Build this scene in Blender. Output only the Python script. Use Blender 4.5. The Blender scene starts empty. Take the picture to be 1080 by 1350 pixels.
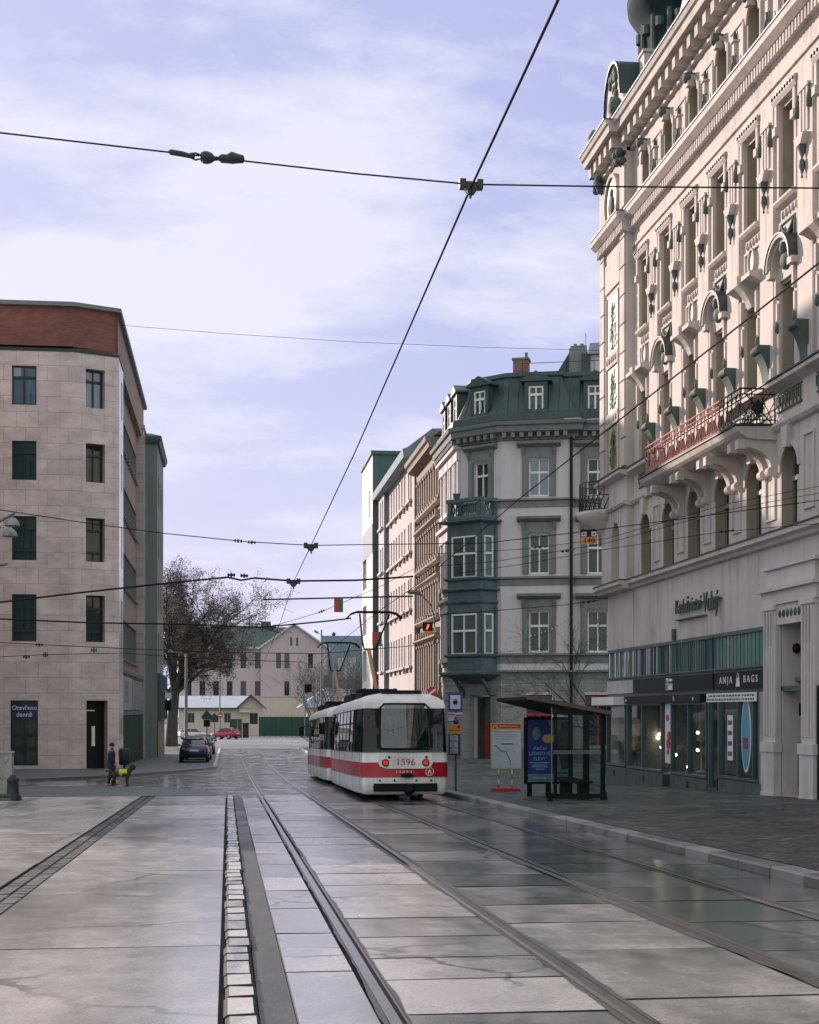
import bpy, bmesh, math, random
from mathutils import Vector, Matrix
random.seed(7)
C = bpy.context.scene.collection
EYE = 1.63
FPX = 2000.0; HZ = 938.0
TH = math.atan(0.12); CT, ST = math.cos(TH), math.sin(TH)
R = math.radians

# a photograph pixel at a known forward distance, as a point of the street frame (x across, y along the street, h above the eye)
def at(u, v, D):
    x = (u-540)/FPX
    return Vector((D*(x*CT+ST), D*(CT-x*ST), (HZ-v)/FPX*D + EYE))
def at_s(u, v, S):
    x = (u-540)/FPX
    return at(u, v, S/(CT-x*ST))
def at_t(u, v, T):
    x = (u-540)/FPX
    return at(u, v, T/(x*CT+ST))
def su(u, T=13.5):
    return at_t(u, 0, T).y

def lerp(pts, x):
    if x <= pts[0][0]: return pts[0][1]
    for (a, b), (c, d) in zip(pts, pts[1:]):
        if x <= c: return b+(d-b)*(x-a)/(c-a)
    return pts[-1][1]
STREET = [(-60, 1.16), (0, 0), (60, -1.16), (92, -1.52), (130, -1.77), (200, -1.92), (260, -1.9), (900, -1.9)]
def zs(s): return lerp(STREET, s)
RIGHT = [(-60, 1.5), (0, .55), (33.8, -.39), (45.6, -.69), (53, -.93), (81, -.93), (100, -1.25), (130, -1.6), (200, -1.8), (900, -1.8)]
def zr(s): return lerp(RIGHT, s)
def gz(t, s):
    if t <= 6.4: return zs(s)
    k = min(1, (t-6.4)/7.1)
    return (zs(s)+.13)*(1-k) + zr(s)*k - .05 if t > 6.42 else zs(s)

# ---------------------------------------------------------------- materials
def nodes(name):
    m = bpy.data.materials.new(name); m.use_nodes = True
    n, l = m.node_tree.nodes, m.node_tree.links
    return m, n, l, n['Principled BSDF']
def ramp(n, stops):
    r = n.new('ShaderNodeValToRGB'); e = r.color_ramp.elements
    while len(e) < len(stops): e.new(.5)
    for x, (p, c) in zip(e, stops):
        x.position = p; x.color = (*c, 1) if len(c) == 3 else c
    return r
def g3(v): return (v, v, v)
def coords(n, l, plane=None, scale=(1, 1, 1)):
    tc = n.new('ShaderNodeTexCoord'); out = tc.outputs['Object']
    if plane:
        sp = n.new('ShaderNodeSeparateXYZ'); cb = n.new('ShaderNodeCombineXYZ'); l.new(out, sp.inputs[0])
        l.new(sp.outputs['XYZ'.index(plane[0])], cb.inputs[0]); l.new(sp.outputs['XYZ'.index(plane[1])], cb.inputs[1])
        out = cb.outputs[0]
    mp = n.new('ShaderNodeMapping'); mp.inputs['Scale'].default_value = scale; l.new(out, mp.inputs[0])
    return mp.outputs[0]
def noise(n, l, vec, scale, detail=5, rough=.6):
    t = n.new('ShaderNodeTexNoise'); t.inputs['Scale'].default_value = scale; t.inputs['Detail'].default_value = detail
    t.inputs['Roughness'].default_value = rough; l.new(vec, t.inputs['Vector']); return t.outputs['Fac']
def mixc(n, l, fac, a, b, mode='MIX'):
    m = n.new('ShaderNodeMix'); m.data_type = 'RGBA'; m.blend_type = mode
    for sock, val in ((m.inputs[0], fac), (m.inputs[6], a), (m.inputs[7], b)):
        if hasattr(val, 'is_linked') or isinstance(val, bpy.types.NodeSocket): l.new(val, sock)
        elif isinstance(val, (int, float)): sock.default_value = val
        else: sock.default_value = (*val, 1) if len(val) == 3 else val
    return m.outputs[2]
def mth(n, l, op, a, b=None, clamp=False):
    m = n.new('ShaderNodeMath'); m.operation = op; m.use_clamp = clamp
    for i, v in enumerate((a, b)):
        if v is None: continue
        if isinstance(v, (int, float)): m.inputs[i].default_value = v
        else: l.new(v, m.inputs[i])
    return m.outputs[0]
def bump(n, l, p, h, strength, dist=.02):
    b = n.new('ShaderNodeBump'); b.inputs['Strength'].default_value = strength; b.inputs['Distance'].default_value = dist
    l.new(h, b.inputs['Height']); l.new(b.outputs[0], p.inputs['Normal'])
def plain(name, col, rough=.6, metal=0, var=.18, scale=1.2, bmp=.15, streak=True, spec=.5, coat=0):
    """a surface with soft large stains, vertical weather streaks and a fine grain"""
    m, n, l, p = nodes(name)
    p.inputs['Roughness'].default_value = rough; p.inputs['Metallic'].default_value = metal
    p.inputs['Specular IOR Level'].default_value = spec; p.inputs['Coat Weight'].default_value = coat
    if var:
        v = coords(n, l); big = noise(n, l, v, scale, 6)
        vs = coords(n, l, scale=(3.2, 3.2, .35) if streak else (1, 1, 1)); st = noise(n, l, vs, 1.0, 5)
        f = mth(n, l, 'ADD', mth(n, l, 'MULTIPLY', big, .5), mth(n, l, 'MULTIPLY', st, .5))
        r = ramp(n, [(.36, tuple(c*(1-var*1.6) for c in col)), (.5, col), (.66, tuple(min(1, c*(1+var*.5)) for c in col))]); l.new(f, r.inputs[0])
        l.new(r.outputs[0], p.inputs['Base Color'])
        if bmp: bump(n, l, p, noise(n, l, v, 28, 4), bmp, .01)
    else: p.inputs['Base Color'].default_value = (*col, 1)
    return m
def emit(name, col, s):
    m, n, l, p = nodes(name); p.inputs['Base Color'].default_value = (*col, 1)
    p.inputs['Emission Color'].default_value = (*col, 1); p.inputs['Emission Strength'].default_value = s; return m
def tiled(name, plane, c1, c2, mortar, w, h, msize=.01, rough=.6, veins=0, bmp=.4, offset=.5, spec=.5):
    m, n, l, p = nodes(name); v = coords(n, l, plane)
    b = n.new('ShaderNodeTexBrick'); l.new(v, b.inputs['Vector'])
    b.inputs['Scale'].default_value = 1; b.inputs['Brick Width'].default_value = w; b.inputs['Row Height'].default_value = h
    b.inputs['Mortar Size'].default_value = msize; b.offset = offset; b.inputs['Mortar Smooth'].default_value = .3
    b.inputs['Color1'].default_value = (*c1, 1); b.inputs['Color2'].default_value = (*c2, 1); b.inputs['Mortar'].default_value = (*mortar, 1)
    col = b.outputs['Color']
    vv = coords(n, l, plane, (1, 1, 1)); nz = noise(n, l, vv, .7, 6)
    r = ramp(n, [(.35, g3(.88)), (.65, g3(1.08))]); l.new(nz, r.inputs[0]); col = mixc(n, l, 1.0, col, r.outputs[0], 'MULTIPLY')
    if veins:
        v2 = coords(n, l, plane, (.8, 1.5, 1)); nz2 = noise(n, l, v2, 1.1, 9, .7)
        r2 = ramp(n, [(.42, g3(1-veins)), (.58, g3(1.05))]); l.new(nz2, r2.inputs[0]); col = mixc(n, l, 1.0, col, r2.outputs[0], 'MULTIPLY')
    l.new(col, p.inputs['Base Color']); p.inputs['Roughness'].default_value = rough; p.inputs['Specular IOR Level'].default_value = spec
    bump(n, l, p, mth(n, l, 'SUBTRACT', 1.0, b.outputs['Fac']), bmp, .01)
    return m
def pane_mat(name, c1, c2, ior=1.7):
    """window glass with a dim room, curtain or painted sky in its colour: each pane its own tone"""
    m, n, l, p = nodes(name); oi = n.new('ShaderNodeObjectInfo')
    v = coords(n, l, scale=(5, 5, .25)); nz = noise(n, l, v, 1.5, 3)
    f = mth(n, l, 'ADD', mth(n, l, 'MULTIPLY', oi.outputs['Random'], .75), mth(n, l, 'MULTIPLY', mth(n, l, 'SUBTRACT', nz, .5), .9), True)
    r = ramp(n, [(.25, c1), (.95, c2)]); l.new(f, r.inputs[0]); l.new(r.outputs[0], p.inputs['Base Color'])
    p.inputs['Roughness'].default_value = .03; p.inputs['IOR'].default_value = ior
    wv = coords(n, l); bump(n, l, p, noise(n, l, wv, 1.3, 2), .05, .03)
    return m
def clear_mat(name, tint, refl=1.0):  # see-through glass with mirror-like sheen towards grazing
    m = bpy.data.materials.new(name); m.use_nodes = True; n, l = m.node_tree.nodes, m.node_tree.links
    n.remove(n['Principled BSDF']); out = n['Material Output']
    t = n.new('ShaderNodeBsdfTransparent'); t.inputs[0].default_value = (*tint, 1)
    g = n.new('ShaderNodeBsdfGlossy'); g.inputs['Roughness'].default_value = .02
    lw = n.new('ShaderNodeLayerWeight'); lw.inputs[0].default_value = .5
    fr = mth(n, l, 'ADD', mth(n, l, 'MULTIPLY', mth(n, l, 'POWER', lw.outputs['Facing'], 4.5), .75), .05)
    mx = n.new('ShaderNodeMixShader'); l.new(mth(n, l, 'MULTIPLY', fr, refl, True), mx.inputs[0])
    l.new(t.outputs[0], mx.inputs[1]); l.new(g.outputs[0], mx.inputs[2]); l.new(mx.outputs[0], out.inputs[0]); return m
def wet(name, dry, damp, r_lo, r_hi, scale=.35, grain=40, bmp=.25, tone=True, stretch=(1, .35, 1), thr=(.38, .62), film=0.0):
    """paving after rain: drying light areas, damp dark smooth areas, fine grain"""
    m, n, l, p = nodes(name); v = coords(n, l, scale=stretch); v1 = coords(n, l)
    if film:
        ta = n.new('ShaderNodeAttribute'); ta.attribute_name = 'tone'; sh = mth(n, l, 'MULTIPLY', ta.outputs['Fac'], 61.0)
        cv = n.new('ShaderNodeCombineXYZ'); l.new(sh, cv.inputs[0]); l.new(sh, cv.inputs[1])
        va0 = n.new('ShaderNodeVectorMath'); l.new(v, va0.inputs[0]); l.new(cv.outputs[0], va0.inputs[1]); v = va0.outputs[0]
    a = noise(n, l, v, scale*3, 7, .62); b = noise(n, l, v1, scale*9, 6, .65)
    f = mth(n, l, 'ADD', mth(n, l, 'MULTIPLY', a, .72), mth(n, l, 'MULTIPLY', b, .28))
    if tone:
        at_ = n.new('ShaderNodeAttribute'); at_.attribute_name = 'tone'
        f = mth(n, l, 'ADD', f, mth(n, l, 'MULTIPLY', mth(n, l, 'SUBTRACT', at_.outputs['Fac'], .5), .36))  # on road and track slabs the tone carries painted glare and shade
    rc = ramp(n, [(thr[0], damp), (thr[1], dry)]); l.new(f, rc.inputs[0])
    if film:
        vo = n.new('ShaderNodeTexVoronoi'); vo.feature = 'DISTANCE_TO_EDGE'; vo.inputs['Scale'].default_value = .42
        wn = n.new('ShaderNodeTexNoise'); wn.inputs['Scale'].default_value = 2.2; wn.inputs['Detail'].default_value = 6; l.new(v1, wn.inputs['Vector'])
        va = n.new('ShaderNodeVectorMath'); va.operation = 'MULTIPLY_ADD'; l.new(wn.outputs['Color'], va.inputs[0]); va.inputs[1].default_value = (.5, .5, .5); l.new(v1, va.inputs[2]); l.new(va.outputs[0], vo.inputs['Vector'])
        ck = ramp(n, [(.0, g3(.12)), (.008, g3(.35)), (.016, g3(1))]); l.new(vo.outputs['Distance'], ck.inputs[0])
        cm = ramp(n, [(.45, g3(1)), (.6, g3(0))]); l.new(noise(n, l, v1, .25, 3), cm.inputs[0])
        crack = mth(n, l, 'MAXIMUM', ck.outputs[0], cm.outputs[0])
        sp2 = ramp(n, [(.70, g3(1)), (.74, g3(.35))]); l.new(noise(n, l, v1, 7, 4, .75), sp2.inputs[0])
    gn = noise(n, l, v1, grain, 3, .7); rg = ramp(n, [(.3, g3(.72)), (.7, g3(1.2))]); l.new(gn, rg.inputs[0])
    fin = mixc(n, l, 1.0, rc.outputs[0], rg.outputs[0], 'MULTIPLY')
    if film: fin = mixc(n, l, 1.0, mixc(n, l, 1.0, fin, crack, 'MULTIPLY'), sp2.outputs[0], 'MULTIPLY')
    l.new(fin, p.inputs['Base Color'])
    p.inputs['Specular IOR Level'].default_value = .8
    cw_ = ramp(n, [(thr[0], g3(1)), (thr[1], g3(.35))]); l.new(f, cw_.inputs[0]); l.new(mth(n, l, 'MULTIPLY', cw_.outputs[0], film), p.inputs['Coat Weight']); p.inputs['Coat Roughness'].default_value = .2
    rr = ramp(n, [(thr[0]-.06, g3(r_lo)), (thr[1]+.04, g3(r_hi))]); l.new(f, rr.inputs[0]); l.new(rr.outputs[0], p.inputs['Roughness'])
    h = mth(n, l, 'ADD', mth(n, l, 'MULTIPLY', gn, .6), mth(n, l, 'MULTIPLY', b, 1.2))
    bump(n, l, p, h, bmp, .012)
    return m
def setts(name, c1, c2, mortar, w, h, r_lo=.2, r_hi=.5, swap=False, spec=.25):
    m, n, l, p = nodes(name); v = coords(n, l, 'YX' if swap else None)
    wob = n.new('ShaderNodeTexNoise'); wob.inputs['Scale'].default_value = 2.5; l.new(v, wob.inputs['Vector'])
    vm = n.new('ShaderNodeVectorMath'); vm.operation = 'MULTIPLY_ADD'; l.new(wob.outputs['Color'], vm.inputs[0]); vm.inputs[1].default_value = (.06, .06, 0); l.new(v, vm.inputs[2])
    b = n.new('ShaderNodeTexBrick'); l.new(vm.outputs[0], b.inputs['Vector']); b.inputs['Scale'].default_value = 1
    b.inputs['Brick Width'].default_value = w; b.inputs['Row Height'].default_value = h; b.inputs['Mortar Size'].default_value = .014; b.inputs['Mortar Smooth'].default_value = .8
    b.inputs['Color1'].default_value = (*c1, 1); b.inputs['Color2'].default_value = (*c2, 1); b.inputs['Mortar'].default_value = (*mortar, 1)
    v0 = coords(n, l); big = noise(n, l, v0, .5, 6); r = ramp(n, [(.35, g3(.6)), (.65, g3(1.25))]); l.new(big, r.inputs[0])
    spk = noise(n, l, coords(n, l, scale=(1.6, .55, 1)), 1.7, 5, .75); r2 = ramp(n, [(.40, g3(.45)), (.6, g3(1.45))]); l.new(spk, r2.inputs[0])  # wet glints painted into the colour as streaky bright speckle
    l.new(mixc(n, l, 1.0, mixc(n, l, 1.0, b.outputs['Color'], r.outputs[0], 'MULTIPLY'), r2.outputs[0], 'MULTIPLY'), p.inputs['Base Color'])
    big = mth(n, l, 'ADD', mth(n, l, 'MULTIPLY', big, .4), mth(n, l, 'MULTIPLY', spk, .6))
    rr = ramp(n, [(.4, g3(r_lo)), (.6, g3(r_hi))]); l.new(big, rr.inputs[0]); l.new(rr.outputs[0], p.inputs['Roughness'])
    hh = mth(n, l, 'ADD', mth(n, l, 'SUBTRACT', 1.0, b.outputs['Fac']), mth(n, l, 'MULTIPLY', noise(n, l, v0, 20, 3), .35))
    p.inputs['Specular IOR Level'].default_value = spec
    bump(n, l, p, hh, .45, .02)
    return m

# ---------------------------------------------------------------- mesh builder
class Frame:
    """a facade: a = along it, d = out from it, h = height above the eye"""
    def __init__(s, o, al, nm, base=EYE): s.o, s.al, s.nm, s.b = Vector((*o, 0)), Vector((*al, 0)), Vector((*nm, 0)), base
    def __call__(s, p): return s.o + s.al*p[0] + s.nm*p[1] + Vector((0, 0, p[2]+s.b))
    def local(s): return Frame((0, 0), s.al[:2], s.nm[:2], 0)
IDENT = lambda p: Vector(p)
class MB:
    def __init__(s, F=None): s.v, s.f, s.mi, s.F, s.m, s.sm, s.smooth = [], [], [], F or IDENT, 0, [], False
    def add(s, vs, fs):
        k = len(s.v); s.v += [s.F(p) for p in vs]
        for f in fs: s.f.append([i+k for i in f]); s.mi.append(s.m); s.sm.append(s.smooth)
    def box(s, a0, a1, d0, d1, h0, h1):
        s.add([(a0,d0,h0),(a1,d0,h0),(a1,d1,h0),(a0,d1,h0),(a0,d0,h1),(a1,d0,h1),(a1,d1,h1),(a0,d1,h1)],
              [(0,3,2,1),(4,5,6,7),(0,1,5,4),(1,2,6,5),(2,3,7,6),(3,0,4,7)])
    def quad(s, *p): s.add(p, [tuple(range(len(p)))])
    def prism(s, poly, axis, d0, d1):
        """poly in the two other axes, extruded along axis (0 a, 1 d, 2 h)"""
        def mk(q, e): r = list(q); r.insert(axis, e); return tuple(r)
        n = len(poly); vs = [mk(q, d0) for q in poly]+[mk(q, d1) for q in poly]
        s.add(vs, [tuple(range(n))[::-1], tuple(range(n, 2*n))]+[(i, (i+1) % n, n+(i+1) % n, n+i) for i in range(n)])
    def tube(s, pts, r, n=6, cap=True):
        pts = [Vector(p) for p in pts]; rs = r if isinstance(r, (list, tuple)) else [r]*len(pts); vs, fs = [], []
        up = None
        for i, p in enumerate(pts):
            d = (pts[min(i+1, len(pts)-1)]-pts[max(i-1, 0)])
            d = d.normalized() if d.length > 1e-9 else Vector((0, 0, 1))
            if up is None: up = Vector((0, 0, 1)) if abs(d.z) < .9 else Vector((1, 0, 0))
            a = d.cross(up); a = a.normalized() if a.length > 1e-6 else d.orthogonal().normalized(); b = a.cross(d).normalized(); up = b
            for k in range(n):
                q = 2*math.pi*k/n; vs.append(p+(a*math.cos(q)+b*math.sin(q))*rs[i])
        for i in range(len(pts)-1):
            for k in range(n): fs.append((i*n+k, i*n+(k+1) % n, (i+1)*n+(k+1) % n, (i+1)*n+k))
        if cap: fs += [tuple(range(n))[::-1], tuple(range((len(pts)-1)*n, len(pts)*n))]
        s.add(vs, fs)
    def lathe(s, prof, c, n=20, axis=2, arc=1.0):
        """prof: (radius, height) list turned about an axis through c"""
        vs, fs = [], []; m = n if arc >= 1 else n+1
        for r, h in prof:
            for k in range(m):
                q = 2*math.pi*arc*k/n; o = [r*math.cos(q), r*math.sin(q)]; o.insert(axis, h); vs.append((c[0]+o[0], c[1]+o[1], c[2]+o[2]))
        for i in range(len(prof)-1):
            for k in range(n):
                k2 = (k+1) % m
                fs.append((i*m+k, i*m+k2, (i+1)*m+k2, (i+1)*m+k))
        s.add(vs, fs)
    def ball(s, c, r, n=8, sc=(1, 1, 1)):
        vs, fs = [], []
        for i in range(n+1):
            a = math.pi*i/n
            for k in range(n*2):
                q = math.pi*k/n; vs.append((c[0]+r*sc[0]*math.sin(a)*math.cos(q), c[1]+r*sc[1]*math.sin(a)*math.sin(q), c[2]+r*sc[2]*math.cos(a)))
        w = n*2
        for i in range(n):
            for k in range(w): fs.append((i*w+k, i*w+(k+1) % w, (i+1)*w+(k+1) % w, (i+1)*w+k))
        s.add(vs, fs)
    def disc(s, c, ra, rh, d, n=24, thick=.02):
        """an ellipse lying in the facade plane"""
        poly = [(c[0]+ra*math.cos(2*math.pi*k/n), c[1]+rh*math.sin(2*math.pi*k/n)) for k in range(n)]
        s.prism(poly, 1, d-thick, d)
    def ring(s, c, ra, rh, d0, d1, w, n=28):
        vs, fs = [], []
        for k in range(n):
            q = 2*math.pi*k/n; x, y = math.cos(q), math.sin(q)
            for (e, dd) in ((0, d0), (0, d1), (-w, d1), (-w, d0)): vs.append((c[0]+(ra+e)*x, dd, c[1]+(rh+e)*y))
        for k in range(n):
            j = (k+1) % n
            for q in range(4): fs.append((k*4+q, j*4+q, j*4+(q+1) % 4, k*4+(q+1) % 4))
        s.add(vs, fs)
    def wall(s, a0, a1, h0, h1, holes, d=0, depth=.25, rm=None):
        """holes: (a0,a1,h0,h1[,'arch'])"""
        A = sorted({a0, a1, *[x for q in holes for x in q[:2]]}); H = sorted({h0, h1, *[x for q in holes for x in q[2:4]]})
        A = [x for x in A if a0 <= x <= a1]; H = [x for x in H if h0 <= x <= h1]
        for x0, x1 in zip(A, A[1:]):
            for y0, y1 in zip(H, H[1:]):
                cx, cy = (x0+x1)/2, (y0+y1)/2
                if any(q[0] < cx < q[1] and q[2] < cy < q[3] for q in holes): continue
                s.quad((x0, d, y0), (x1, d, y0), (x1, d, y1), (x0, d, y1))
        for q in holes:
            x0, x1, y0, y1 = q[:4]; e = d-depth; f0 = len(s.f)
            s.quad((x0, d, y0), (x1, d, y0), (x1, e, y0), (x0, e, y0))
            if len(q) > 4:
                r = (x1-x0)/2; c = (x0+x1)/2; ys = y1-r; n = 12
                arc = [(c-r*math.cos(math.pi*k/n), ys+r*math.sin(math.pi*k/n)) for k in range(n+1)]
                for (p, w) in zip(arc, arc[1:]):
                    s.quad((p[0], d, p[1]), (w[0], d, w[1]), (w[0], e, w[1]), (p[0], e, p[1]))
                    s.quad((p[0], d, p[1]), (w[0], d, w[1]), (w[0], d, y1), (p[0], d, y1))
                y1 = ys
            else: s.quad((x0, d, y1), (x1, d, y1), (x1, e, y1), (x0, e, y1))
            for x in (x0, x1): s.quad((x, d, y0), (x, d, y1), (x, e, y1), (x, e, y0))
            if rm is not None:
                for i in range(f0, len(s.f)):
                    if len({round((s.v[k]-s.F((0, d, 0))).dot(s.F((0, 1, 0))-s.F((0, 0, 0))), 3) for k in s.f[i]}) > 1: s.mi[i] = rm
    def moulding(s, a0, a1, prof, ends=True):
        """prof: closed (d,h) outline carried along a"""
        s.prism(prof, 0, a0, a1)
    def mesh(s, name, off=Vector((0, 0, 0))):
        me = bpy.data.meshes.new(name); me.from_pydata([tuple(p-off) for p in s.v], [], s.f)
        me.polygons.foreach_set('material_index', s.mi); me.polygons.foreach_set('use_smooth', s.sm)
        return me
def wloc(o):
    p = Vector((0, 0, 0))
    while o: p += o.location; o = o.parent
    return p
def mats_on(me, mats):
    for m in (mats if isinstance(mats, (list, tuple)) else [mats]): me.materials.append(m)
def link(name, me, parent=None, loc=(0, 0, 0)):
    o = bpy.data.objects.new(name, me); C.objects.link(o); o.location = loc
    if parent: o.parent = parent
    return o
def build(mb, name, mats, parent=None, origin=None, fix=True):
    off = wloc(parent) if parent else Vector(origin or (0, 0, 0))
    me = mb.mesh(name, off); mats_on(me, mats)
    if fix:
        b = bmesh.new(); b.from_mesh(me); bmesh.ops.recalc_face_normals(b, faces=b.faces); b.to_mesh(me); b.free()
    return link(name, me, parent, off if not parent else (0, 0, 0))
CACHE = {}
def place(name, key, fn, mats, parent, pos):
    """a repeated part: one mesh, many placements; fn fills a builder around the origin"""
    if key not in CACHE:
        mb = fn(); me = mb.mesh(name); mats_on(me, mats)
        b = bmesh.new(); b.from_mesh(me); bmesh.ops.recalc_face_normals(b, faces=b.faces); b.to_mesh(me); b.free(); CACHE[key] = me
    return link(name, CACHE[key], parent, Vector(pos)-wloc(parent))
def tag(o, label=None, cat=None, group=None, kind=None):
    if label: o['label'] = label
    if cat: o['category'] = cat
    if group: o['group'] = group
    if kind: o['kind'] = kind
    return o
def thing(name, loc, label, cat, group=None, rz=0):
    o = bpy.data.objects.new(name, None); C.objects.link(o); o.location = loc; o.rotation_euler.z = rz; o.empty_display_size = .3
    return tag(o, label, cat, group)
def copy_tree(o, parent=None):
    c = o.copy(); C.objects.link(c); c.parent = parent
    for ch in list(o.children): copy_tree(ch, c)
    return c
_tc = {}
def text_polys(body, size, extrude=.004, align='CENTER', sx=1.0):
    cu = bpy.data.curves.new('lettering', 'FONT'); cu.body = body; cu.size = size; cu.extrude = extrude; cu.align_x = align; cu.align_y = 'CENTER'; cu.resolution_u = 3
    o = bpy.data.objects.new('lettering', cu); C.objects.link(o)
    me = bpy.data.meshes.new_from_object(o.evaluated_get(bpy.context.evaluated_depsgraph_get()))
    vs = [(p.co.x*sx, p.co.y, p.co.z) for p in me.vertices]; fs = [tuple(p.vertices) for p in me.polygons]
    bpy.data.objects.remove(o); bpy.data.curves.remove(cu); bpy.data.meshes.remove(me); return vs, fs
def write(mb, body, size, a, h, d, align='CENTER', sx=1.0, extrude=.004, flip=1):
    vs, fs = text_polys(body, size, extrude, align, sx)
    mb.add([(a+flip*x, d+z, h+y) for x, y, z in vs], fs)
# ---------------------------------------------------------------- camera, sky, sun
sc = bpy.context.scene
cam = bpy.data.objects.new('camera', bpy.data.cameras.new('camera')); C.objects.link(cam); sc.camera = cam
cam.location = (0, 0, EYE); cam.rotation_euler = (R(90), 0, -TH)
cam.data.sensor_fit = 'VERTICAL'; cam.data.sensor_height = 36; cam.data.sensor_width = 28.8
cam.data.lens = 36*FPX/1350; cam.data.shift_y = (HZ-675)/1350; cam.data.clip_end = 3000; cam.data.clip_start = .1
sc.view_settings.view_transform = 'Standard'; sc.view_settings.look = 'None'; sc.view_settings.exposure = .44; sc.view_settings.gamma = 1
sc.cycles.max_bounces = 8; sc.cycles.transparent_max_bounces = 12; sc.cycles.use_denoising = True
sc.cycles.caustics_reflective = False; sc.cycles.caustics_refractive = False

AZ, EL = R(-35), R(17.5)
SUN = Vector((math.sin(AZ)*math.cos(EL), math.cos(AZ)*math.cos(EL), math.sin(EL)))
sl = bpy.data.lights.new('sun', 'SUN'); sl.energy = 4.6; sl.angle = R(.5); sl.color = (1, .83, .72)
so = bpy.data.objects.new('sun', sl); C.objects.link(so); so.rotation_euler = (-SUN).to_track_quat('-Z', 'Y').to_euler()

w = bpy.data.worlds.new('World'); sc.world = w; w.use_nodes = True
n, l = w.node_tree.nodes, w.node_tree.links; bg = n['Background']; bg.inputs['Strength'].default_value = .1
sky = n.new('ShaderNodeTexSky'); sky.sky_type = 'NISHITA'; sky.sun_disc = False; sky.sun_elevation = EL; sky.sun_rotation = AZ
sky.air_density = 1.2; sky.dust_density = 2.0
tc = n.new('ShaderNodeTexCoord'); sp = n.new('ShaderNodeSeparateXYZ'); l.new(tc.outputs['Generated'], sp.inputs[0])
zz = mth(n, l, 'ADD', mth(n, l, 'MAXIMUM', sp.outputs[2], 0.0), .27)
cb = n.new('ShaderNodeCombineXYZ'); l.new(mth(n, l, 'DIVIDE', sp.outputs[0], zz), cb.inputs[0]); l.new(mth(n, l, 'DIVIDE', sp.outputs[1], zz), cb.inputs[1])
cb.inputs[2].default_value = 3.7
CX, CY = 6.2, 8.8
def mapped(scale, loc=(0, 0, 0)):
    mp = n.new('ShaderNodeMapping'); l.new(cb.outputs[0], mp.inputs[0]); mp.inputs['Scale'].default_value = scale; mp.inputs['Location'].default_value = loc; return mp.outputs[0]
c1 = noise(n, l, mapped((1.7, 2.6, 1), (CX, CY, 0)), 1.0, 12, .62)
c2 = noise(n, l, mapped((.5, 1.1, 1), (5.1, 2, 0)), 1.6, 5, .6)
cf = mth(n, l, 'ADD', mth(n, l, 'MULTIPLY', c1, .65), mth(n, l, 'MULTIPLY', c2, .35))
veil = mixc(n, l, .80, sky.outputs[0], (3.95, 4.1, 6.8))
mask = ramp(n, [(.475, g3(0)), (.52, g3(.5)), (.575, g3(1))]); l.new(cf, mask.inputs[0])
dark = ramp(n, [(.38, g3(1)), (.48, g3(0))]); l.new(cf, dark.inputs[0])
skyc = mixc(n, l, mth(n, l, 'MULTIPLY', dark.outputs[0], .16), veil, (3.3, 3.5, 6.2))
skyc = mixc(n, l, mth(n, l, 'MULTIPLY', mask.outputs[0], .82), skyc, (6.7, 6.65, 7.6))
# pale brightening towards the horizon, where one looks through more of the thin cloud
hz = ramp(n, [(.0, g3(.62)), (.1, g3(.32)), (.26, g3(0))]); l.new(sp.outputs[2], hz.inputs[0])
skyc = mixc(n, l, hz.outputs[0], skyc, (6.4, 6.3, 8.0))
# added fill: sky overhead and behind the viewer, out of view, raised and neutral
up = ramp(n, [(.5, g3(0)), (.8, g3(1))]); l.new(sp.outputs[2], up.inputs[0])
bk = ramp(n, [(.45, g3(0)), (.75, g3(1))]); l.new(mth(n, l, 'ADD', mth(n, l, 'MULTIPLY', sp.outputs[1], -.5), .5), bk.inputs[0])
skyc = mixc(n, l, mth(n, l, 'MULTIPLY', mth(n, l, 'MAXIMUM', up.outputs[0], bk.outputs[0]), .8), skyc, (7.1, 7.5, 7.3))
l.new(skyc, bg.inputs[0])
# ---------------------------------------------------------------- ground, road, tracks
M = {}
M['bed'] = plain('dark joint grit', (.02, .022, .021), .9, var=.3, scale=3)
M['slab'] = wet('wet concrete slab', (.54, .505, .49), (.13, .15, .145), .12, .28, .22, 45, .15, thr=(.34, .66), film=.65)
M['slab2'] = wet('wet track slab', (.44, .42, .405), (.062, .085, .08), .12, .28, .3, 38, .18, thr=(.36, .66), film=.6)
M['tar'] = wet('tar strip', (.042, .046, .044), (.018, .021, .021), .3, .7, .6, 60, .8, tone=False)
M['asphalt'] = wet('damp asphalt', (.085, .105, .105), (.04, .056, .056), .38, .7, .12, 70, .5, tone=False, stretch=(.35, 1, 1))
M['farroad'] = wet('far damp road', (.30, .29, .29), (.10, .105, .105), .25, .6, .1, 30, .3, tone=False, stretch=(.3, 1, 1))
M['setts'] = setts('granite setts', (.36, .345, .33), (.13, .14, .135), (.03, .034, .032), .30, .22, .06, .24, spec=.9)
M['cobble'] = setts('small mosaic paving', (.12, .105, .09), (.032, .044, .041), (.010, .012, .011), .16, .13, .35, .8)
M['tile'] = setts('concrete paving tiles', (.085, .105, .10), (.058, .078, .073), (.028, .038, .035), .4, .4, .4, .7)
M['pavement'] = wet('pavement asphalt', (.095, .115, .115), (.05, .068, .068), .4, .75, .15, 80, .5, tone=False)
M['kerb'] = wet('granite kerb', (.24, .235, .225), (.10, .105, .10), .3, .6, .8, 30, .5)
M['steel'] = plain('rail steel', (.30, .29, .28), .28, 1, .2, 3, .1)
M['groove'] = plain('groove dirt', (.02, .018, .016), .8, 0, .3, 5)
M['white line'] = plain('road paint', (.55, .55, .53), .6, 0, .3, 5)

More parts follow.
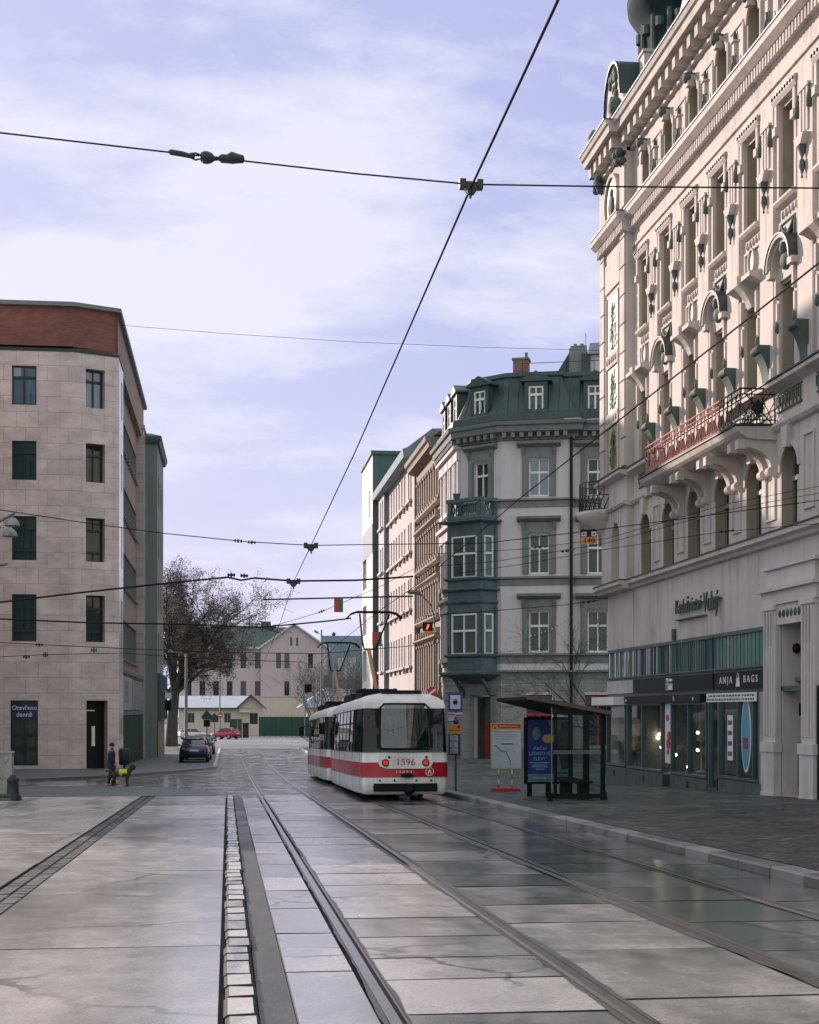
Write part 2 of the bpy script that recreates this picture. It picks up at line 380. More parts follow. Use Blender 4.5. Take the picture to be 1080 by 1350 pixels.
def sheet(name, ts, ss, zf, mats, off=0, tone=None, kind='structure'):
    mb = MB(); W = len(ts)
    vs = [(t, s, zf(t, s)+off) for s in ss for t in ts]
    mb.add(vs, [(i*W+j, i*W+j+1, (i+1)*W+j+1, (i+1)*W+j) for i in range(len(ss)-1) for j in range(W-1)])
    return tag(build(mb, name, mats, fix=False), kind=kind)
def rng(a, b, st):
    k = max(1, round((b-a)/st)); return [a+(b-a)*i/k for i in range(k+1)]
def st(t, s): return zs(s)
SS = sorted(set(rng(-60, 260, 4)+[0, 60, 92, 130, 200, 33.8, 45.6, 53, 81, 100, 300, 400, 600, 900]))
sheet('ground', [-900, -200, -60, -20, 6.4, 6.42, 13.5, 40, 200, 900], SS, gz, M['bed'], -.03)

def slabs(name, rects, mat, th=.04, bev=.012, raise_=0, tf=lambda t, s: .5):
    """separate slabs with open joints between them, each a little tilted and with random dampness around the tone from tf"""
    mb = MB(); tone = []
    for t0, t1, s0, s1 in rects:
        d = [random.uniform(-.004, .004) for _ in range(4)]; b = bev
        top = [(t0+b, s0+b), (t1-b, s0+b), (t1-b, s1-b), (t0+b, s1-b)]; bot = [(t0, s0), (t1, s0), (t1, s1), (t0, s1)]
        vs = [(x, y, zs(y)+raise_+e) for (x, y), e in zip(top, d)]+[(x, y, zs(y)+raise_-b*.8) for x, y in bot]+[(x, y, zs(y)-th) for x, y in bot]
        mb.add(vs, [(0, 1, 2, 3)]+[(i+4, (i+1) % 4+4, (i+1) % 4, i) for i in range(4)]+[(i+8, (i+1) % 4+8, (i+1) % 4+4, i+4) for i in range(4)])
        mb.mi[-4:] = [1]*4; mb.mi[-8:-4] = [1]*4
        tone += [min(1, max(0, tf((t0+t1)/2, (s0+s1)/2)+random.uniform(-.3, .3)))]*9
    o = build(mb, name, [mat, M['bed']], fix=False)
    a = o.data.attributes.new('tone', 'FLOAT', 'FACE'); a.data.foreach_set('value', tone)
    return tag(o, kind='structure')
def cuts(a, b, lo, hi):
    out = [a]
    while out[-1] < b-lo: out.append(min(b, out[-1]+random.uniform(lo, hi)))
    return out
J = .016
# broad concrete carriageway on the left, a drainage strip of dark setts through it
rects = []
bays = [-3, 5.2, 12.2, 19.3, 26, 32.5, 39, 45.6]
for s0, s1 in zip(bays, bays[1:]):
    rects.append((-2.12, -.05, s0+J, s1-J))
for t0, t1 in ((-5.4, -2.52), (-9.5, -5.42), (-14.5, -9.52)):
    for s0, s1 in zip(bays, bays[1:]): rects.append((t0, t1, s0+1.4+J, min(s1+1.4-J, 45.6)))
slabs('road', rects, M['slab'], tf=lambda t, s: .80 if s > 12 else .62, bev=.008)  # high tone: bright glare painted into the left slabs as paler colour
mb = MB(); tn = []
for s0, s1 in zip(*[iter([])]*2): pass
rects = []
for s0, s1 in zip(cuts(-3, 45.6, .3, .36), cuts(-3, 45.6, .3, .36)[1:]): pass
c = cuts(-3, 45.6, .28, .36)
for s0, s1 in zip(c, c[1:]): rects.append((-2.5, -2.32, s0+.008, s1-.008)); rects.append((-2.31, -2.14, s0+.008, s1-.008))
slabs('drain_channel', rects, M['tar'], raise_=-.012)
# granite strip beside the track
rects = []; c = cuts(-3, 45.2, .38, .66)
for s0, s1 in zip(c, c[1:]): j = random.uniform(-.012, .012); rects.append((-.02+j, .185+j, s0+.02, s1-.02))
M['kerb pale'] = wet('pale granite blocks', (.52, .50, .48), (.2, .2, .195), .15, .35, .9, 50, .3, thr=(.38, .56))
slabs('kerb_strip', rects, M['kerb pale'], bev=.025, raise_=.03, tf=lambda t, s: .6)
sheet('tar_strip', [.19, .40], rng(-3, 45.6, 2), st, M['tar'], -.006)
# track slabs
rects = []
for t0, t1, lo, hi in ((.405, .885, 1.6, 2.6), (1.05, 2.315, 1.0, 2.3), (2.475, 3.84, 1.4, 2.6), (3.995, 5.325, 1.0, 2.3), (5.485, 6.38, 1.8, 3.0)):
    c = cuts(-3, 46+random.uniform(-1.5, 2.2), lo, hi)
    for s0, s1 in zip(c, c[1:]): rects.append((t0, t1, s0+J, s1-J))
slabs('track_paving', rects, M['slab2'], tf=lambda t, s: lerp([(.5, .72), (1.7, .66), (3.1, .42), (4.6, .22), (6, .1)], t), bev=.008)  # tone falls to the right: shade and dark reflection painted into the slabs
# setts, asphalt and the far road
sheet('sett_paving', [-.3, .5, 2, 6.38], sorted(set([43.5]+rng(46, 140, 2)+[60, 92, 130])), st, M['setts'], -.008)
def left_edge(s): return [-24, -14, -7, -3, -.3]
mb = MB()
arc = [(-24, 45.62), (-.3, 45.62), (-.3, 47.5), (-.9, 50.5), (-2.2, 53.5), (-4.5, 56), (-9, 57.6), (-24, 58.2), ]
mb.add([(t, s, zs(s)+.004) for t, s in arc], [tuple(range(len(arc)))])
mb.add([(t, s, zs(s)+.004) for t, s in ((-70, 40), (-24, 45.62), (-24, 58.2), (-70, 58.2))], [(0, 1, 2, 3)])
tag(build(mb, 'side_street', M['asphalt'], fix=False), kind='structure')
sheet('sett_crossing', [-60, -24, -10, -4, -.3], [45.64, 50, 55, 60, 66, 72, 78, 84, 92, 100, 110, 120, 130, 140], st, M['setts'])
sheet('far_road', [-140, -60, -20, -5.5, -.3, 6.4, 20, 60, 140], rng(140.02, 200, 5)+rng(205, 420, 20), st, M['farroad'], .004)

# rails: bright head, dark groove, guard lip
def rail(t, label, side):
    mb = MB(); ss = rng(-3, 150, 3); sg = side
    prof = [(-.035, 0, .004), (.035, 0, .004), (.040, 1, -.022), (.078, 1, -.022), (.080, 2, .001), (.105, 2, .001)]
    def cx(s):
        return t + (max(0, s-95)**2)*.0022
    for (x0, k0, z0), (x1, k1, z1) in zip(prof, prof[1:]):
        mb.m = 0 if z0 == z1 and k0 != 1 else 1
        vs = []
        for s in ss: vs += [(cx(s)+x0*sg, s, zs(s)+z0), (cx(s)+x1*sg, s, zs(s)+z1)]
        mb.add(vs, [(2*i, 2*i+1, 2*i+3, 2*i+2) for i in range(len(ss)-1)])
    o = build(mb, 'rail', [M['steel'], M['groove']], fix=False)
    tag(o, label, 'tram rail', 'rails of the two tram tracks')
rail(.965, 'shiny grooved rail nearest the granite kerb strip, left rail of the left track', 1)
rail(2.40, 'shiny grooved rail, right rail of the left track, left of the tram', -1)
rail(3.92, 'grooved rail running under the left side of the red and white tram', 1)
rail(5.405, 'dull grooved rail nearest the right kerb, under the right side of the tram', -1)

# right kerb and pavements
def rp(t, s):
    k = min(1, max(0, (t-6.4)/7.1)); return (zs(s)+.13)*(1-k)+zr(s)*k
mb = MB(); tone = []; c = cuts(-4, 140, .85, 1.25)
for s0, s1 in zip(c, c[1:]):
    j = random.uniform(-.01, .01); b = .02; s0 += .008; s1 -= .008
    vs = []
    for s in (s0, s1): vs += [(6.40+j, s, zs(s)-.04), (6.40+j, s, zs(s)+.105), (6.42+j, s, zs(s)+.13), (6.68+j, s, zs(s)+.135), (6.68+j, s, zs(s))]
    mb.add(vs, [(i, i+1, i+6, i+5) for i in range(4)]+[(0, 1, 2, 3, 4), (9, 8, 7, 6, 5)]); tone += [random.random()]*6
o = build(mb, 'kerb', M['kerb'], fix=False); o.data.attributes.new('tone', 'FLOAT', 'FACE').data.foreach_set('value', tone); tag(o, kind='structure')
TS = [6.69, 8, 10, 12, 13.5, 18, 30]
sheet('pavement_cobbles', TS[:6], [x for x in sorted(set(rng(-10, 31, 1)+[0])) ], rp, M['cobble'])
ss_ = sorted(set(rng(31, 140, 1.5)+[33.8, 45.6, 53, 60, 81, 92, 100, 130]))
sheet('pavement', TS, ss_, rp, M['tile'])
# left pavement beyond the side street, with its kerb
poly = [(-60, 61), (-24, 61), (-8, 62), (-4.5, 67), (-1.2, 77.5), (-.55, 80.5), (-.5, 83)]
mb = MB(); mk = MB(); mk.v = []
far = [(-.5, y) for y in (92, 100, 110, 120, 130, 139)]
edge = poly+far
for (t0, s0), (t1, s1) in zip(edge, edge[1:]):
    d = Vector((t1-t0, s1-s0)).normalized(); nx, ny = -d.y, d.x
    def zz_(s, e): return zs(s)+e
    k = .28
    vs = [(t0, s0, zz_(s0, -.02)), (t0, s0, zz_(s0, .12)), (t0+nx*k, s0+ny*k, zz_(s0, .12)), (t1, s1, zz_(s1, -.02)), (t1, s1, zz_(s1, .12)), (t1+nx*k, s1+ny*k, zz_(s1, .12))]
    mk.add(vs, [(0, 1, 4, 3), (1, 2, 5, 4)])
tag(build(mk, 'left_kerb', M['kerb'], fix=False), kind='structure')
inner = [(t-.0, s) for t, s in edge]
rows = [61, 62, 67, 77.5, 80.5, 83, 92, 100, 110, 120, 130, 139]
def tmax(s): return lerp([(61, -24), (62, -8), (67, -4.5), (77.5, -1.2), (80.5, -.55), (83, -.5)], s)-.27
vs = []; N = 6
for s in rows:
    tm = tmax(s)
    for k in range(N): t = -60+(tm+60)*(k/(N-1))**.35; vs.append((t, s+.2 if s < 63 else s, zs(s)+.119))
mb.add(vs, [(i*N+j, i*N+j+1, (i+1)*N+j+1, (i+1)*N+j) for i in range(len(rows)-1) for j in range(N-1)])
tag(build(mb, 'left_pavement', M['pavement'], fix=False), kind='structure')
# white bay line along the parked cars and a short one across
mb = MB()
for t0, t1, s0, s1 in ((-.78, -.62, 83.5, 139), (-3.2, -1.0, 84.2, 84.45)):
    q = rng(s0, s1, 4)
    for a, b in zip(q, q[1:]): mb.quad((t0, a, zs(a)+.124), (t1, a, zs(a)+.124), (t1, b, zs(b)+.124), (t0, b, zs(b)+.124))
tag(build(mb, 'road_marking', M['white line'], fix=False), kind='structure')

# ragged tar filling along the rails
for t, wl, wr in ((.965, .055, 0), (2.40, 0, .09), (3.92, .12, .0), (5.405, 0, .07), (1.05, 0, .05), (2.31, .06, 0), (4.0, 0, .10), (5.32, .07, 0)):
    mb = MB(); ss = rng(-3, 46, .22); sgn = -1 if wl else 1; w0 = wl or wr; e = .04 if t in (.965, 2.40, 3.92, 5.405) else 0; vs = []
    rr_ = random.Random(int(t*100)); k = 1.0
    for s in ss:
        k = min(1.25, max(.2, k+rr_.uniform(-.35, .35))); vs += [(t+sgn*e, s, zs(s)+.005), (t+sgn*(e+w0*k*.6), s, zs(s)+.005)]
    mb.add(vs, [(2*i, 2*i+1, 2*i+3, 2*i+2) for i in range(len(ss)-1)]); tag(build(mb, 'tar_strip', M['tar'], fix=False), kind='structure')
# ---------------------------------------------------------------- ornate corner building on the right
M['plaster'] = plain('cream pink plaster', (.535, .478, .438), .85, var=.2, scale=.6, bmp=.12)
M['lowplaster'] = plain('worn grey pink plaster', (.45, .42, .41), .85, var=.26, scale=.55, bmp=.2)
M['copper'] = plain('green patina', (.078, .112, .099), .8, var=.4, scale=5)
M['roofmetal'] = plain('dark green roof sheet', (.032, .060, .060), .5, var=.3, scale=.8)
M['ledgecap'] = plain('ledge flashing', (.05, .06, .06), .45, .4, .2)
M['gold'] = plain('gold mosaic', (.46, .38, .19), .45, .2, .3, 8, .5)
M['leaf'] = plain('mosaic leaves', (.13, .17, .10), .5, var=.3, scale=6)
M['frame_w'] = plain('painted window frame', (.25, .225, .19), .5, var=.12)
M['frame_g'] = plain('teal shop frame', (.06, .105, .115), .4, var=.2)
M['pane'] = pane_mat('dim window glass', (.010, .020, .021), (.04, .062, .057), 1.55)
M['pane_sky'] = pane_mat('glass with painted sky blue', (.03, .07, .12), (.07, .14, .22), 2.1)  # blue sky reflection painted into the pane colour
M['iron'] = plain('wrought iron', (.018, .022, .022), .45, .3, .2, 6)
M['ironlit'] = plain('iron painted as sunlit red', (.62, .26, .21), .6, 0, .4, 9)
M['black'] = plain('black sign panel', (.008, .012, .013), .45, 0, .2, spec=.2)
M['white'] = plain('white enamel', (.78, .78, .78), .4, 0, .06)
M['stone_dark'] = plain('dark plinth stone', (.10, .115, .11), .6, var=.3, scale=2)
M['beige'] = plain('beige stone cladding', (.36, .33, .29), .7, var=.15)
M['portal'] = plain('portal render', (.58, .53, .51), .75, var=.14, scale=.8)
M['shopglass'] = clear_mat('shop glass', (.78, .88, .87), .6)
FO = Frame((13.5, 0), (0, 1), (-1, 0)); LO = FO.local()
orn = thing('ornate_building', (13.5, 43, zr(43)), 'tall cream ornate facade with long iron balcony, shop windows and gilded panels', 'building')
CK = [48.0-2.54*k for k in range(23)]; A0, A1, AV = -10.0, 52.9, 49.5
VIS = range(7)
def obox(name, mat, *boxes, parent=orn):
    mb = MB(FO)
    for b in boxes: mb.box(*b)
    return build(mb, name, mat, parent)
# main wall above the shop level
mb = MB(FO); holes = []
for c in CK:
    if c < A0+1: continue
    holes += [(c-.575, c+.575, 4.46, 6.45, 'arch'), (c-.5, c+.5, 8.2, 10.45), (c-.5, c+.5, 12.48, 14.75), (c-.45, c+.45, 16.9, 18.4, 'arch')]
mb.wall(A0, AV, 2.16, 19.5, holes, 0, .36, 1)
mb.quad((A1, 0, -4), (A1, -14, -4), (A1, -14, 19.2), (A1, 0, 19.2)); mb.quad((A0, 0, -4), (A0, -14, -4), (A0, -14, 19.2), (A0, 0, 19.2))
mb.quad((A0, 0, -4), (33.2, 0, -4), (33.2, 0, 2.16), (A0, 0, 2.16))
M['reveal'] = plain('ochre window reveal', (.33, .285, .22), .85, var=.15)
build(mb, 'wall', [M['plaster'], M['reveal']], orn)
mb = MB(FO); mb.wall(AV, A1, 4.3, 19.5, [(50.45, 51.5, 4.46, 6.5, 'arch')], .25, .5)
mb.quad((AV, 0, 4.3), (AV, .25, 4.3), (AV, .25, 19.5), (AV, 0, 19.5)); mb.quad((A1, 0, 4.3), (A1, .25, 4.3), (A1, .25, 19.5), (A1, 0, 19.5))
mb.box(AV, A1, 0, .02, 2.16, 4.3)
for a0, a1 in ((AV+.02, AV+.62), (A1-.62, A1-.02)):                          # rusticated corner strips
    h = 8.25
    while h < 16.0: mb.box(a0, a1, .25, .33, h, h+.9); h += .96
mb.box(AV+.75, A1-.75, .25, .31, 14.6, 15.6)
for a0, a1 in ((AV+.02, AV+.62), (A1-.62, A1-.02)): mb.box(a0, a1, .25, .33, 16.95, 18.6)
for k in range(5): mb.box(50.2+k*.3, 50.3+k*.3, .25, .29, 6.5+.12*abs(2-k)*-1+.1, 6.88)
build(mb, 'corner_bay', [M['plaster']], orn)
mb = MB(FO); mb.box(A0, A1, -14, .0, 19.51, 19.6); mb.prism([(0.6, 19.77), (-4.5, 21.6), (-9, 21.6), (-14, 19.4)], 0, A0, A1); build(mb, 'roof', M['roofmetal'], orn)
# ledges
def ledge(name, prof, cap, extra=None):
    mb = MB(FO)
    for a0, a1, e in ((A0, AV-.12, 0), (AV-.12, A1+.12, .25)): mb.moulding(a0, a1, [(d+e if d > 0 else d, h) for d, h in prof])
    if extra: extra(mb)
    o = build(mb, name, M['plaster'], orn)
    mc = MB(FO); d0, h0 = cap
    for a0, a1, e in ((A0, AV-.13, 0), (AV-.13, A1+.14, .25)): mc.box(a0, a1, e, d0+e+.03, h0+.003, h0+.04)
    build(mc, 'flashing', M['ledgecap'], o)
ledge('string_course', [(0, 4.08), (.12, 4.12), (.16, 4.2), (.28, 4.26), (.28, 4.38), (.05, 4.42), (0, 4.42)], (.28, 4.38))
def fr(mb):
    for a0, a1, e in ((A0, AV-.1, 0), (AV-.1, A1+.1, .25)): mb.moulding(a0, a1, [(0, 6.88), (.1+e, 6.92), (.16+e, 7.0), (.16+e, 7.06), (0, 7.1)])
ledge('string_course', [(0, 7.86), (.1, 7.9), (.28, 7.98), (.28, 8.08), (0, 8.14)], (.28, 8.1), fr)
def dent(mb):
    a = 27.0
    while a < A1:
        e = .25 if a > AV-.1 else 0
        mb.box(a, a+.10, e, e+.2, 16.08, 16.36); a += .2
    mb.box(A0, AV, 0, .06, 15.5, 15.58)
ledge('string_course', [(0, 16.0), (.06, 16.04), (.06, 16.36), (.22, 16.38), (.38, 16.52), (.38, 16.7), (0, 16.76)], (.38, 16.7), dent)
def modil(mb):
    a = 26.0
    while a < A1:
        e = .25 if a > AV-.1 else 0
        mb.prism([(e, 18.94), (e+.46, 18.94), (e+.46, 19.33), (e, 19.33)], 0, a, a+.3); a += .72
    for a0, a1, e in ((A0, AV, 0), (AV, A1, .25)): mb.moulding(a0, a1, [(0, 18.76), (.12+e, 18.78), (.12+e, 18.88), (0, 18.9)])
ledge('cornice', [(0, 19.33), (.62, 19.34), (.65, 19.54), (.72, 19.58), (.78, 19.72), (0, 19.74)], (.78, 19.72), modil)

# window joinery: one mesh per kind, placed in every opening
def win_fn(w, h, arch, tr, mull=(0,), fw=.075):
    def fn():
        mb = MB(LO); x = w/2; top = h-(x if arch else 0)
        for a0, a1 in ((-x, -x+fw), (x-fw, x)): mb.box(a0, a1, -.05, .05, 0, top)
        mb.box(-x+fw, x-fw, -.05, .05, 0, fw)
        if not arch: mb.box(-x+fw, x-fw, -.05, .05, h-fw, h)
        else:
            n = 10; q = [(math.pi*k/n) for k in range(n+1)]
            for b, c in zip(q, q[1:]):
                P = lambda r, t: (-r*math.cos(t), top+r*math.sin(t))
                mb.prism([P(x, b), P(x, c), P(x-fw, c), P(x-fw, b)], 1, -.05, .05)
        for t in tr: mb.box(-x+fw, x-fw, -.045, .075, t*h-.06, t*h+.06)
        lo = fw
        for m_ in mull: mb.box(m_-fw*.55, m_+fw*.55, -.04, .06, lo, (tr[0]*h-.06) if tr else h-fw)
        if tr and not arch:
            for m_ in mull: mb.box(m_-fw*.4, m_+fw*.4, -.04, .055, tr[-1]*h+.06, h-fw)
        return mb
    return fn
def pane_fn(w, h, arch):
    def fn():
        mb = MB(LO); x = w/2-.02
        if arch:
            n = 12; top = h-w/2
            mb.quad((-x, -.01, .02), (x, -.01, .02), *[(x*math.cos(math.pi*k/n), -.01, top+x*math.sin(math.pi*k/n)) for k in range(n+1)])
        else: mb.quad((-x, -.01, .02), (x, -.01, .02), (x, -.01, h-.02), (-x, -.01, h-.02))
        return mb
    return fn
def owin(kind, a, h0, w, h, d, arch, tr, mull, pm='pane'):
    pos = FO((a, d, h0))
    o = place('window', ('ow', kind), win_fn(w, h, arch, tr, mull), M['frame_w'], orn, pos)
    p = place('pane', ('op', kind, pm), pane_fn(w, h, arch), M[pm], o, pos); return o
for k, c in enumerate(CK):
    if c < 24: continue
    owin('f1', c, 4.46, 1.15, 1.99, -.3, True, (.62,), (.1,))
    owin('f2', c, 8.2, 1.0, 2.25, -.3, False, (.66,), (0,))
    owin('f3', c, 12.48, 1.0, 2.27, -.3, False, (.62,), (0,))
    owin('at', c, 16.9, .9, 1.5, -.3, True, (.5,), (0,))
owin('cb', 50.975, 4.46, 1.05, 2.04, -.2, True, (.62,), (.1,))
# relief work, built once and repeated bay by bay
def arch_band(mb, h, r0, r1, d0, d1, n=12, sq=1.0):
    P = lambda r, q: (-r*math.cos(math.pi*q/n), h+r*math.sin(math.pi*q/n)*sq)
    for k in range(n): mb.prism([P(r0, k), P(r0, k+1), P(r1, k+1), P(r1, k)], 1, d0, d1)
def f_pilaster():
    mb = MB(LO); mb.box(-.46, .46, 0, .13, 8.15, 15.15); mb.box(-.40, .40, .13, .16, 8.2, 8.5)
    for x in (-.2, 0, .2): mb.box(x-.05, x+.05, .13, .17, 13.5, 14.5)
    mb.box(-.3, .3, .13, .19, 14.52, 14.6)
    mb.prism([(-.3, 13.42), (.3, 13.42), (.14, 13.2), (-.14, 13.2)], 1, .13, .3)
    return mb
def f_drop():
    mb = MB(LO); mb.smooth = True
    mb.lathe([(0, 12.42), (.03, 12.46), (.015, 12.52), (.075, 12.7), (.06, 12.85), (.02, 12.9), (.1, 13.12), (.1, 13.2)], (0, .2, 0), 10)
    return mb
def f_tassel():
    mb = MB(LO); mb.smooth = True; mb.lathe([(0, 13.97), (.07, 13.98), (.075, 14.2), (.03, 14.4), (.04, 14.5), (0, 14.51)], (0, .17, 0), 8); return mb
def f_console():
    mb = MB(LO); p = [(.12, 8.22)]+[(.16+.3*(k/7)**2.2, 8.22+.8*k/7) for k in range(8)]+[(.42, 9.1), (.12, 9.1)]
    mb.prism(p, 0, -.24, .24)
    mb.lathe([(0, -.25), (.09, -.25), (.09, .25), (0, .25)], (0, .38, 9.0), 12, 0); return mb
def f_surround2():
    mb = MB(LO)
    for sx in (-1, 1):
        mb.box(min(sx*.5, sx*.66), max(sx*.5, sx*.66), 0, .09, 8.2, 10.85); mb.box(min(sx*.52, sx*.64), max(sx*.52, sx*.64), .09, .17, 10.1, 10.7)
        mb.box(min(sx*.53, sx*.63), max(sx*.53, sx*.63), .09, .13, 9.5, 10.0)
    mb.box(-.66, .66, 0, .08, 10.5, 10.86); return mb
def f_drop2():
    mb = MB(LO); mb.smooth = True
    mb.lathe([(0, 9.25), (.07, 9.32), (.075, 9.45), (.03, 9.6)], (0, .1, 0), 8)
    return mb
def f_hood_flat():
    mb = MB(LO); mb.prism([(0, 10.84), (.12, 10.86), (.3, 10.96), (.44, 11.0), (.44, 11.12), (0, 11.2)], 0, -.9, .9)
    p = [(.02, 10.4), (.12, 10.4), (.2, 10.6), (.34, 10.8), (.5, 10.95), (.52, 11.16), (.4, 11.24), (.02, 11.3)]
    mb.prism(p, 0, -.16, .16); return mb
def f_hood_arch():
    mb = MB(LO); n = 14
    for k in range(n):
        P = lambda r, q, e: (-r*math.cos(math.pi*q/n)*.92, 10.78+r*math.sin(math.pi*q/n)*.82+e)
        for r0, r1, dd in ((.88, .77, .34), (.77, .66, .24)):
            mb.prism([P(r0, k, 0), P(r0, k+1, 0), P(r1, k+1, 0), P(r1, k, 0)], 1, 0, dd)
    for sx in (-1, 1): mb.box(min(sx*.56, sx*.84), max(sx*.56, sx*.84), 0, .3, 10.62, 10.79)
    return mb
def f_hood_cap():
    mb = MB(LO); n = 14
    for k in range(n):
        P = lambda r, q: (-r*math.cos(math.pi*q/n)*.92, 10.78+r*math.sin(math.pi*q/n)*.82)
        mb.prism([P(.915, k), P(.915, k+1), P(.882, k+1), P(.882, k)], 1, 0, .37)
    return mb
def f_bust():
    mb = MB(LO); mb.smooth = True; mb.ball((0, .14, 11.2), .15, 8, (1, .9, 1.15)); mb.ball((0, .1, 10.9), .27, 8, (1, .5, .8)); return mb
def f_oval():
    mb = MB(LO); mb.ring((0, 11.62), .24, .34, 0, .1, .05); return mb
def f_ovalface():
    mb = MB(LO); mb.disc((0, 11.62), .19, .29, .05); return mb
def f_apron():
    mb = MB(LO); mb.prism([(0, 12.3), (.14, 12.34), (.2, 12.4), (.2, 12.46), (0, 12.48)], 0, -.64, .64)
    for a0, a1, h0, h1 in ((-.6, .6, 11.9, 11.96), (-.6, -.54, 11.4, 11.9), (.54, .6, 11.4, 11.9)): mb.box(a0, a1, 0, .06, h0, h1)
    mb.smooth = True
    for k in range(5): mb.ball((-.44+.22*k, .02, 12.13), .065, 6, (1, .7, 1.6))
    return mb
def f_swag():
    mb = MB(LO); mb.smooth = True
    mb.tube([(-.42+.084*k, .06, 11.84-.32*math.sin(math.pi*k/10)) for k in range(11)], [.03+.05*math.sin(math.pi*k/10) for k in range(11)], 8)
    for x in (-.5, .5): mb.lathe([(0, 11.3), (.06, 11.4), (.06, 11.7), (.02, 11.85)], (x, .05, 0), 8)
    return mb
def f_side3():
    mb = MB(LO)
    for sx in (-1, 1):
        mb.box(min(sx*.5, sx*.62), max(sx*.5, sx*.62), 0, .1, 12.48, 14.85); mb.box(min(sx*.5, sx*.7), max(sx*.5, sx*.7), .1, .2, 14.1, 14.3); mb.box(min(sx*.53, sx*.67), max(sx*.53, sx*.67), .1, .15, 14.3, 14.84)
    mb.prism([(0, 14.84), (.14, 14.86), (.2, 14.96), (.2, 15.1), (0, 15.14)], 0, -.76, .76); return mb
def f_lintel():
    mb = MB(LO)
    mb.box(-.72, .72, .195, .204, 14.98, 15.08)
    for k in range(9): mb.lathe([(0, .2), (.05, .205), (.03, .24), (0, .24)], (-.68+.17*k, 0, 15.03), 6, 1)
    return mb
def f_key():
    mb = MB(LO); mb.prism([(-.1, 18.2), (.1, 18.2), (.16, 18.5), (-.16, 18.5)], 1, 0, .22)
    arch_band(mb, 17.95, .45, .53, 0, .06); return mb
def f_keyleaf():
    mb = MB(LO); mb.smooth = True; mb.ball((0, .2, 18.44), .17, 8, (1.1, .8, .8)); mb.lathe([(.17, 18.5), (.2, 18.56), (0, 18.58)], (0, .15, 0), 8); return mb
def f_vase():
    mb = MB(LO); mb.smooth = True
    mb.lathe([(.05, 16.8), (.13, 17.0), (.1, 17.2), (.04, 17.35), (.05, 17.5)], (.08, .08, 0), 10); mb.ball((-.1, .08, 17.05), .11, 6, (.8, .7, 1.5)); mb.tube([(-.1, .08, 17.1), (-.14, .1, 17.35), (-.1, .1, 17.45)], .03)
    mb.ball((.08, .05, 18.0), .08, 6, (.7, .6, 2.4)); return mb
def f_pier():
    mb = MB(LO); mb.box(.02, .14, 0, .09, 17.5, 17.85); mb.box(-.04, .2, 0, .14, 17.85, 17.9)
    for x in (-.62, .62): mb.box(x-.04, x+.04, 0, .08, 16.8, 18.1)
    mb.box(-.5, .5, 0, .04, 18.2, 18.24); return mb
def f_kp1():
    mb = MB(LO); mb.prism([(-.13, 6.38), (.13, 6.38), (.22, 6.9), (-.22, 6.9)], 1, 0, .16); arch_band(mb, 5.875, .575, .68, 0, .05); return mb
def f_panel1():
    mb = MB(LO)
    for a0, a1, h0, h1 in ((-.34, .34, 6.5, 6.55), (-.34, .34, 4.75, 4.8), (-.34, -.29, 4.8, 6.5), (.29, .34, 4.8, 6.5)): mb.box(a0, a1, 0, .05, h0, h1)
    return mb
def f_frieze():
    mb = MB(LO); mb.quad((-.78, .012, 7.36), (.78, .012, 7.36), (.78, .012, 7.8), (-.78, .012, 7.8)); return mb
def f_meander():
    mb = MB(LO)
    for h in (7.34, 7.78): mb.box(-.8, .8, 0, .04, h, h+.04)
    for k in range(7):
        x = -.7+.235*k
        for a0, a1, h0, h1 in ((x-.03, x+.015, 7.4, 7.75), (x+.015, x+.14, 7.71, 7.75), (x+.11, x+.14, 7.5, 7.71), (x+.05, x+.11, 7.5, 7.53)): mb.box(a0, a1, .012, .032, h0, h1)
    return mb
for k in VIS:
    c = CK[k]; P = FO((c, 0, 0)); Q = FO((c-1.27, 0, 0)); pl, cp = M['plaster'], M['copper']
    P = Vector((P.x, P.y, EYE)); Q = Vector((Q.x, Q.y, EYE))
    def both(name, key, fn, mats, pos, kid=None):
        o = place(name, key, fn, mats, orn, pos)
        if kid: place(kid[0], kid[1], kid[2], kid[3], o, pos)
        return o
    o = both('pilaster', 'pil', f_pilaster, pl, Q, ('pendant_ornament', 'drop', f_drop, cp))
    for e in (-.36, .36): place('tassel', 'tas', f_tassel, cp, o, Q+Vector((0, e, 0)))
    both('console', 'con', f_console, cp, Q)
    o = both('window_surround', 's2', f_surround2, pl, P)
    for e in (-.58, .58): place('tassel', 'd2', f_drop2, cp, o, P+Vector((0, e, 0)))
    both('window_surround', 's3', f_side3, pl, P, ('ornament_strip', 'lin', f_lintel, M['roofmetal']))
    if k % 2 == 0:
        both('window_hood', 'hf', f_hood_flat, pl, P); both('medallion', 'ov', f_oval, pl, P, ('medallion_face', 'ovf', f_ovalface, M['gold']))
        both('apron', 'ap', f_apron, pl, P)
    else:
        both('window_hood', 'ha', f_hood_arch, pl, P, ('flashing', 'hc', f_hood_cap, M['ledgecap'])); both('relief_bust', 'bu', f_bust, cp, P)
        both('apron', 'ap', f_apron, pl, P, ('swag', 'sw', f_swag, cp))
    both('keystone', 'k4', f_key, pl, P, ('leaf_ornament', 'kl', f_keyleaf, cp))
    both('pier_ornament', 'pr', f_pier, pl, Q, ('vase_relief', 'va', f_vase, cp))
    both('keystone', 'k1', f_kp1, pl, P); both('wall_panel', 'p1', f_panel1, pl, Q)
    both('frieze_panel', 'fz', f_frieze, M['gold'], P, ('frieze_border', 'me', f_meander, M['copper']))
# last pilaster beside the corner bay
P = Vector((13.5, CK[0]+1.27, EYE)); 
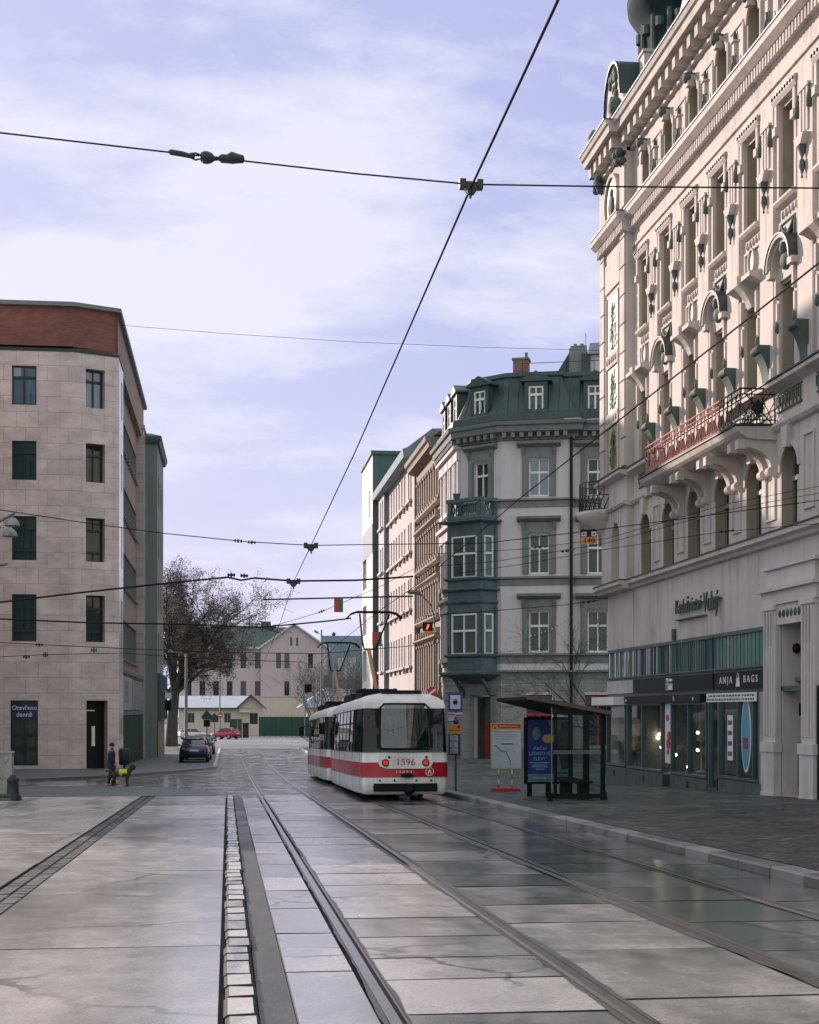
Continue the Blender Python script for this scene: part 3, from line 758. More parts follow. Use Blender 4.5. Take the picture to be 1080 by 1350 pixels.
# gilded mosaic, roundel and gable of the corner bay
F2 = Frame((13.25, 0), (0, 1), (-1, 0))
mb = MB(F2)
for h0, h1 in ((12.4, 14.35), (10.35, 11.9), (8.3, 9.85)): mb.box(50.45, 51.95, 0, .02, h0, h1)
mos = build(mb, 'mosaic_panel', M['gold'], orn)
mb = MB(F2); rnd = random.Random(4)
for h0, h1 in ((12.45, 14.2), (10.4, 11.8), (8.35, 9.75)):
    mb.tube([(51.2, .035, h0+.05), (51.22, .035, (h0+h1)/2), (51.18, .035, h1-.15)], .045, 6)
    for i in range(85):
        h = rnd.uniform(h0+.15, h1-.1); sp_ = .55*(1-(h-h0)/(h1-h0)*.75); a = 51.2+rnd.uniform(-sp_, sp_); r = rnd.uniform(.05, .11); q = rnd.uniform(0, 3.14)
        mb.prism([(a+r*1.5*math.cos(q), h+r*1.5*math.sin(q)), (a-r*.5*math.sin(q), h+r*.5*math.cos(q)), (a-r*1.5*math.cos(q), h-r*1.5*math.sin(q)), (a+r*.5*math.sin(q), h-r*.5*math.cos(q))], 1, .02, .045)
build(mb, 'mosaic_foliage', M['leaf'], mos)
mb = MB(F2)
for h0, h1 in ((11.92, 12.38), (9.87, 10.33)):
    mb.box(50.4, 52.0, 0, .08, h0, h1)
    for k in range(5): mb.ball((50.65+k*.28, .08, (h0+h1)/2), .09, 6, (.9, .6, 1.4))
for a in (50.38, 51.97): mb.box(a, a+.06, 0, .07, 8.25, 14.42)
build(mb, 'mosaic_border', M['plaster'], mos)
mb = MB(F2); mb.ring((51.2, 17.62), .92, .92, 0, .14, .14, 36); o = build(mb, 'roundel', M['plaster'], orn)
mb = MB(F2); mb.disc((51.2, 17.62), .79, .79, .06, 32); build(mb, 'roundel_face', M['gold'], o)
mb = MB(F2); mb.smooth = True
mb.ball((51.2, .08, 17.85), .17, 6, (1, .4, 1.2)); mb.ball((51.2, .08, 17.4), .34, 8, (.9, .3, 1.3))
build(mb, 'roundel_relief', M['copper'], o)
mb = MB(F2); mb.smooth = True
for a in (AV+.35, A1-.35):
    mb = MB(F2); mb.smooth = True
    for i in range(12): mb.ball((a+random.uniform(-.26, .26), .1+random.uniform(0, .16), 18.6+random.uniform(-.2, .22)), .14, 6)
    build(mb, 'capital', M['copper'], orn)
mb = MB(F2)
g = [(AV+.2, 19.42), (AV+.25, 20.9)]+[(51.15-.95*math.cos(math.pi*k/12), 21.2+1.15*math.sin(math.pi*k/12)) for k in range(13)][::-1]
g = [(A1-.1, 19.42), (A1-.1, 20.2), (A1-.35, 20.6), (A1-.55, 20.9)]+[(51.2+1.05*math.cos(math.pi*k/12), 21.15+1.15*math.sin(math.pi*k/12)) for k in range(13)]+[(AV+.55, 20.9), (AV+.2, 20.5), (AV+.1, 19.42)]
mb.prism(g, 1, -.6, 0.0); gb = build(mb, 'gable', M['plaster'], orn)
mb = MB(F2); arc = g[3:18]
for p, q in zip(arc, arc[1:]): mb.prism([p, q, (q[0], q[1]+.1), (p[0], p[1]+.1)], 1, -.9, .1)
build(mb, 'gable_coping', M['roofmetal'], gb)
mb = MB(F2); mb.smooth = True; rnd = random.Random(8)
for i in range(26): h = rnd.uniform(20.2, 22.0); mb.ball((51.2+rnd.uniform(-.5, .5)*(1 if h > 20.7 else .8), .03, h), rnd.uniform(.08, .17), 6, (1, .6, 1.3))
for a in (AV+.25, A1-.25): mb.lathe([(.22, 19.45), (.25, 19.6), (.1, 19.8), (.24, 20.1), (.27, 20.35), (.12, 20.6), (0, 20.62)], (a, .3, 0), 14)
build(mb, 'gable_ornament', M['copper'], gb)
mb = MB(FO); mb.box(AV-.5, AV+.35, -2.4, -.3, 19.4, 20.8); mb.box(AV-.55, AV+.4, -2.5, -.2, 20.8, 20.95); mb.box(AV-.2, AV+.35, -2.2, -.3, 20.95, 22.0); mb.box(AV-.25, AV+.4, -2.3, -.25, 22.0, 22.1)
build(mb, 'attic_block', M['plaster'], orn)
# copper turret
mb = MB(); mb.smooth = True; tc_ = (16.25, 50.4, EYE)
mb.lathe([(2.35, 18.5), (2.35, 20.8), (2.5, 21.0), (2.5, 21.25), (2.2, 21.4), (2.12, 22.6), (2.16, 23.3), (2.3, 23.5), (2.45, 23.75), (2.62, 24.0), (2.66, 24.35), (2.5, 24.5), (2.3, 25.2), (2.2, 26.3), (1.7, 27.6), (.8, 28.6), (.2, 29.2), (.1, 31), (0, 31)], tc_, 40)
tur = build(mb, 'turret', plain('dark turret copper', (.022, .042, .042), .85, var=.35, scale=2.5, spec=.15), orn)
mb = MB(); mb.smooth = False
for k in range(18):
    q = 2*math.pi*k/18; x, y = tc_[0]+2.17*math.cos(q), tc_[1]+2.17*math.sin(q)
    mb.tube([(x, y, EYE+21.4), (x, y, EYE+23.4)], .1, 8)
    x2, y2 = tc_[0]+2.2*math.cos(q+.17), tc_[1]+2.2*math.sin(q+.17); mb.tube([(x2, y2, EYE+22.9), (x2, y2, EYE+23.2)], .16, 8)
build(mb, 'turret_column', M['copper'], tur)
# roof dormer in front of the turret
mb = MB(FO); mb.prism([(46.4, 20.0), (47.7, 20.0), (47.7, 22.2), (46.4, 22.2)], 1, -2.6, -1.1); mb.prism([(46.25, 22.2), (47.85, 22.2), (47.05, 22.8)], 1, -3.0, -.95); build(mb, 'dormer', M['roofmetal'], orn)
# long balcony
BA, BB = 36.3, 44.9
mb = MB(FO); mb.prism([(0, 6.72), (.7, 6.74), (.92, 6.86), (1.0, 6.92), (1.06, 7.04), (0, 7.06)], 0, BA-.12, BB+.12); bal = build(mb, 'balcony', M['plaster'], orn)
mb = MB(FO); mb.box(BA-.15, BB+.15, 0, 1.1, 7.062, 7.1); build(mb, 'flashing', M['ledgecap'], bal)
def f_bracket():
    mb = MB(LO); n = 8
    outer = [(.9*math.sin(math.pi/2*k/n), 6.02+.55*(1-math.cos(math.pi/2*k/n))) for k in range(n+1)]
    pts = [(0, 6.74), (0, 5.95), (.12, 5.95)]+[(.12+.72*(1-math.cos(math.pi/2*k/n)), 6.05+.5*math.sin(math.pi/2*k/n)) for k in range(n+1)]+[(.95, 6.56), (.95, 6.74)]
    mb.prism(pts, 0, -.1, .1)
    mb.lathe([(0, -.12), (.12, -.12), (.12, .12), (0, .12)], (0, .1, 5.95), 12, 0); mb.box(-.12, .12, .78, .98, 6.5, 6.72); return mb
for k in range(4):
    for e in (-.29, .29): place('bracket', 'brk', f_bracket, M['plaster'], bal, Vector((13.5, 36.65+2.54*k+e, EYE)))
def railing(name, parent, path, h0, h1, mats, knots=True):
    """wrought iron balustrade: rails, posts and repeated scrolls; path in (a, d)"""
    mb = MB(FO)
    for (a0, d0), (a1, d1) in zip(path, path[1:]):
        L = math.hypot(a1-a0, d1-d0); n = max(1, round(L/.3)); at_ = lambda t: (a0+(a1-a0)*t, d0+(d1-d0)*t)
        mb.m = 1 if knots == 'red' and d0 == d1 else 0
        for h in (h0+.03, h0+.13, h1-.14, h1): mb.tube([(*at_(0), h), (*at_(1), h)], .016 if h < h1 else .024, 5)
        for i in range(n+1):
            x = at_(i/n); mb.tube([(*x, h0), (*x, h1)], .014, 4)
        for i in range(n):
            b0, b1 = h0+.14, h1-.15; mid = (b0+b1)/2
            for t0 in (i+.25, i+.75):
                pts = []
                for j in range(11):
                    u_ = j/10; off = .22*math.sin(u_*2*math.pi)*(1 if t0 % 1 < .5 else -1); x = at_(min(1, max(0, (t0+off)/n))); pts.append((*x, b0+(b1-b0)*u_))
                mb.tube(pts, .012, 4, False)
            if i % 3 == 1:
                x = at_((i+.5)/n); mb.m = 0
                for r in (.11,): mb.prism([(x[0], mid-.2), (x[0]+r*.9, mid), (x[0], mid+.2), (x[0]-r*.9, mid)], 1, x[1]-.01, x[1]+.012)
                mb.m = 1 if knots == 'red' and d0 == d1 else 0
    return build(mb, name, mats, parent, fix=False)
railing('railing', bal, [(BB, .02), (BB, .9), (BA+1.6, .9)], 7.1, 8.0, [M['iron'], M['ironlit']], 'red')  # sunlight painted into this stretch as pink red; shaded stretch stays dark iron
railing('railing', bal, [(BA+1.6, .9), (BA, .9), (BA, .02)], 7.1, 8.0, [M['iron'], M['iron']], 'plain')
mb = MB(FO)
for s_ in (0, 1): mb.tube([(BA, .1+.7*s_, 7.15), (BA, .8-.7*s_, 7.9)], .018, 5)
mb.prism([(.45-.17, 7.52), (.45, 7.3), (.62, 7.52), (.45, 7.75)], 0, BA-.02, BA+.02); build(mb, 'rosette', M['iron'], bal)
# small round balcony on the hidden side of the corner
mb = MB(); mb.smooth = True; bc = (13.7, 53.0, EYE)
mb.lathe([(.2, 5.9), (.5, 6.3), (1.15, 6.75), (1.3, 6.95), (1.3, 7.08), (0, 7.1)], bc, 28); b2 = build(mb, 'balcony', M['plaster'], orn)
mb = MB()
for k in range(36):
    q = 2*math.pi*k/36; x, y = bc[0]+1.2*math.cos(q), bc[1]+1.2*math.sin(q); q2 = q+math.pi/36
    mb.tube([(x, y, EYE+7.08), (x, y, EYE+8.1)], .013, 4); mb.tube([(x, y, EYE+7.1), (bc[0]+1.22*math.cos(q2), bc[1]+1.22*math.sin(q2), EYE+7.35), (bc[0]+1.2*math.cos(q+math.pi/18), bc[1]+1.2*math.sin(q+math.pi/18), EYE+7.6)], .02, 4)
for h in (7.12, 7.6, 8.1): mb.tube([(bc[0]+1.2*math.cos(2*math.pi*k/36), bc[1]+1.2*math.sin(2*math.pi*k/36), EYE+h) for k in range(37)], .02, 5)
build(mb, 'railing', M['iron'], b2, fix=False)

# ---- street level
S = su
mb = MB(FO)
gB = lambda a: zr(a)-EYE-.3
# piers, fascia strips and plinth between the shop openings
mb.box(33.2, S(1076), -.02, .0, -3.5, 2.16)
mb.wall(33.2, 37.0, -3.2, 2.16, [(34.25, 35.9, -3.2, 2.12)], -.02, 1.9)
build(mb, 'portal_wall', M['portal'], orn)
mb = MB(FO)
mb.box(S(1012), S(1003), -.3, .05, -3.2, .5)
build(mb, 'shop_pier', M['beige'], orn)
mb = MB(FO); mb.box(36.9, S(948), -.3, .06, -3.4, -1.84); mb.box(S(948), S(936), -.5, -.3, -3.4, -2.2); mb.box(S(934), 53.0, -.3, .06, -3.6, -1.92)
pln = build(mb, 'plinth', M['stone_dark'], orn)
mb = MB(FO)
for u in (812, 851, 909): mb.box(S(u)-.09, S(u)+.09, .06, .07, -2.25, -2.05)
mb.box(S(886), S(876), .05, .066, -2.35, -1.95); build(mb, 'vent_grille', M['black'], pln)
mb = MB(FO); mb.box(33.2, A1, -.3, -.02, .50, .62); mb.box(36.8, A1, -.3, -.02, 1.06, 1.14); mb.box(36.8, A1, -.3, 0, 2.1, 2.16); build(mb, 'beam', M['frame_g'], orn)
# ribbon of narrow coloured glass above the signs
cols = {'g': (.07, .24, .17), 'b': (.06, .15, .22), 'd': (.014, .022, .024), 'r': (.16, .09, .07), 'p': (.15, .22, .195)}
RG = []
for k, cc in cols.items():
    m = pane_mat('ribbon glass '+k, tuple(x*.7 for x in cc), tuple(x*1.25 for x in cc), 1.6); RG.append(m)
for a0, a1, w_, pat in ((S(1012), S(944), .30, 'pgpgpppr'), (S(942), S(836), .2, 'gdrbdgpdrbdggdb'), (S(836), A1-.05, .26, 'ppgppp')):
    n_ = max(1, round((a1-a0)/w_)); x = [a0+(a1-a0)*i/n_ for i in range(n_+1)]
    mb = MB(FO)
    for q in x: mb.box(q-.014, q+.014, -.04, .012, 1.14, 2.1)
    mb.box(a0, a1, -.06, .055, 1.14, 1.19); mb.box(a0, a1, -.06, .055, 2.05, 2.1)
    o = build(mb, 'ribbon_window', M['frame_g'], orn)
    mb = MB(FO); rnd = random.Random(n_)
    for q, r_ in zip(x, x[1:]): mb.m = 'gbdrp'.index(rnd.choice(pat)); t_ = rnd.uniform(-.006, .006); mb.quad((q, .0, 1.16), (r_, t_, 1.16), (r_, t_, 2.08), (q, 0, 2.08))
    build(mb, 'pane', RG, o, fix=False)
# sign boards
mb = MB(FO); mb.box(S(1011), S(946), -.02, .08, .62, 1.06); sg = build(mb, 'sign_board', M['black'], orn); sg['label'] = 'black sign board lettered ANJA BAGS with a white bag'
mb = MB(FO); ac = (S(1011)+S(946))/2
write(mb, 'A N J A', .27, ac+.98, .84, .088, sx=1.25, flip=-1); write(mb, 'B A G S', .27, ac-.98, .84, .088, sx=1.25, flip=-1)
mb.prism([(ac-.15, .66), (ac+.15, .66), (ac+.1, .9), (ac-.1, .9)], 1, .081, .09); mb.ring((ac, .92), .07, .1, .081, .09, .015, 16); build(mb, 'lettering', M['white'], sg, fix=False)
mb = MB(FO); mb.box(S(942), S(837), -.02, .06, .62, 1.06); sg = build(mb, 'sign_board', M['black'], orn); sg['label'] = 'dark shiny sign board with a small white emblem'
mb = MB(FO); e = S(885)
mb.box(e+.12, e+.34, .06, .07, .66, 1.02); mb.box(e-.34, e+.08, .06, .07, .66, .78)
for k in range(3): mb.box(e-.32+k*.15, e-.24+k*.15, .06, .07, .78, .86)
mb.box(e-.3, e+.06, .06, .07, .92, 1.0)
build(mb, 'emblem', M['white'], sg)
mb = MB(FO); write(mb, 'FA', .2, e+.23, .9, .072, sx=.6, flip=-1); write(mb, 'VII', .2, e+.23, .74, .072, sx=.6, flip=-1); build(mb, 'lettering', M['black'], sg, fix=False)
mb = MB(FO); mb.box(S(836), A1, -.02, .05, .62, 1.06); build(mb, 'fascia', M['lowplaster'], orn)
mb = MB(FO); mb.box(S(930), S(829), -.02, .16, .26, .50); fs = build(mb, 'sign_board', M['black'], orn); fs['label'] = 'low black awning box under the dark sign'
mb = MB(FO); write(mb, 'w', .2, S(921), .38, .168, flip=-1); write(mb, 'w', .2, S(830)-.15, .38, .168, flip=-1); write(mb, 'Fi', .2, S(895), .38, .168, flip=-1); build(mb, 'lettering', M['white'], fs, fix=False)
mb = MB(FO); mb.box(S(828), A1+.5, -.02, .5, .22, .50); build(mb, 'awning', M['white'], orn)
# lettering on the wall
mb = MB(FO); ll, lr = S(895), S(953)
write(mb, 'Kadeřnictví', .6, ll, 3.1, .11, 'LEFT', .92, .02, -1)
write(mb, 'Volný', .8, lr+1.36, 3.06, .11, 'LEFT', .72, .02, -1)
mb.box(lr+1.3, ll, .02, .12, 2.72, 2.75); mb.box(lr, ll, .02, .1, 3.12, 3.14)
for k in range(9): mb.box(lr+.2+k*.45, lr+.23+k*.45, .0, .1, 3.11, 3.14)
wl = build(mb, 'wall_lettering', M['copper'], orn, fix=False)
# shop windows with real glass in front of the rooms
def shopwin(us, h0, h1, mat='frame_g', d=-.02, fw=.07):
    a = [S(u) for u in us]; mb = MB(FO)
    for q in a: mb.box(q-fw*.6, q+fw*.6, d-.06, d+.08, h0, h1)
    mb.box(min(a), max(a), d-.06, d+.10, h0, h0+fw); mb.box(min(a), max(a), d-.06, d+.09, h1-fw, h1)
    o = build(mb, 'shop_window', M[mat], orn)
    mb = MB(FO); mb.quad((min(a), d, h0+.02), (max(a), d, h0+.02), (max(a), d, h1-.02), (min(a), d, h1-.02)); build(mb, 'pane', M['shopglass'], o, fix=False); return o
shopwin((802, 826), -1.88, .24); shopwin((829, 848, 874), -1.90, .27); shopwin((887, 909, 933), -1.90, .27); shopwin((950, 974.5, 995, 1003), -1.82, .38)
sh = shopwin((937, 949), -2.2, .38); sh.name = 'shop_door'
mb = MB(FO); mb.box(S(877), S(885.5), -.04, 0, -1.6, .25); po = build(mb, 'poster', M['white'], orn)
mb = MB(FO); q0 = S(881.5)
for h, r in ((-.2, .14), (-.75, .18), (-1.0, .2), (-1.25, .12)): mb.disc((q0+random.uniform(-.1, .1), h), r, r*.8, .012, 10)
M['red'] = plain('signal red', (.50, .025, .03), .45, 0, .1)
build(mb, 'poster_print', M['red'], po)
# room behind
mb = MB(FO); mb.box(33.6, 52.8, -4.2, -4.1, -3, 1.1); mb.box(33.6, 52.8, -4.1, -.35, .75, .85); mb.box(33.6, 52.8, -4.1, -.35, -2.05, -2.0)
for a in (36.9, 41.1, 49.4, 52.7): mb.box(a, a+.08, -4.1, -.35, -2, .75)
M['room'] = plain('shop room walls', (.15, .155, .15), .8, 0, .3)
si = build(mb, 'shop_interior', M['room'], orn)
rnd = random.Random(12); GD = [plain('goods %d' % i, c, .6, 0, .1) for i, c in enumerate(((.45, .40, .34), (.30, .05, .05), (.06, .09, .16), (.42, .30, .12), (.10, .10, .10), (.35, .40, .42)))]
for a0, a1 in ((37.2, 40.8), (41.6, 44.2), (45.0, 48.8), (49.8, 52.3)):
    mb = MB(FO)
    for h in (-1.9, -1.2, -.5, .15): mb.box(a0, a1, -3.4, -3.0, h, h+.04)
    for a in (a0, a1-.04): mb.box(a, a+.04, -3.4, -3.0, -1.9, .6)
    sf_ = build(mb, 'display_shelf', M['beige'], si)
    mb = MB(FO)
    for h in (-1.86, -1.16, -.46, .19):
        a = a0+.1
        while a < a1-.35: wd = rnd.uniform(.12, .34); mb.m = rnd.randrange(6); mb.box(a, a+wd, -3.35, -3.05, h, h+rnd.uniform(.15, .5)); a += wd+rnd.uniform(.03, .2)
    build(mb, 'shelf_goods', GD, sf_)
for a, i in ((39.6, 1), (38.4, 3), (43.4, 0), (46.3, 5), (47.6, 2)):                        # torso stands near the glass
    mb = MB(FO); mb.smooth = True; mb.m = 0; mb.lathe([(.02, -1.9), (.02, -.95), (.14, -.92), (.13, -.6), (.17, -.3), (.15, -.1), (.05, -.02), (.05, .08), (0, .1)], (a, -1.3, 0), 12); mb.lathe([(.18, -1.9), (.16, -1.87), (.02, -1.85)], (a, -1.3, 0), 12); build(mb, 'display_torso', GD[i], si)
# bag shop: paper banner, notices, 70% disc
mb = MB(FO); mb.box(S(1002), S(936), .08, .1, .26, .5); bn = build(mb, 'banner', M['white'], orn)
mb = MB(FO); rnd = random.Random(3)
for r in range(2):
    a = S(1002)+.15
    while a < S(936)-.15: wd = rnd.uniform(.05, .22); mb.box(a, a+wd, .1, .105, .3+r*.1, .35+r*.1); a += wd+.06
build(mb, 'banner_print', M['stone_dark'], bn)
M['blue'] = plain('poster blue', (.09, .32, .46), .45, 0, .1); M['navy'] = plain('navy', (.012, .028, .11), .4, 0, .15)
mb = MB(FO); mb.disc((S(985), -.62), .36, .98, .03, 32); b70 = build(mb, 'sale_disc', M['white'], orn); b70['label'] = 'oval blue sale disc with red 70% print'
mb = MB(FO); mb.disc((S(985), -.62), .31, .9, .036, 32, .005); build(mb, 'disc_face', M['blue'], b70)
mb = MB(FO); write(mb, '70%', .44, S(985), -.85, .044, sx=.62, flip=-1); build(mb, 'lettering', M['red'], b70, fix=False)
mb = MB(FO); mb.box(S(967), S(960), .01, .02, -1.32, -.1); nt = build(mb, 'notice', M['white'], orn)
mb = MB(FO)
for k in range(4): mb.box(S(966), S(961), .02, .023, -1.2+k*.28, -1.08+k*.28)
build(mb, 'notice_print', M['stone_dark'], nt)
M['tube'] = emit('shop ceiling light', (1, .95, .88), 5)
for a, d in ((38.3, -1.0), (39.9, -1.1), (43.0, -2.2), (47.5, -2.2)):
    mb = MB(); mb.lathe([(.30, -.02), (.38, -.02), (.38, .02), (.30, .02), (.30, -.02)], FO((a, d, .6)), 24); build(mb, 'ceiling_light', M['tube'], si)
M['lamp'] = emit('warm bulb', (1, .75, .45), 22)
for i, (u, v) in enumerate(((857, 973), (868, 973), (866, 979), (869, 968), (872, 985), (891, 995), (907, 1011), (920, 966), (920, 989))):
    p = at_t(u, v, 14.3)
    th_ = thing('pendant_lamp', p, 'warm bare bulb hanging on a thin flex behind the shop window', 'lamp', 'bulbs hanging in the shop window')
    mb = MB(); mb.smooth = True; mb.ball(p, .045, 6); build(mb, 'bulb', M['lamp'], th_)
    mb = MB(); mb.tube([p+Vector((0, 0, .05)), (p.x, p.y, EYE+.75)], .006, 4); build(mb, 'flex', M['black'], th_)
# portal with fluted pilasters
por = MB(FO)
for a0, a1 in ((35.92, 36.76), (33.4, 34.22)):
    por.box(a0, a1, 0, .14, -.75, 2.5); por.box(a0-.06, a1+.06, 0, .22, -1.0, -.75); por.box(a0-.02, a1+.02, 0, .19, -2.0, -1.0); por.box(a0-.04, a1+.04, 0, .21, -3, -2.0)
    for k in range(4): por.box(a0+.1+.19*k, a0+.17+.19*k, .14, .18, -.6, 2.45)
    por.box(a0-.03, a1+.03, 0, .2, 2.5, 2.62)
por.box(33.3, 36.86, 0, .16, 2.62, 2.95); por.box(33.2, 36.96, 0, .26, 2.95, 3.05); por.box(33.5, 36.66, 0, .1, 3.05, 3.5); por.box(33.3, 36.8, 0, .18, 3.5, 3.58); por.box(34.22, 35.92, 0, .1, 2.12, 2.62)
po_ = build(por, 'portal', M['portal'], orn)
mb = MB(FO); mb.smooth = True
for k in range(6): mb.ball((34.45+k*.25, .1, 2.38), .085, 8, (1, .5, 1.2))
mb.smooth = False
for a0, a1 in ((35.92, 36.76), (33.4, 34.22)):
    for k in range(3): mb.box(a0+.185+.19*k, a0+.275+.19*k, .14, .15, 1.6, 2.42)
build(mb, 'portal_ornament', M['copper'], po_)
mb = MB(FO); mb.box(34.3, 35.85, -1.9, -1.8, -3, 1.9); build(mb, 'door', M['stone_dark'], orn)
mb = MB(FO); mb.box(34.25, 35.9, -1.9, .05, -3.2, -2.0); build(mb, 'door_step', M['beige'], orn)
mb = MB(FO); mb.box(35.86, 35.90, -1.0, -.45, -.1, .2); build(mb, 'letter_box', M['black'], orn)
mb = MB(FO); mb.box(35.865, 35.9, -1.1, -.4, -1.85, -.75); build(mb, 'cabinet_door', M['beige'], orn)
mb = MB(FO); mb.smooth = True; mb.ball((35.8, -.35, 1.55), .1, 8, (1, 1, 1.3)); build(mb, 'wall_lamp', M['black'], orn)
mb = MB(FO); mb.box(33.2, 33.75, -.02, .1, -2.0, .6); build(mb, 'display_case', M['black'], orn)
mb = MB(FO); mb.prism([(44.55+.1, 2.16), (44.75+.1, 2.16), (44.75+.1, 2.5), (44.55+.1, 2.5)], 1, 0, .1); build(mb, 'wall_bracket', M['copper'], orn)
# ---------------------------------------------------------------- the other buildings
def FA(F, u):
    x = (u-540)/FPX; g = lambda p: p.x*(CT-x*ST)-p.y*(ST+x*CT)
    return -g(F.o)/g(F.al)
def FH(F, u, v):
    a = FA(F, u); p = F.o+F.al*a; return (HZ-v)/FPX*(p.x*ST+p.y*CT)
def chain(mb, pts, prof, close=True):
    """carry a (d,h) profile along a plan polyline; outside lies to the right of travel"""
    P = [Vector(p) for p in pts]; n = len(P); m = len(prof); nm = []
    for a, b in zip(P, P[1:]): d = (b-a).normalized(); nm.append(Vector((d.y, -d.x)))
    vs = []
    for i, p in enumerate(P):
        if i == 0: o = nm[0]
        elif i == n-1: o = nm[-1]
        else:
            o = nm[i-1]+nm[i]; o = o/o.length_squared*2 if o.length > .3 else nm[i]
        vs += [(p.x+o.x*d, p.y+o.y*d, h+EYE) for d, h in prof]
    fs = []
    for i in range(n-1):
        for k in range(m if close else m-1): fs.append((i*m+k, i*m+(k+1) % m, (i+1)*m+(k+1) % m, (i+1)*m+k))
    if close: fs += [tuple(range(m)), tuple(range((n-1)*m, n*m))]
    mb.add(vs, fs)
def win_part(F, parent, kind, a, h0, w, h, d=-.22, tr=(.64,), mull=(0,), mat='frame_w', pm='pane', arch=False, fw=.075):
    L = F.local(); pos = F((a, d, h0)); key = (kind, w, h, tuple(round(x, 3) for x in F.al))
    global LO; keep = LO; LO = L
    o = place('window', ('w',)+key, win_fn(w, h, arch, tr, mull, fw), M[mat], parent, pos)
    p = place('pane', ('p', pm)+key, pane_fn(w, h, arch), M[pm], o, pos); LO = keep; return o

# --- pale corner house with the mansard roof and the oriel
M['mwall'] = plain('pale lilac render', (.585, .555, .57), .85, var=.07, scale=.4)
M['mtrim'] = plain('grey green trim', (.185, .21, .20), .8, var=.18, scale=.8)
M['oriel'] = plain('blue green painted oriel', (.08, .128, .142), .5, var=.25, scale=1.5)
M['pane_l'] = pane_mat('curtained window glass', (.02, .04, .036), (.10, .135, .115), 1.6)
FM = Frame((14.7, 80.8), (.954, -.300), (-.300, -.954)); LM = FM.local()
FC = Frame((12.8, 82.9), (.671, -.741), (-.741, -.671)); FS = Frame((12.8, 82.9), (0, 1), (-1, 0))
man = thing('mansard_building', (14.7, 80.8, zr(81)), 'pale corner house with dark green mansard roof and blue green oriel', 'building')
a3 = FA(FM, 755); P1, P2 = Vector((12.8, 82.9)), Vector((14.7, 80.8)); AL, NM = FM.al.xy, FM.nm.xy
P3 = P2+AL*a3; P4 = P3-NM*.4; P5 = P4+AL*9.5
PL = [(12.8, 90.2), tuple(P1), tuple(P2), tuple(P3), tuple(P4), tuple(P5)]
FN = Frame(tuple(P4), tuple(AL), tuple(NM))
fw1 = [(FA(FM, 697), FA(FM, 724))]; fa = (FA(FM, 697)+FA(FM, 724.5))/2; fn = FA(FN, 788); w_ = 1.1
ROWS = ((3.2, 5.41), (7.42, 9.57), (11.6, 13.6))
mb = MB(FM); mb.wall(0, a3, -4, 14.7, [(fa-.55, fa+.55, *r) for r in ROWS]+[(fa-.7, fa+.75, -1.9, .9)], 0, .25)
mb.F = FN; mb.wall(0, 9.5, -4, 14.7, [(fn+k*3.1-.55, fn+k*3.1+.55, *r) for k in range(3) for r in ROWS]+[(fn-.7, fn+.7, -1.9, .9)], 0, .25)
mb.F = FM; mb.quad((a3, 0, -4), (a3, -.4, -4), (a3, -.4, 14.7), (a3, 0, 14.7))
mb.F = FC; c0 = 1.45; mb.wall(0, 2.83, -4, 14.7, [(c0-.5, c0+.5, 11.6, 13.6), (.95, 2.15, -4, .85)], 0, .3)
mb.F = FS; sw = [.9, 2.7, 4.5, 6.3]; mb.wall(0, 7.3, -4, 14.7, [(a-.45, a+.45, *r) for a in sw for r in ROWS], 0, .25)
build(mb, 'wall', [M['mwall']], man)
mb = MB(); chain(mb, PL, [(0, 14.6), (.12, 14.62), (.14, 14.9), (.55, 15.02), (.6, 15.3), (.72, 15.36), (.78, 15.55), (0, 15.6)])
d_ = 0
for F, L in ((FM, a3), (FN, 8), (FC, 2.83), (FS, 7.3)):
    mb.F = F; a = .2
    while a < L-.1: mb.box(a-.11, a+.11, .1, .5, 14.72, 14.98); a += .47
build(mb, 'cornice', M['mtrim'], man)
mb = MB()
for h0, h1, e in ((11.0, 11.45, .1), (6.8, 7.25, .1), (2.62, 3.1, .12), (1.75, 2.2, .16)):
    chain(mb, PL, [(0, h0), (e*.5, h0), (e*.5, h1-.12), (e+.06, h1-.08), (e+.06, h1), (0, h1+.04)])
build(mb, 'string_course', M['mtrim'], man)
# rusticated ground floor
mb = MB(); h = -2.6
while h < 1.6:
    for F, L, gap in ((FM, a3, (fa-.72, fa+.77)), (FN, 9.5, (fn-.72, fn+.72)), (FC, 2.83, (.93, 2.17)), (FS, 7.3, None)):
        mb.F = F
        segs = [(0.02, L-.02)] if gap is None or h > .9 or (F is not FC and h < -1.95) else [(.02, gap[0]), (gap[1], L-.02)]
        for s0, s1 in segs: mb.box(s0, s1, 0, .05, h, h+.36)
    h += .41
build(mb, 'rusticated_course', plain('grey rusticated render', (.27, .285, .275), .85, var=.2), man)
mb = MB(); chain(mb, [p for p in PL[:2]], [(0, -4), (.1, -4), (.1, -1.95), (0, -1.9)]); chain(mb, PL[2:], [(0, -4), (.1, -4), (.1, -2.0), (0, -1.95)]); build(mb, 'plinth', M['stone_dark'], man)
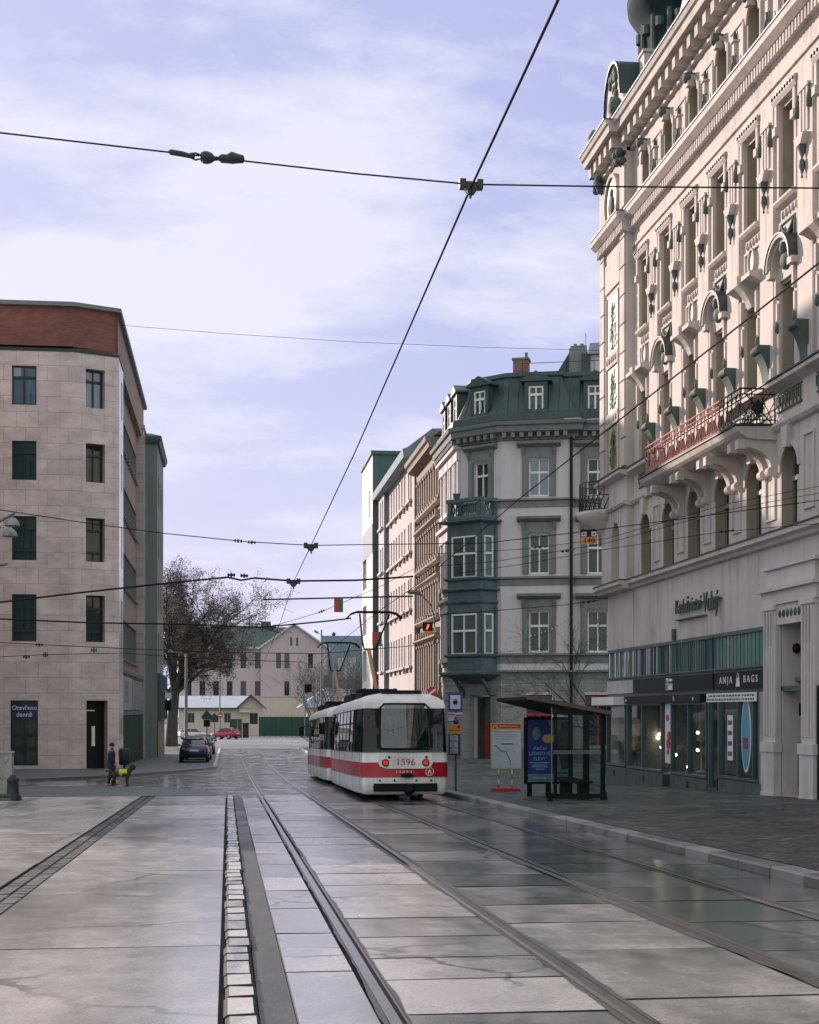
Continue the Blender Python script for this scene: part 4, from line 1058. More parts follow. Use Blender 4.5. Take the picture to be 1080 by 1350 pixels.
# mansard roof
mb = MB(); chain(mb, PL, [(.72, 15.58), (.5, 15.62), (.45, 16.0), (.15, 16.1), (-.35, 17.2), (-.62, 18.1), (-.55, 18.2), (-.62, 18.42), (-1.2, 18.5), (-7, 18.9)], False)
for F, L in ((FM, a3), (FN, 8), (FC, 2.83)):
    mb.F = F; a = .35
    while a < L: mb.tube([(a, .16, 16.1), (a, -.34, 17.2), (a, -.61, 18.1)], .022, 4); a += .55
rf = build(mb, 'roof', M['roofmetal'], man)
mb = MB()
for a in (1.0, 3.4, 4.9): mb.tube([FM((a, -1.3, 18.5)), FM((a, -1.3, 19.1))], .02, 4)
mb.tube([FM((1.0, -1.3, 19.05)), FM((7, -1.3, 19.05))], .018, 4); build(mb, 'roof_rail', M['iron'], rf)
mb = MB(FM); a = FA(FM, 682); mb.box(a-.42, a+.42, -2.4, -1.6, 18.3, 19.35); M['brick'] = tiled('brick chimney', 'XZ', (.26, .12, .085), (.19, .085, .06), (.18, .15, .13), .25, .075); ch = build(mb, 'chimney', M['brick'], rf)
mb = MB(FM); mb.box(a-.48, a+.48, -2.46, -1.54, 19.35, 19.45); mb.box(a+.2, a+.35, -2.1, -1.9, 19.45, 19.8); build(mb, 'chimney_cap', M['mtrim'], ch)
M['slate'] = plain('slate', (.06, .07, .075), .6)
def dormer(F, a):
    mb = MB(F)
    mb.box(a-.62, a-.40, -1.2, .12, 16.1, 17.75); mb.box(a+.40, a+.62, -1.2, .12, 16.1, 17.75); mb.box(a-.40, a+.40, -1.2, .1, 16.02, 16.15); mb.box(a-.40, a+.40, -1.2, .1, 17.5, 17.75)
    mb.prism([(a-.85, 17.75), (a+.85, 17.75), (a+.85, 17.85), (a, 18.3), (a-.85, 17.85)], 1, -1.2, .25)
    o = build(mb, 'dormer', M['roofmetal'], man)
    L = F.local(); global LO; keep = LO; LO = L; pos = F((a, .02, 16.15))
    k = tuple(round(x, 3) for x in F.al); fo = place('dormer_window', ('dw', k), win_fn(.8, 1.35, False, (.66,), (0,), .09), M['white'], o, pos)
    mb = MB(F); mb.quad((a-.4, -.02, 16.15), (a+.4, -.02, 16.15), (a+.4, -.02, 17.5), (a-.4, -.02, 17.5)); build(mb, 'dormer_pane', M['pane_l'], o, fix=False); LO = keep
mb = MB(FM); s8 = lambda v: (HZ-v)/FPX*86; a0, a1 = FA(FM, 742), FA(FM, 766)
mb.box(a0, a1, -5.4, -4.2, 18.5, s8(462)); ck_ = build(mb, 'chimney_stack', plain('grey chimney render', (.22, .23, .22), .9, var=.3), rf)
mb = MB(FM)
for k in range(5): mb.tube([(a0+.12+k*(a1-a0-.24)/4, -4.8, s8(462)), (a0+.12+k*(a1-a0-.24)/4, -4.8, s8(456)+.1*(k % 2))], .11, 8)
mb.tube([(a0+.9, -4.8, s8(458)), (a0+.9, -4.8, s8(440))], .02, 4); build(mb, 'chimney_pot', M['mtrim'], ck_)
mb = MB(FM); mb.prism([(a0-1.1, 18.5), (a0, 18.5), (a0, s8(466))], 1, -5.2, -4.4); mb.box(FA(FM, 760), FA(FM, 772), -4.1, -3.9, 18.5, s8(471)); build(mb, 'roof_hatch', M['roofmetal'], rf)
mb = MB(FM); mb.box(FA(FM, 772), FA(FM, 820), -6, -4, 18.5, s8(473)); pv = build(mb, 'roof_pavilion', M['mwall'], rf)
mb = MB(FM); q = FA(FM, 769); mb.prism([(q, s8(473)), (q+3.6, s8(473)), (q+2.4, s8(459)), (q+.1, s8(459))], 1, -6.3, -3.7); build(mb, 'pavilion_roof', plain('pale sheet roof', (.30, .33, .42), .5), pv)
dormer(FM, FA(FM, 707)); dormer(FN, FA(FN, 785)); dormer(FC, 1.4)
for a in (1.3, 3.6, 5.9): dormer(FS, a)
# window surrounds and hoods
def surround(F, a, r0, r1, w=1.1):
    mb = MB(F); x = w/2
    for sx in (-1, 1): mb.box(min(a+sx*x, a+sx*(x+.36)), max(a+sx*x, a+sx*(x+.36)), 0, .08, r0, r1+.06); mb.box(min(a+sx*(x+.06), a+sx*(x+.26)), max(a+sx*(x+.06), a+sx*(x+.26)), .08, .12, r0, r1)
    mb.box(a-x-.36, a+x+.36, 0, .08, r1+.06, r1+.62)
    mb.moulding(a-x-.62, a+x+.62, [(0, r1+.62), (.12, r1+.64), (.34, r1+.78), (.36, r1+.9), (0, r1+.96)])
    for sx in (-1, 1): mb.prism([(0, r1+.0), (.16, r1+.3), (.3, r1+.62), (0, r1+.62)], 0, a+sx*(x+.3)-.08, a+sx*(x+.3)+.08)
    build(mb, 'window_surround', M['mtrim'], man)
for r0, r1 in ROWS:
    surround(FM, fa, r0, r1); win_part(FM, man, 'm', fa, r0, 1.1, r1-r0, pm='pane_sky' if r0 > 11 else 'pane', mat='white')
    surround(FN, fn, r0, r1); win_part(FN, man, 'm', fn, r0, 1.1, r1-r0, mat='white')
    for a in sw:
        mb = MB(FS)
        for sx in (-1, 1): mb.box(min(a+sx*.45, a+sx*.72), max(a+sx*.45, a+sx*.72), 0, .16, r0-.3, r1+.3)
        mb.box(a-.8, a+.8, 0, .22, r1+.3, r1+.9); mb.box(a-.9, a+.9, 0, .42, r1+.9, r1+1.1); mb.box(a-.7, a+.7, 0, .25, r0-.35, r0-.1)
        build(mb, 'window_surround', M['mwall'], man); win_part(FS, man, 'ms', a, r0, .9, r1-r0, mat='white')
surround(FC, c0, 11.6, 13.6, 1.0); win_part(FC, man, 'mc', c0, 11.6, 1.0, 2.0, mat='white')
win_part(FM, man, 'mg', fa, -1.9, 1.4, 2.8, tr=(.62,), mat='red'); win_part(FN, man, 'mg', fn, -1.9, 1.4, 2.8, tr=(.62,), mat='red')
mb = MB(FC); mb.box(.95, 2.15, -.9, -.85, -4, .85); mb.box(.95, 1.0, -.85, -.3, -4, .85); dr = build(mb, 'door', M['stone_dark'], man)
mb = MB(FC); mb.box(1.1, 1.35, -.84, -.8, -2.4, -.6); build(mb, 'door_panel', M['red'], dr)
mb = MB(FC)
for a0, a1 in ((.72, .95), (2.15, 2.38)): mb.box(a0, a1, 0, .1, -3, .9)
mb.box(.6, 2.5, 0, .2, .9, 1.15); build(mb, 'door_surround', M['mtrim'], man)
mb = MB(); p_ = FM((a3-.06, .12, 0)); mb.tube([(p_.x, p_.y, EYE+14.7), (p_.x, p_.y, EYE-2.6)], .085, 8); build(mb, 'drainpipe', M['black'], man)
# oriel on the chamfer
O = [FC((.0, 0, 0)).xy-FC.al.xy*.0, FC((.0, 1.15, 0)).xy, FC((2.3, 1.15, 0)).xy, FC((2.55, 0, 0)).xy]
O = [tuple(p) for p in O]
def oring(prof, name=None): mb = MB(); chain(mb, O, prof, False); return mb
mb = MB()
for h0, h1 in ((2.05, 3.05), (5.75, 7.2), (9.95, 10.3)): chain(mb, O, [(0, h0), (0, h1)], False)
for q, e in ((3.05, .16), (7.2, .16), (6.62, .22), (5.95, .1), (10.3, .4)): chain(mb, O, [(0, q-.14), (e*.6, q-.1), (e, q-.03), (e, q+.04), (-.05, q+.1)], False)
chain(mb, O, [(-.9, 1.5), (.1, 1.9), (.28, 2.0), (.3, 2.1), (0, 2.2)], False); chain(mb, O, [(0, 10.42), (-1.3, 10.42)], False)
FO1 = Frame(O[1], tuple((Vector(O[2])-Vector(O[1])).normalized()), tuple(FC.nm.xy))
e2 = (Vector(O[3])-Vector(O[2])).normalized(); FO2 = Frame(O[2], tuple(e2), (e2.y, -e2.x)); L2 = (Vector(O[3])-Vector(O[2])).length
e0 = (Vector(O[1])-Vector(O[0])).normalized(); FO0 = Frame(O[0], tuple(e0), (e0.y, -e0.x))
for h0, h1 in ((3.05, 5.75), (7.2, 9.95)):
    for F, L in ((FO1, 2.3), (FO2, L2), (FO0, 1.15)):
        mb.F = F
        for q0, q1 in ((0, .26), (L-.26, L)): mb.box(q0, q1, -.1, .0, h0, h1)
        mb.box(.26, L-.26, -.1, .0, h1-.42, h1); mb.box(.06, .2, 0, .07, h0+.15, h1-.1); mb.box(L-.2, L-.06, 0, .07, h0+.15, h1-.1)
        mb.box(.3, L-.3, 0, .03, h0-.75, h0-.25)
orl = build(mb, 'oriel', M['oriel'], man)
for r0, hh in ((3.08, 2.22), (7.23, 2.28)):
    for F, L in ((FO1, 2.3), (FO2, L2), (FO0, 1.15)):
        wd = L-.54; pos = F((L/2, -.06, r0)); keep = LO; LO = F.local(); k = (round(wd, 2), hh, tuple(round(x, 3) for x in F.al))
        place('oriel_window', ('ow2',)+k, win_fn(wd, hh, False, (.58,), (0,) if wd > 1 else (), .09), M['white'], orl, pos)
        place('oriel_pane', ('op2',)+k, pane_fn(wd, hh, False), M['pane_l'], orl, pos); LO = keep
mb = MB(); chain(mb, O, [(.02, 10.42), (.02, 10.62), (-.16, 10.62), (-.16, 10.42)]); chain(mb, O, [(.06, 11.35), (.06, 11.55), (-.2, 11.55), (-.2, 11.35)])
for F, L in ((FO1, 2.3), (FO2, L2), (FO0, 1.15)):
    mb.F = F
    for q in (0.02, L-.24): mb.box(q, q+.22, -.2, .02, 10.6, 11.36)
    k = max(2, int(L/.3))
    for i in range(1, k):
        a = L*i/k; mb.ring((a, 10.98), .13, .33, -.1, -.04, .045, 12)
mb.F = IDENT; build(mb, 'balustrade', M['oriel'], orl)
mb = MB(); pp = FO1((.55, -.1, 11.55)); mb.lathe([(.05, 0), (.16, .05), (.2, .22), (.24, .3), (0, .31)], pp, 12); build(mb, 'planter', M['copper'], orl)
mb = MB(FC)
for a in (.3, 2.2): mb.prism([(0, .7), (1.0, 1.75), (.85, 1.8), (0, 1.1)], 0, a-.07, a+.07)
build(mb, 'bracket', M['oriel'], orl)

# --- tan ornamented house
M['tan'] = plain('tan plaster', (.29, .225, .185), .8, var=.2, scale=.6)
FT = Frame((12.8, 90.2), (0, 1), (-1, 0))
tan = thing('tan_house', (12.8, 95, zr(95)), 'narrow tan house with heavy cornices beside the mansard corner house', 'building')
TR = ((12.95, 15.0), (9.4, 11.5), (6.0, 8.0), (2.4, 4.3), (-2.6, .6)); ta = [.9+1.13*k for k in range(9)]
mb = MB(FT); mb.wall(0, 10.8, -4, 16, [(a-.32, a+.32, *r) for a in ta for r in TR], 0, .3)
mb.quad((0, 0, 14), (0, -9, 14), (0, -9, 16), (0, 0, 16)); build(mb, 'wall', M['tan'], tan)
mb = MB(FT)
mb.moulding(0, 10.8, [(0, 15.2), (.2, 15.25), (.25, 15.7), (.8, 15.9), (.85, 16.15), (1.0, 16.25), (1.05, 16.5), (0, 16.6)])
for h, e in ((12.75, .35), (9.2, .35), (5.8, .35), (4.6, .5), (8.3, .4), (11.8, .45), (1.0, .5)): mb.moulding(0.01, 10.79, [(0, h-.25), (e*.5, h-.2), (e, h-.05), (e, h+.06), (0, h+.12)])
build(mb, 'cornice', M['tan'], tan)
mb = MB(FT)
for k in range(10):
    a = .33+1.13*k
    for h0, h1 in ((12.9, 15.2), (9.35, 11.6), (5.95, 8.1), (1.1, 4.4)): mb.box(a-.16, a+.16, 0, .2, h0, h1); mb.box(a-.22, a+.22, 0, .26, h1-.25, h1-.05); mb.box(a-.22, a+.22, 0, .26, h0, h0+.2)
    for h in (12.2, 8.75, 5.1): mb.box(a-.12, a+.12, 0, .4, h-.35, h)
build(mb, 'pilaster', M['tan'], tan)
mb = MB(FT); mb.prism([(.6, 16.5), (-4.5, 20.2), (-9, 16.5)], 0, 0, 10.8); build(mb, 'roof', plain('brown tiled roof', (.12, .085, .075), .7, var=.2), tan)
for a in ta:
    for r in TR[:4]: win_part(FT, tan, 't', a, r[0], .64, r[1]-r[0], mat='frame_w', d=-.2, fw=.06)

# --- pale flat fronted house with its set-back joint, and the white modern block
M['pale'] = plain('pale pink render', (.52, .465, .46), .85, var=.12, scale=.4)
M['blueside'] = plain('blue grey painted shade and trim', (.20, .27, .30), .8, var=.15)  # sky-lit shade painted as blue on the pale house's return walls
FP = Frame((12.45, 101), (0, 1), (-1, 0))
pal = thing('pale_house', (12.45, 110, zr(110)), 'pale pink flat fronted house with rows of narrow windows', 'building')
PR = ((14.5, 16.6), (11.0, 12.9), (7.1, 9.1), (3.2, 5.3)); pa = [1.9, 3.2]+[5.6+1.75*k for k in range(7)]; pb = [17.6, 19.2]
mb = MB(FP); mb.wall(0, 16.5, -4, 17, [(a-.4, a+.4, *r) for a in pa for r in PR], 0, .28)
mb.wall(16.5, 21.2, -4, 17, [(a-.4, a+.4, *r) for a in pb for r in PR], .35, .28)
build(mb, 'wall', M['pale'], pal)
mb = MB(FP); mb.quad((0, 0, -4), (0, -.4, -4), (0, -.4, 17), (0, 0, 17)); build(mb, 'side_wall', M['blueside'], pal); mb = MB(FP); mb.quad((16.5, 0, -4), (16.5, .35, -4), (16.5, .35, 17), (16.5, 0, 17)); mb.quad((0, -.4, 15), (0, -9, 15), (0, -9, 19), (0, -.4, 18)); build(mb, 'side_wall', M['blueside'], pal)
mb = MB(FP); mb.prism([(0, 17), (.75, 17.05), (.8, 17.6), (.5, 17.7), (-1.2, 19.0), (-9, 19.2), (-9, 17)], 0, -.1, 21.2); build(mb, 'roof', M['blueside'], pal)
mb = MB(FP)
for r in PR:
    for a0, a1, e in ((1.3, 3.8, 0), (5, 16.6, 0), (17, 19.8, .35)): mb.box(a0, a1, e, e+.22, r[0]-.22, r[0]-.05)
    for a in (1.5, 3.6, 5.3, 8, 11, 14): mb.box(a, a+.15, 0, .16, r[0]-.55, r[0]-.22)
build(mb, 'sill', M['pale'], pal)
for a in pa+pb:
    for r in PR:
        F = FP if a < 16.5 else Frame((12.1, 101), (0, 1), (-1, 0)); win_part(F, pal, 'pl', a, r[0], .8, r[1]-r[0], mat='white', d=-.18)
mb = MB(FP); mb.box(0.3, 21, .02, .1, -2.8, 1.2); build(mb, 'shop_front', M['blueside'], pal)
M['wmod'] = plain('white modern render', (.72, .68, .66), .8, var=.06)
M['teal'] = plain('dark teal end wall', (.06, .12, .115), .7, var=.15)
FW = Frame((11.66, 122.2), (0, 1), (-1, 0))
wm = thing('modern_block', (11.66, 126, zr(126)), 'tall white modern block with a dark teal end wall, farthest in the right hand row', 'building')
WR = ((16.3, 18.3), (10.4, 13.2), (6.5, 9.0), (2.5, 5.2)); mb = MB(FW); mb.wall(0, 9.5, -4, 20.8, [(2.5, 3.4, 16.0, 18.3)]+[(5.5, 9.0, *r) for r in WR[1:]], 0, .3); mb.quad((9.5, 0, -4), (9.5, -8, -4), (9.5, -8, 20.8), (9.5, 0, 20.8)); build(mb, 'wall', M['wmod'], wm)
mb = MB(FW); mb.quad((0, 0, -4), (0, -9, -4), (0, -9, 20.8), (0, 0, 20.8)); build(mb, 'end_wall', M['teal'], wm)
mb = MB(FW); mb.box(-.15, 9.6, -9, .15, 20.8, 21.1); build(mb, 'roof', M['teal'], wm)
mb = MB(FW)
for k in range(9): mb.box(.05+k*1.03, 1.0+k*1.03, .0, .03, 12.9+.0, 15.2)
build(mb, 'facade_panel', plain('grey glass panels', (.35, .37, .38), .3, var=.1), wm)
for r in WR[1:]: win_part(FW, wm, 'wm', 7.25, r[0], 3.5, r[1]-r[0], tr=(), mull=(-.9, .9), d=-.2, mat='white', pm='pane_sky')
win_part(FW, wm, 'wm2', 2.95, 16.0, .9, 2.3, tr=(), mull=(), d=-.2, mat='white')

# --- stone clad corner building on the left
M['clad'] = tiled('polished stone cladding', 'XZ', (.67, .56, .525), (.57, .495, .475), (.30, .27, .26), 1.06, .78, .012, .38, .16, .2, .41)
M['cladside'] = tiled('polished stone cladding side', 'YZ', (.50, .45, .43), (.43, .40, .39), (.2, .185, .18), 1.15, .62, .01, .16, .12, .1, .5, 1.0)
M['redbrick'] = tiled('red brick attic', 'XZ', (.25, .085, .06), (.17, .06, .045), (.17, .12, .10), .27, .085, .009, .8, .1, .5)
M['brownr'] = plain('brown render', (.26, .20, .17), .85, var=.18, scale=.6)
M['pane_t'] = pane_mat('teal office glass', (.008, .032, .030), (.022, .065, .06), 1.6)
M['frame_d'] = plain('dark green metal frame', (.012, .03, .028), .4, .2, .15)
stn = thing('stone_building', (-10, 77.4, zs(77)), 'stone clad corner building with red brick attic, person walking past', 'building')
F1 = Frame((-24, 77.4), (1, 0), (0, -1)); F2_ = Frame((-7.66, 77.4), (.909, .417), (.417, -.909)); F3 = Frame((-5.48, 78.4), (0, 1), (1, 0)); LB = 2.4
SR = ((15.3, 17.25), (11.55, 13.5), (7.55, 9.75), (3.5, 5.85)); cw = FA(F1, 32); cols_ = [cw-3.9*k for k in range(4)]; wb = FA(F2_, 126)
mb = MB(F1); mb.wall(0, 16.34, -4, 18.0, [(c-.6, c+.6, *r) for c in cols_ for r in SR]+[(c-.67, c+.67, -2.7, .55) for c in cols_], 0, .22)
mb.F = F2_; mb.wall(0, LB, -4, 18.0, [(wb-.5, wb+.5, *r) for r in SR]+[(FA(F2_, 114), FA(F2_, 142), -4, .55)], 0, .55)
build(mb, 'wall', [M['clad']], stn)
mb = MB(F3); mb.wall(0, 3.2, -4, 18.0, [(1.7, 2.4, r[0]-.1, r[1]-.1) for r in SR], 0, .25); mb.quad((3.2, 0, -4), (3.2, -.45, -4), (3.2, -.45, 18.0), (3.2, 0, 18.0))
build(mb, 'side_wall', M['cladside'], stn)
EP = [(-24, 77.4), (-7.66, 77.4), (-5.48, 78.4), (-5.48, 81.6)]
mb = MB(); chain(mb, EP, [(0, 18.0), (.04, 18.0), (.04, 18.12), (-.12, 18.15), (-.12, 18.3), (-.2, 18.3)], False); build(mb, 'ledge', M['frame_d'], stn)
mb = MB(); chain(mb, EP[:3], [(-.12, 18.2), (-.12, 20.25)], False); build(mb, 'attic', M['redbrick'], stn, fix=False)
mb = MB(F3); mb.quad((0, -.12, 18.2), (25, -.12, 18.2), (25, -.12, 20.25), (0, -.12, 20.25)); mb.box(0, 25, -.5, -.12, 18.12, 18.2); build(mb, 'attic_side', M['brownr'], stn)
mb = MB(); chain(mb, EP[:3]+[(-5.48, 103.4)], [(-.15, 20.25), (.1, 20.28), (.12, 20.48), (-.2, 20.5)]); mb.quad((-24, 77.6, EYE+20.4), (-7.6, 77.6, EYE+20.4), (-5.6, 78.6, EYE+20.4), (-5.6, 103.4, EYE+20.4), (-24, 103.4, EYE+20.4)); build(mb, 'roof', M['mtrim'], stn)
mb = MB(F3); mb.wall(3.2, 22.5, 2.2, 18.3, [(3.5, 22.2, r[0]-.5, r[1]-.6) for r in SR], -.45, .2); mb.box(3.2, 22.5, -.9, -.45, -4, 2.2); build(mb, 'side_wall', M['brownr'], stn)
for r in SR:
    mb = MB(F3); n_ = 16
    for k in range(n_+1): a = 3.5+18.7*k/n_; mb.box(a-.05, a+.05, -.62, -.50, r[0]-.5, r[1]-.6)
    mb.box(3.5, 22.2, -.62, -.38, r[0]-.56, r[0]-.46)
    for k in range(n_): a = 3.5+18.7*(k+.5)/n_; mb.box(a-.25, a+.25, -.5, -.25, r[0]-.62, r[0]-.52)
    o = build(mb, 'ribbon_window', M['mtrim'], stn); mb = MB(F3); mb.quad((3.5, -.58, r[0]-.5), (22.2, -.58, r[0]-.5), (22.2, -.58, r[1]-.6), (3.5, -.58, r[1]-.6)); build(mb, 'pane', M['pane'], o, fix=False)
    win_part(F3, stn, 'ss', 2.05, r[0]-.1, .7, r[1]-r[0], mat='frame_d', pm='pane_t', tr=(), mull=())
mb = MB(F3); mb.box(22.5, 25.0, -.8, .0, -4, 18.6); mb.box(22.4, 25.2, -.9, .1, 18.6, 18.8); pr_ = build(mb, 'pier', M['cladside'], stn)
for i, r in enumerate(SR):
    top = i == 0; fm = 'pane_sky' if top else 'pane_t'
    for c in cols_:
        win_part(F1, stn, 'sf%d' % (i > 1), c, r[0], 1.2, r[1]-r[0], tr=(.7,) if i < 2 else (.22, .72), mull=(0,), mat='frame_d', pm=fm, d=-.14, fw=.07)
    win_part(F2_, stn, 'sb%d' % (i > 1), wb, r[0], 1.0, r[1]-r[0], tr=(.7,) if i < 2 else (.22, .72), mull=(0,), mat='frame_d', pm=fm, d=-.4, fw=.07)
M['glow'] = plain('lit curtain', (.22, .17, .12), .6, 0, .5, 2.5)
for c in cols_:
    o = win_part(F1, stn, 'sg', c, -2.7, 1.34, 3.25, tr=(.48, .27), mull=(0,), mat='frame_d', pm='pane_l', d=-.15, fw=.09)
    mb = MB(F1); mb.box(c-.6, c+.6, -.12, -.09, -.38, .42); b = build(mb, 'window_sign', M['navy'], stn)
    mb = MB(F1); write(mb, 'Otevřeno', .31, c, .18, -.086); write(mb, 'denně', .31, c, -.16, -.086); build(mb, 'lettering', M['white'], b, fix=False)
mb = MB(F2_); d0, d1 = FA(F2_, 114), FA(F2_, 142); mb.box(d0, d1, -.55, -.5, -4, .55); mb.box(d0, d1, -.5, -.46, -.35, -.2); dr = build(mb, 'door', M['black'], stn)
mb = MB(F2_); mb.box(d0+.45, d0+.62, -.5, -.48, -1.75, -.75); mb.box(d0+.05, d0+.6, -.48, -.47, .02, .08); build(mb, 'door_notice', M['white'], dr)
# shop front along its side
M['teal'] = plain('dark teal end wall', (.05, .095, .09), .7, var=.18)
mb = MB(F3); mb.box(3.25, 22.4, -.44, .02, 2.05, 2.25); mb.box(3.25, 22.4, -.44, -.05, 1.95, 2.05); mb.box(3.25, 22.4, -.44, .0, -.2, .05)
for k in range(20): a = 3.3+k*1.0; mb.box(a, a+.12, -.44, -.02, -3.6, -.2)
sf = build(mb, 'shop_front', M['teal'], stn)
mb = MB(F3); mb.box(3.25, 22.4, -.5, -.2, -3.6, -.2); build(mb, 'shop_glass', M['pane'], sf)
mb = MB(F3); mb.box(3.3, 11.5, -.4, -.04, .08, 1.92); sb = build(mb, 'sign_board', plain('teal sign board', (.05, .12, .13), .4), stn)
mb = MB(F3); mb.box(5.2, 8.2, -.04, -.02, .5, 1.7); build(mb, 'sign_plate', M['mtrim'], sb)
mb = MB(F3); write(mb, 'P', 1.1, 6.4, 1.15, -.01, sx=1.4, flip=1, extrude=.01); build(mb, 'lettering', M['red'], sb, fix=False)
mb = MB(F3); mb.box(12.0, 21.9, -.4, -.06, .1, 1.9); build(mb, 'sign_board', M['mtrim'], stn)

# --- grey building behind it
M['greyr'] = plain('grey green render', (.17, .20, .195), .85, var=.14, scale=.4)
gry = thing('grey_building', (-5, 108, zs(108)), 'narrow grey green building behind the stone clad one, with dark glazed shop', 'building')
FG = Frame((-4.75, 104.5), (0, 1), (1, 0)); FE = Frame((-24, 104.5), (1, 0), (0, -1))
mb = MB(FE); mb.wall(0, 19.25, -4, 18.2, [], 0); mb.F = FG; GR = ((14.2, 16.2), (10.6, 12.6), (7, 9), (3.4, 5.4)); mb.wall(0, 10, -4, 18.2, [(a, a+1.1, *r) for a in (1.5, 4.2, 6.9) for r in GR], 0, .25); mb.quad((10, 0, -4), (10, -19, -4), (10, -19, 18.2), (10, 0, 18.2)); build(mb, 'wall', M['greyr'], gry)
mb = MB(); chain(mb, [(-24, 104.5), (-4.75, 104.5), (-4.75, 114.5)], [(0, 18.2), (.15, 18.2), (.3, 18.5), (.3, 18.7), (-.5, 19.0), (-.5, 18.2)]); mb.box(-9.5, -8.8, 106, 107, EYE+18.7, EYE+19.4); build(mb, 'roof', M['teal'], gry)
for a in (1.5, 4.2, 6.9):
    for r in GR: win_part(FG, gry, 'g', a+.55, r[0], 1.1, 2.0, mat='frame_w', pm='pane_t')
mb = MB(FG); mb.box(0, 10, 0, .25, -.6, 2.6)
for k in range(6): mb.box(k*2-.1+.1, k*2+.1, .25, .3, -.5, 2.5)
mb.box(0, 10, .25, .32, 1.4, 1.5); build(mb, 'glazed_band', M['teal'], gry)
mb = MB(FG)
for k in range(6): mb.box(.1+k*1.75, .7+k*1.75, 0, .12, -3.4, -.6)
build(mb, 'shop_pier', M['beige'], gry)
mb = MB(FG); mb.box(0, 10, 0, .05, -3.4, -.6); build(mb, 'shop_glass', M['pane'], gry)
# --- unseen house added at the left, its roof edge shades the lower storeys opposite
off = thing('shade_house', (-16, 64, zs(64)), 'unseen house added beyond the left edge to shade the facade opposite', 'building')
FX = Frame((-11.1, 59), (0, 1), (1, 0)); xa = [2+2.9*k for k in range(4)]
mb = MB(FX); mb.wall(0, 12, -3, 22.5, [(a-.6, a+.6, h, h+2.1) for a in xa for h in (.2, 4.3, 8.2, 12.1, 16)], 0, .25); mb.quad((12, 0, -3), (12, -14, -3), (12, -14, 22.5), (12, 0, 22.5)); mb.quad((0, 0, -3), (0, -14, -3), (0, -14, 22.5), (0, 0, 22.5)); build(mb, 'wall', M['mwall'], off)
mb = MB(FX); mb.prism([(0, 22.5), (0, 22.9), (-7, 25.5), (-14, 22.5)], 0, 0, 12.0); build(mb, 'roof', M['brownr'], off)
for a in xa:
    for h in (.2, 4.3, 8.2, 12.1, 16): win_part(FX, off, 'x', a, h, 1.2, 2.1)
# ---------------------------------------------------------------- tram
M['tw'] = plain('tram white paint', (.78, .78, .775), .3, 0, .22, 1.2, 0, coat=.3)
M['tr'] = plain('tram red paint', (.44, .006, .02), .3, 0, .08, 1.5, 0, coat=.3)
M['tg'] = clear_mat('tram windscreen glass', (.30, .42, .42), 2.6); M['ts'] = clear_mat('tram side glass', (.26, .37, .37), .9)
M['rubber'] = plain('black rubber', (.010, .013, .014), .75, 0, .2, spec=.2)
M['trim'] = plain('grey metal trim', (.22, .24, .24), .4, .5, .15)
M['roofw'] = plain('weathered tram roof', (.66, .66, .66), .5, 0, .2, 2)
M['arm'] = plain('ochre pantograph arm', (.36, .21, .10), .6, 0, .15)
M['tail'] = emit('tail light', (.8, .015, .025), .3)
M['seat'] = plain('red handrail', (.55, .03, .03), .35, 0, .1)
M['inside'] = plain('tram interior', (.20, .21, .21), .7, 0, .2)
TL = 13.4
def hw(y):
    e = min(y, TL-y)
    return 1.27*lerp([(0, .84), (.08, .92), (.3, .93), (1.0, .955), (2.2, 1.0), (99, 1)], e)*(1 if y < 7 else lerp([(.0, .93), (2.4, 1)], e))
def outline(inset=0, ey=0, n=5):
    """plan of the body: tapered ends with rounded corners"""
    ys = [0, .03, .1, .25, .6, 1.2, 2.2, 4, 6, 7.1]; ys = ys+[TL-y for y in ys[::-1][1:]]
    r = [(hw(y)-inset, y) for y in ys]
    r = [(x, min(max(y, ey), TL-ey)) for x, y in r]
    return r+[(-x, y) for x, y in r[::-1]]
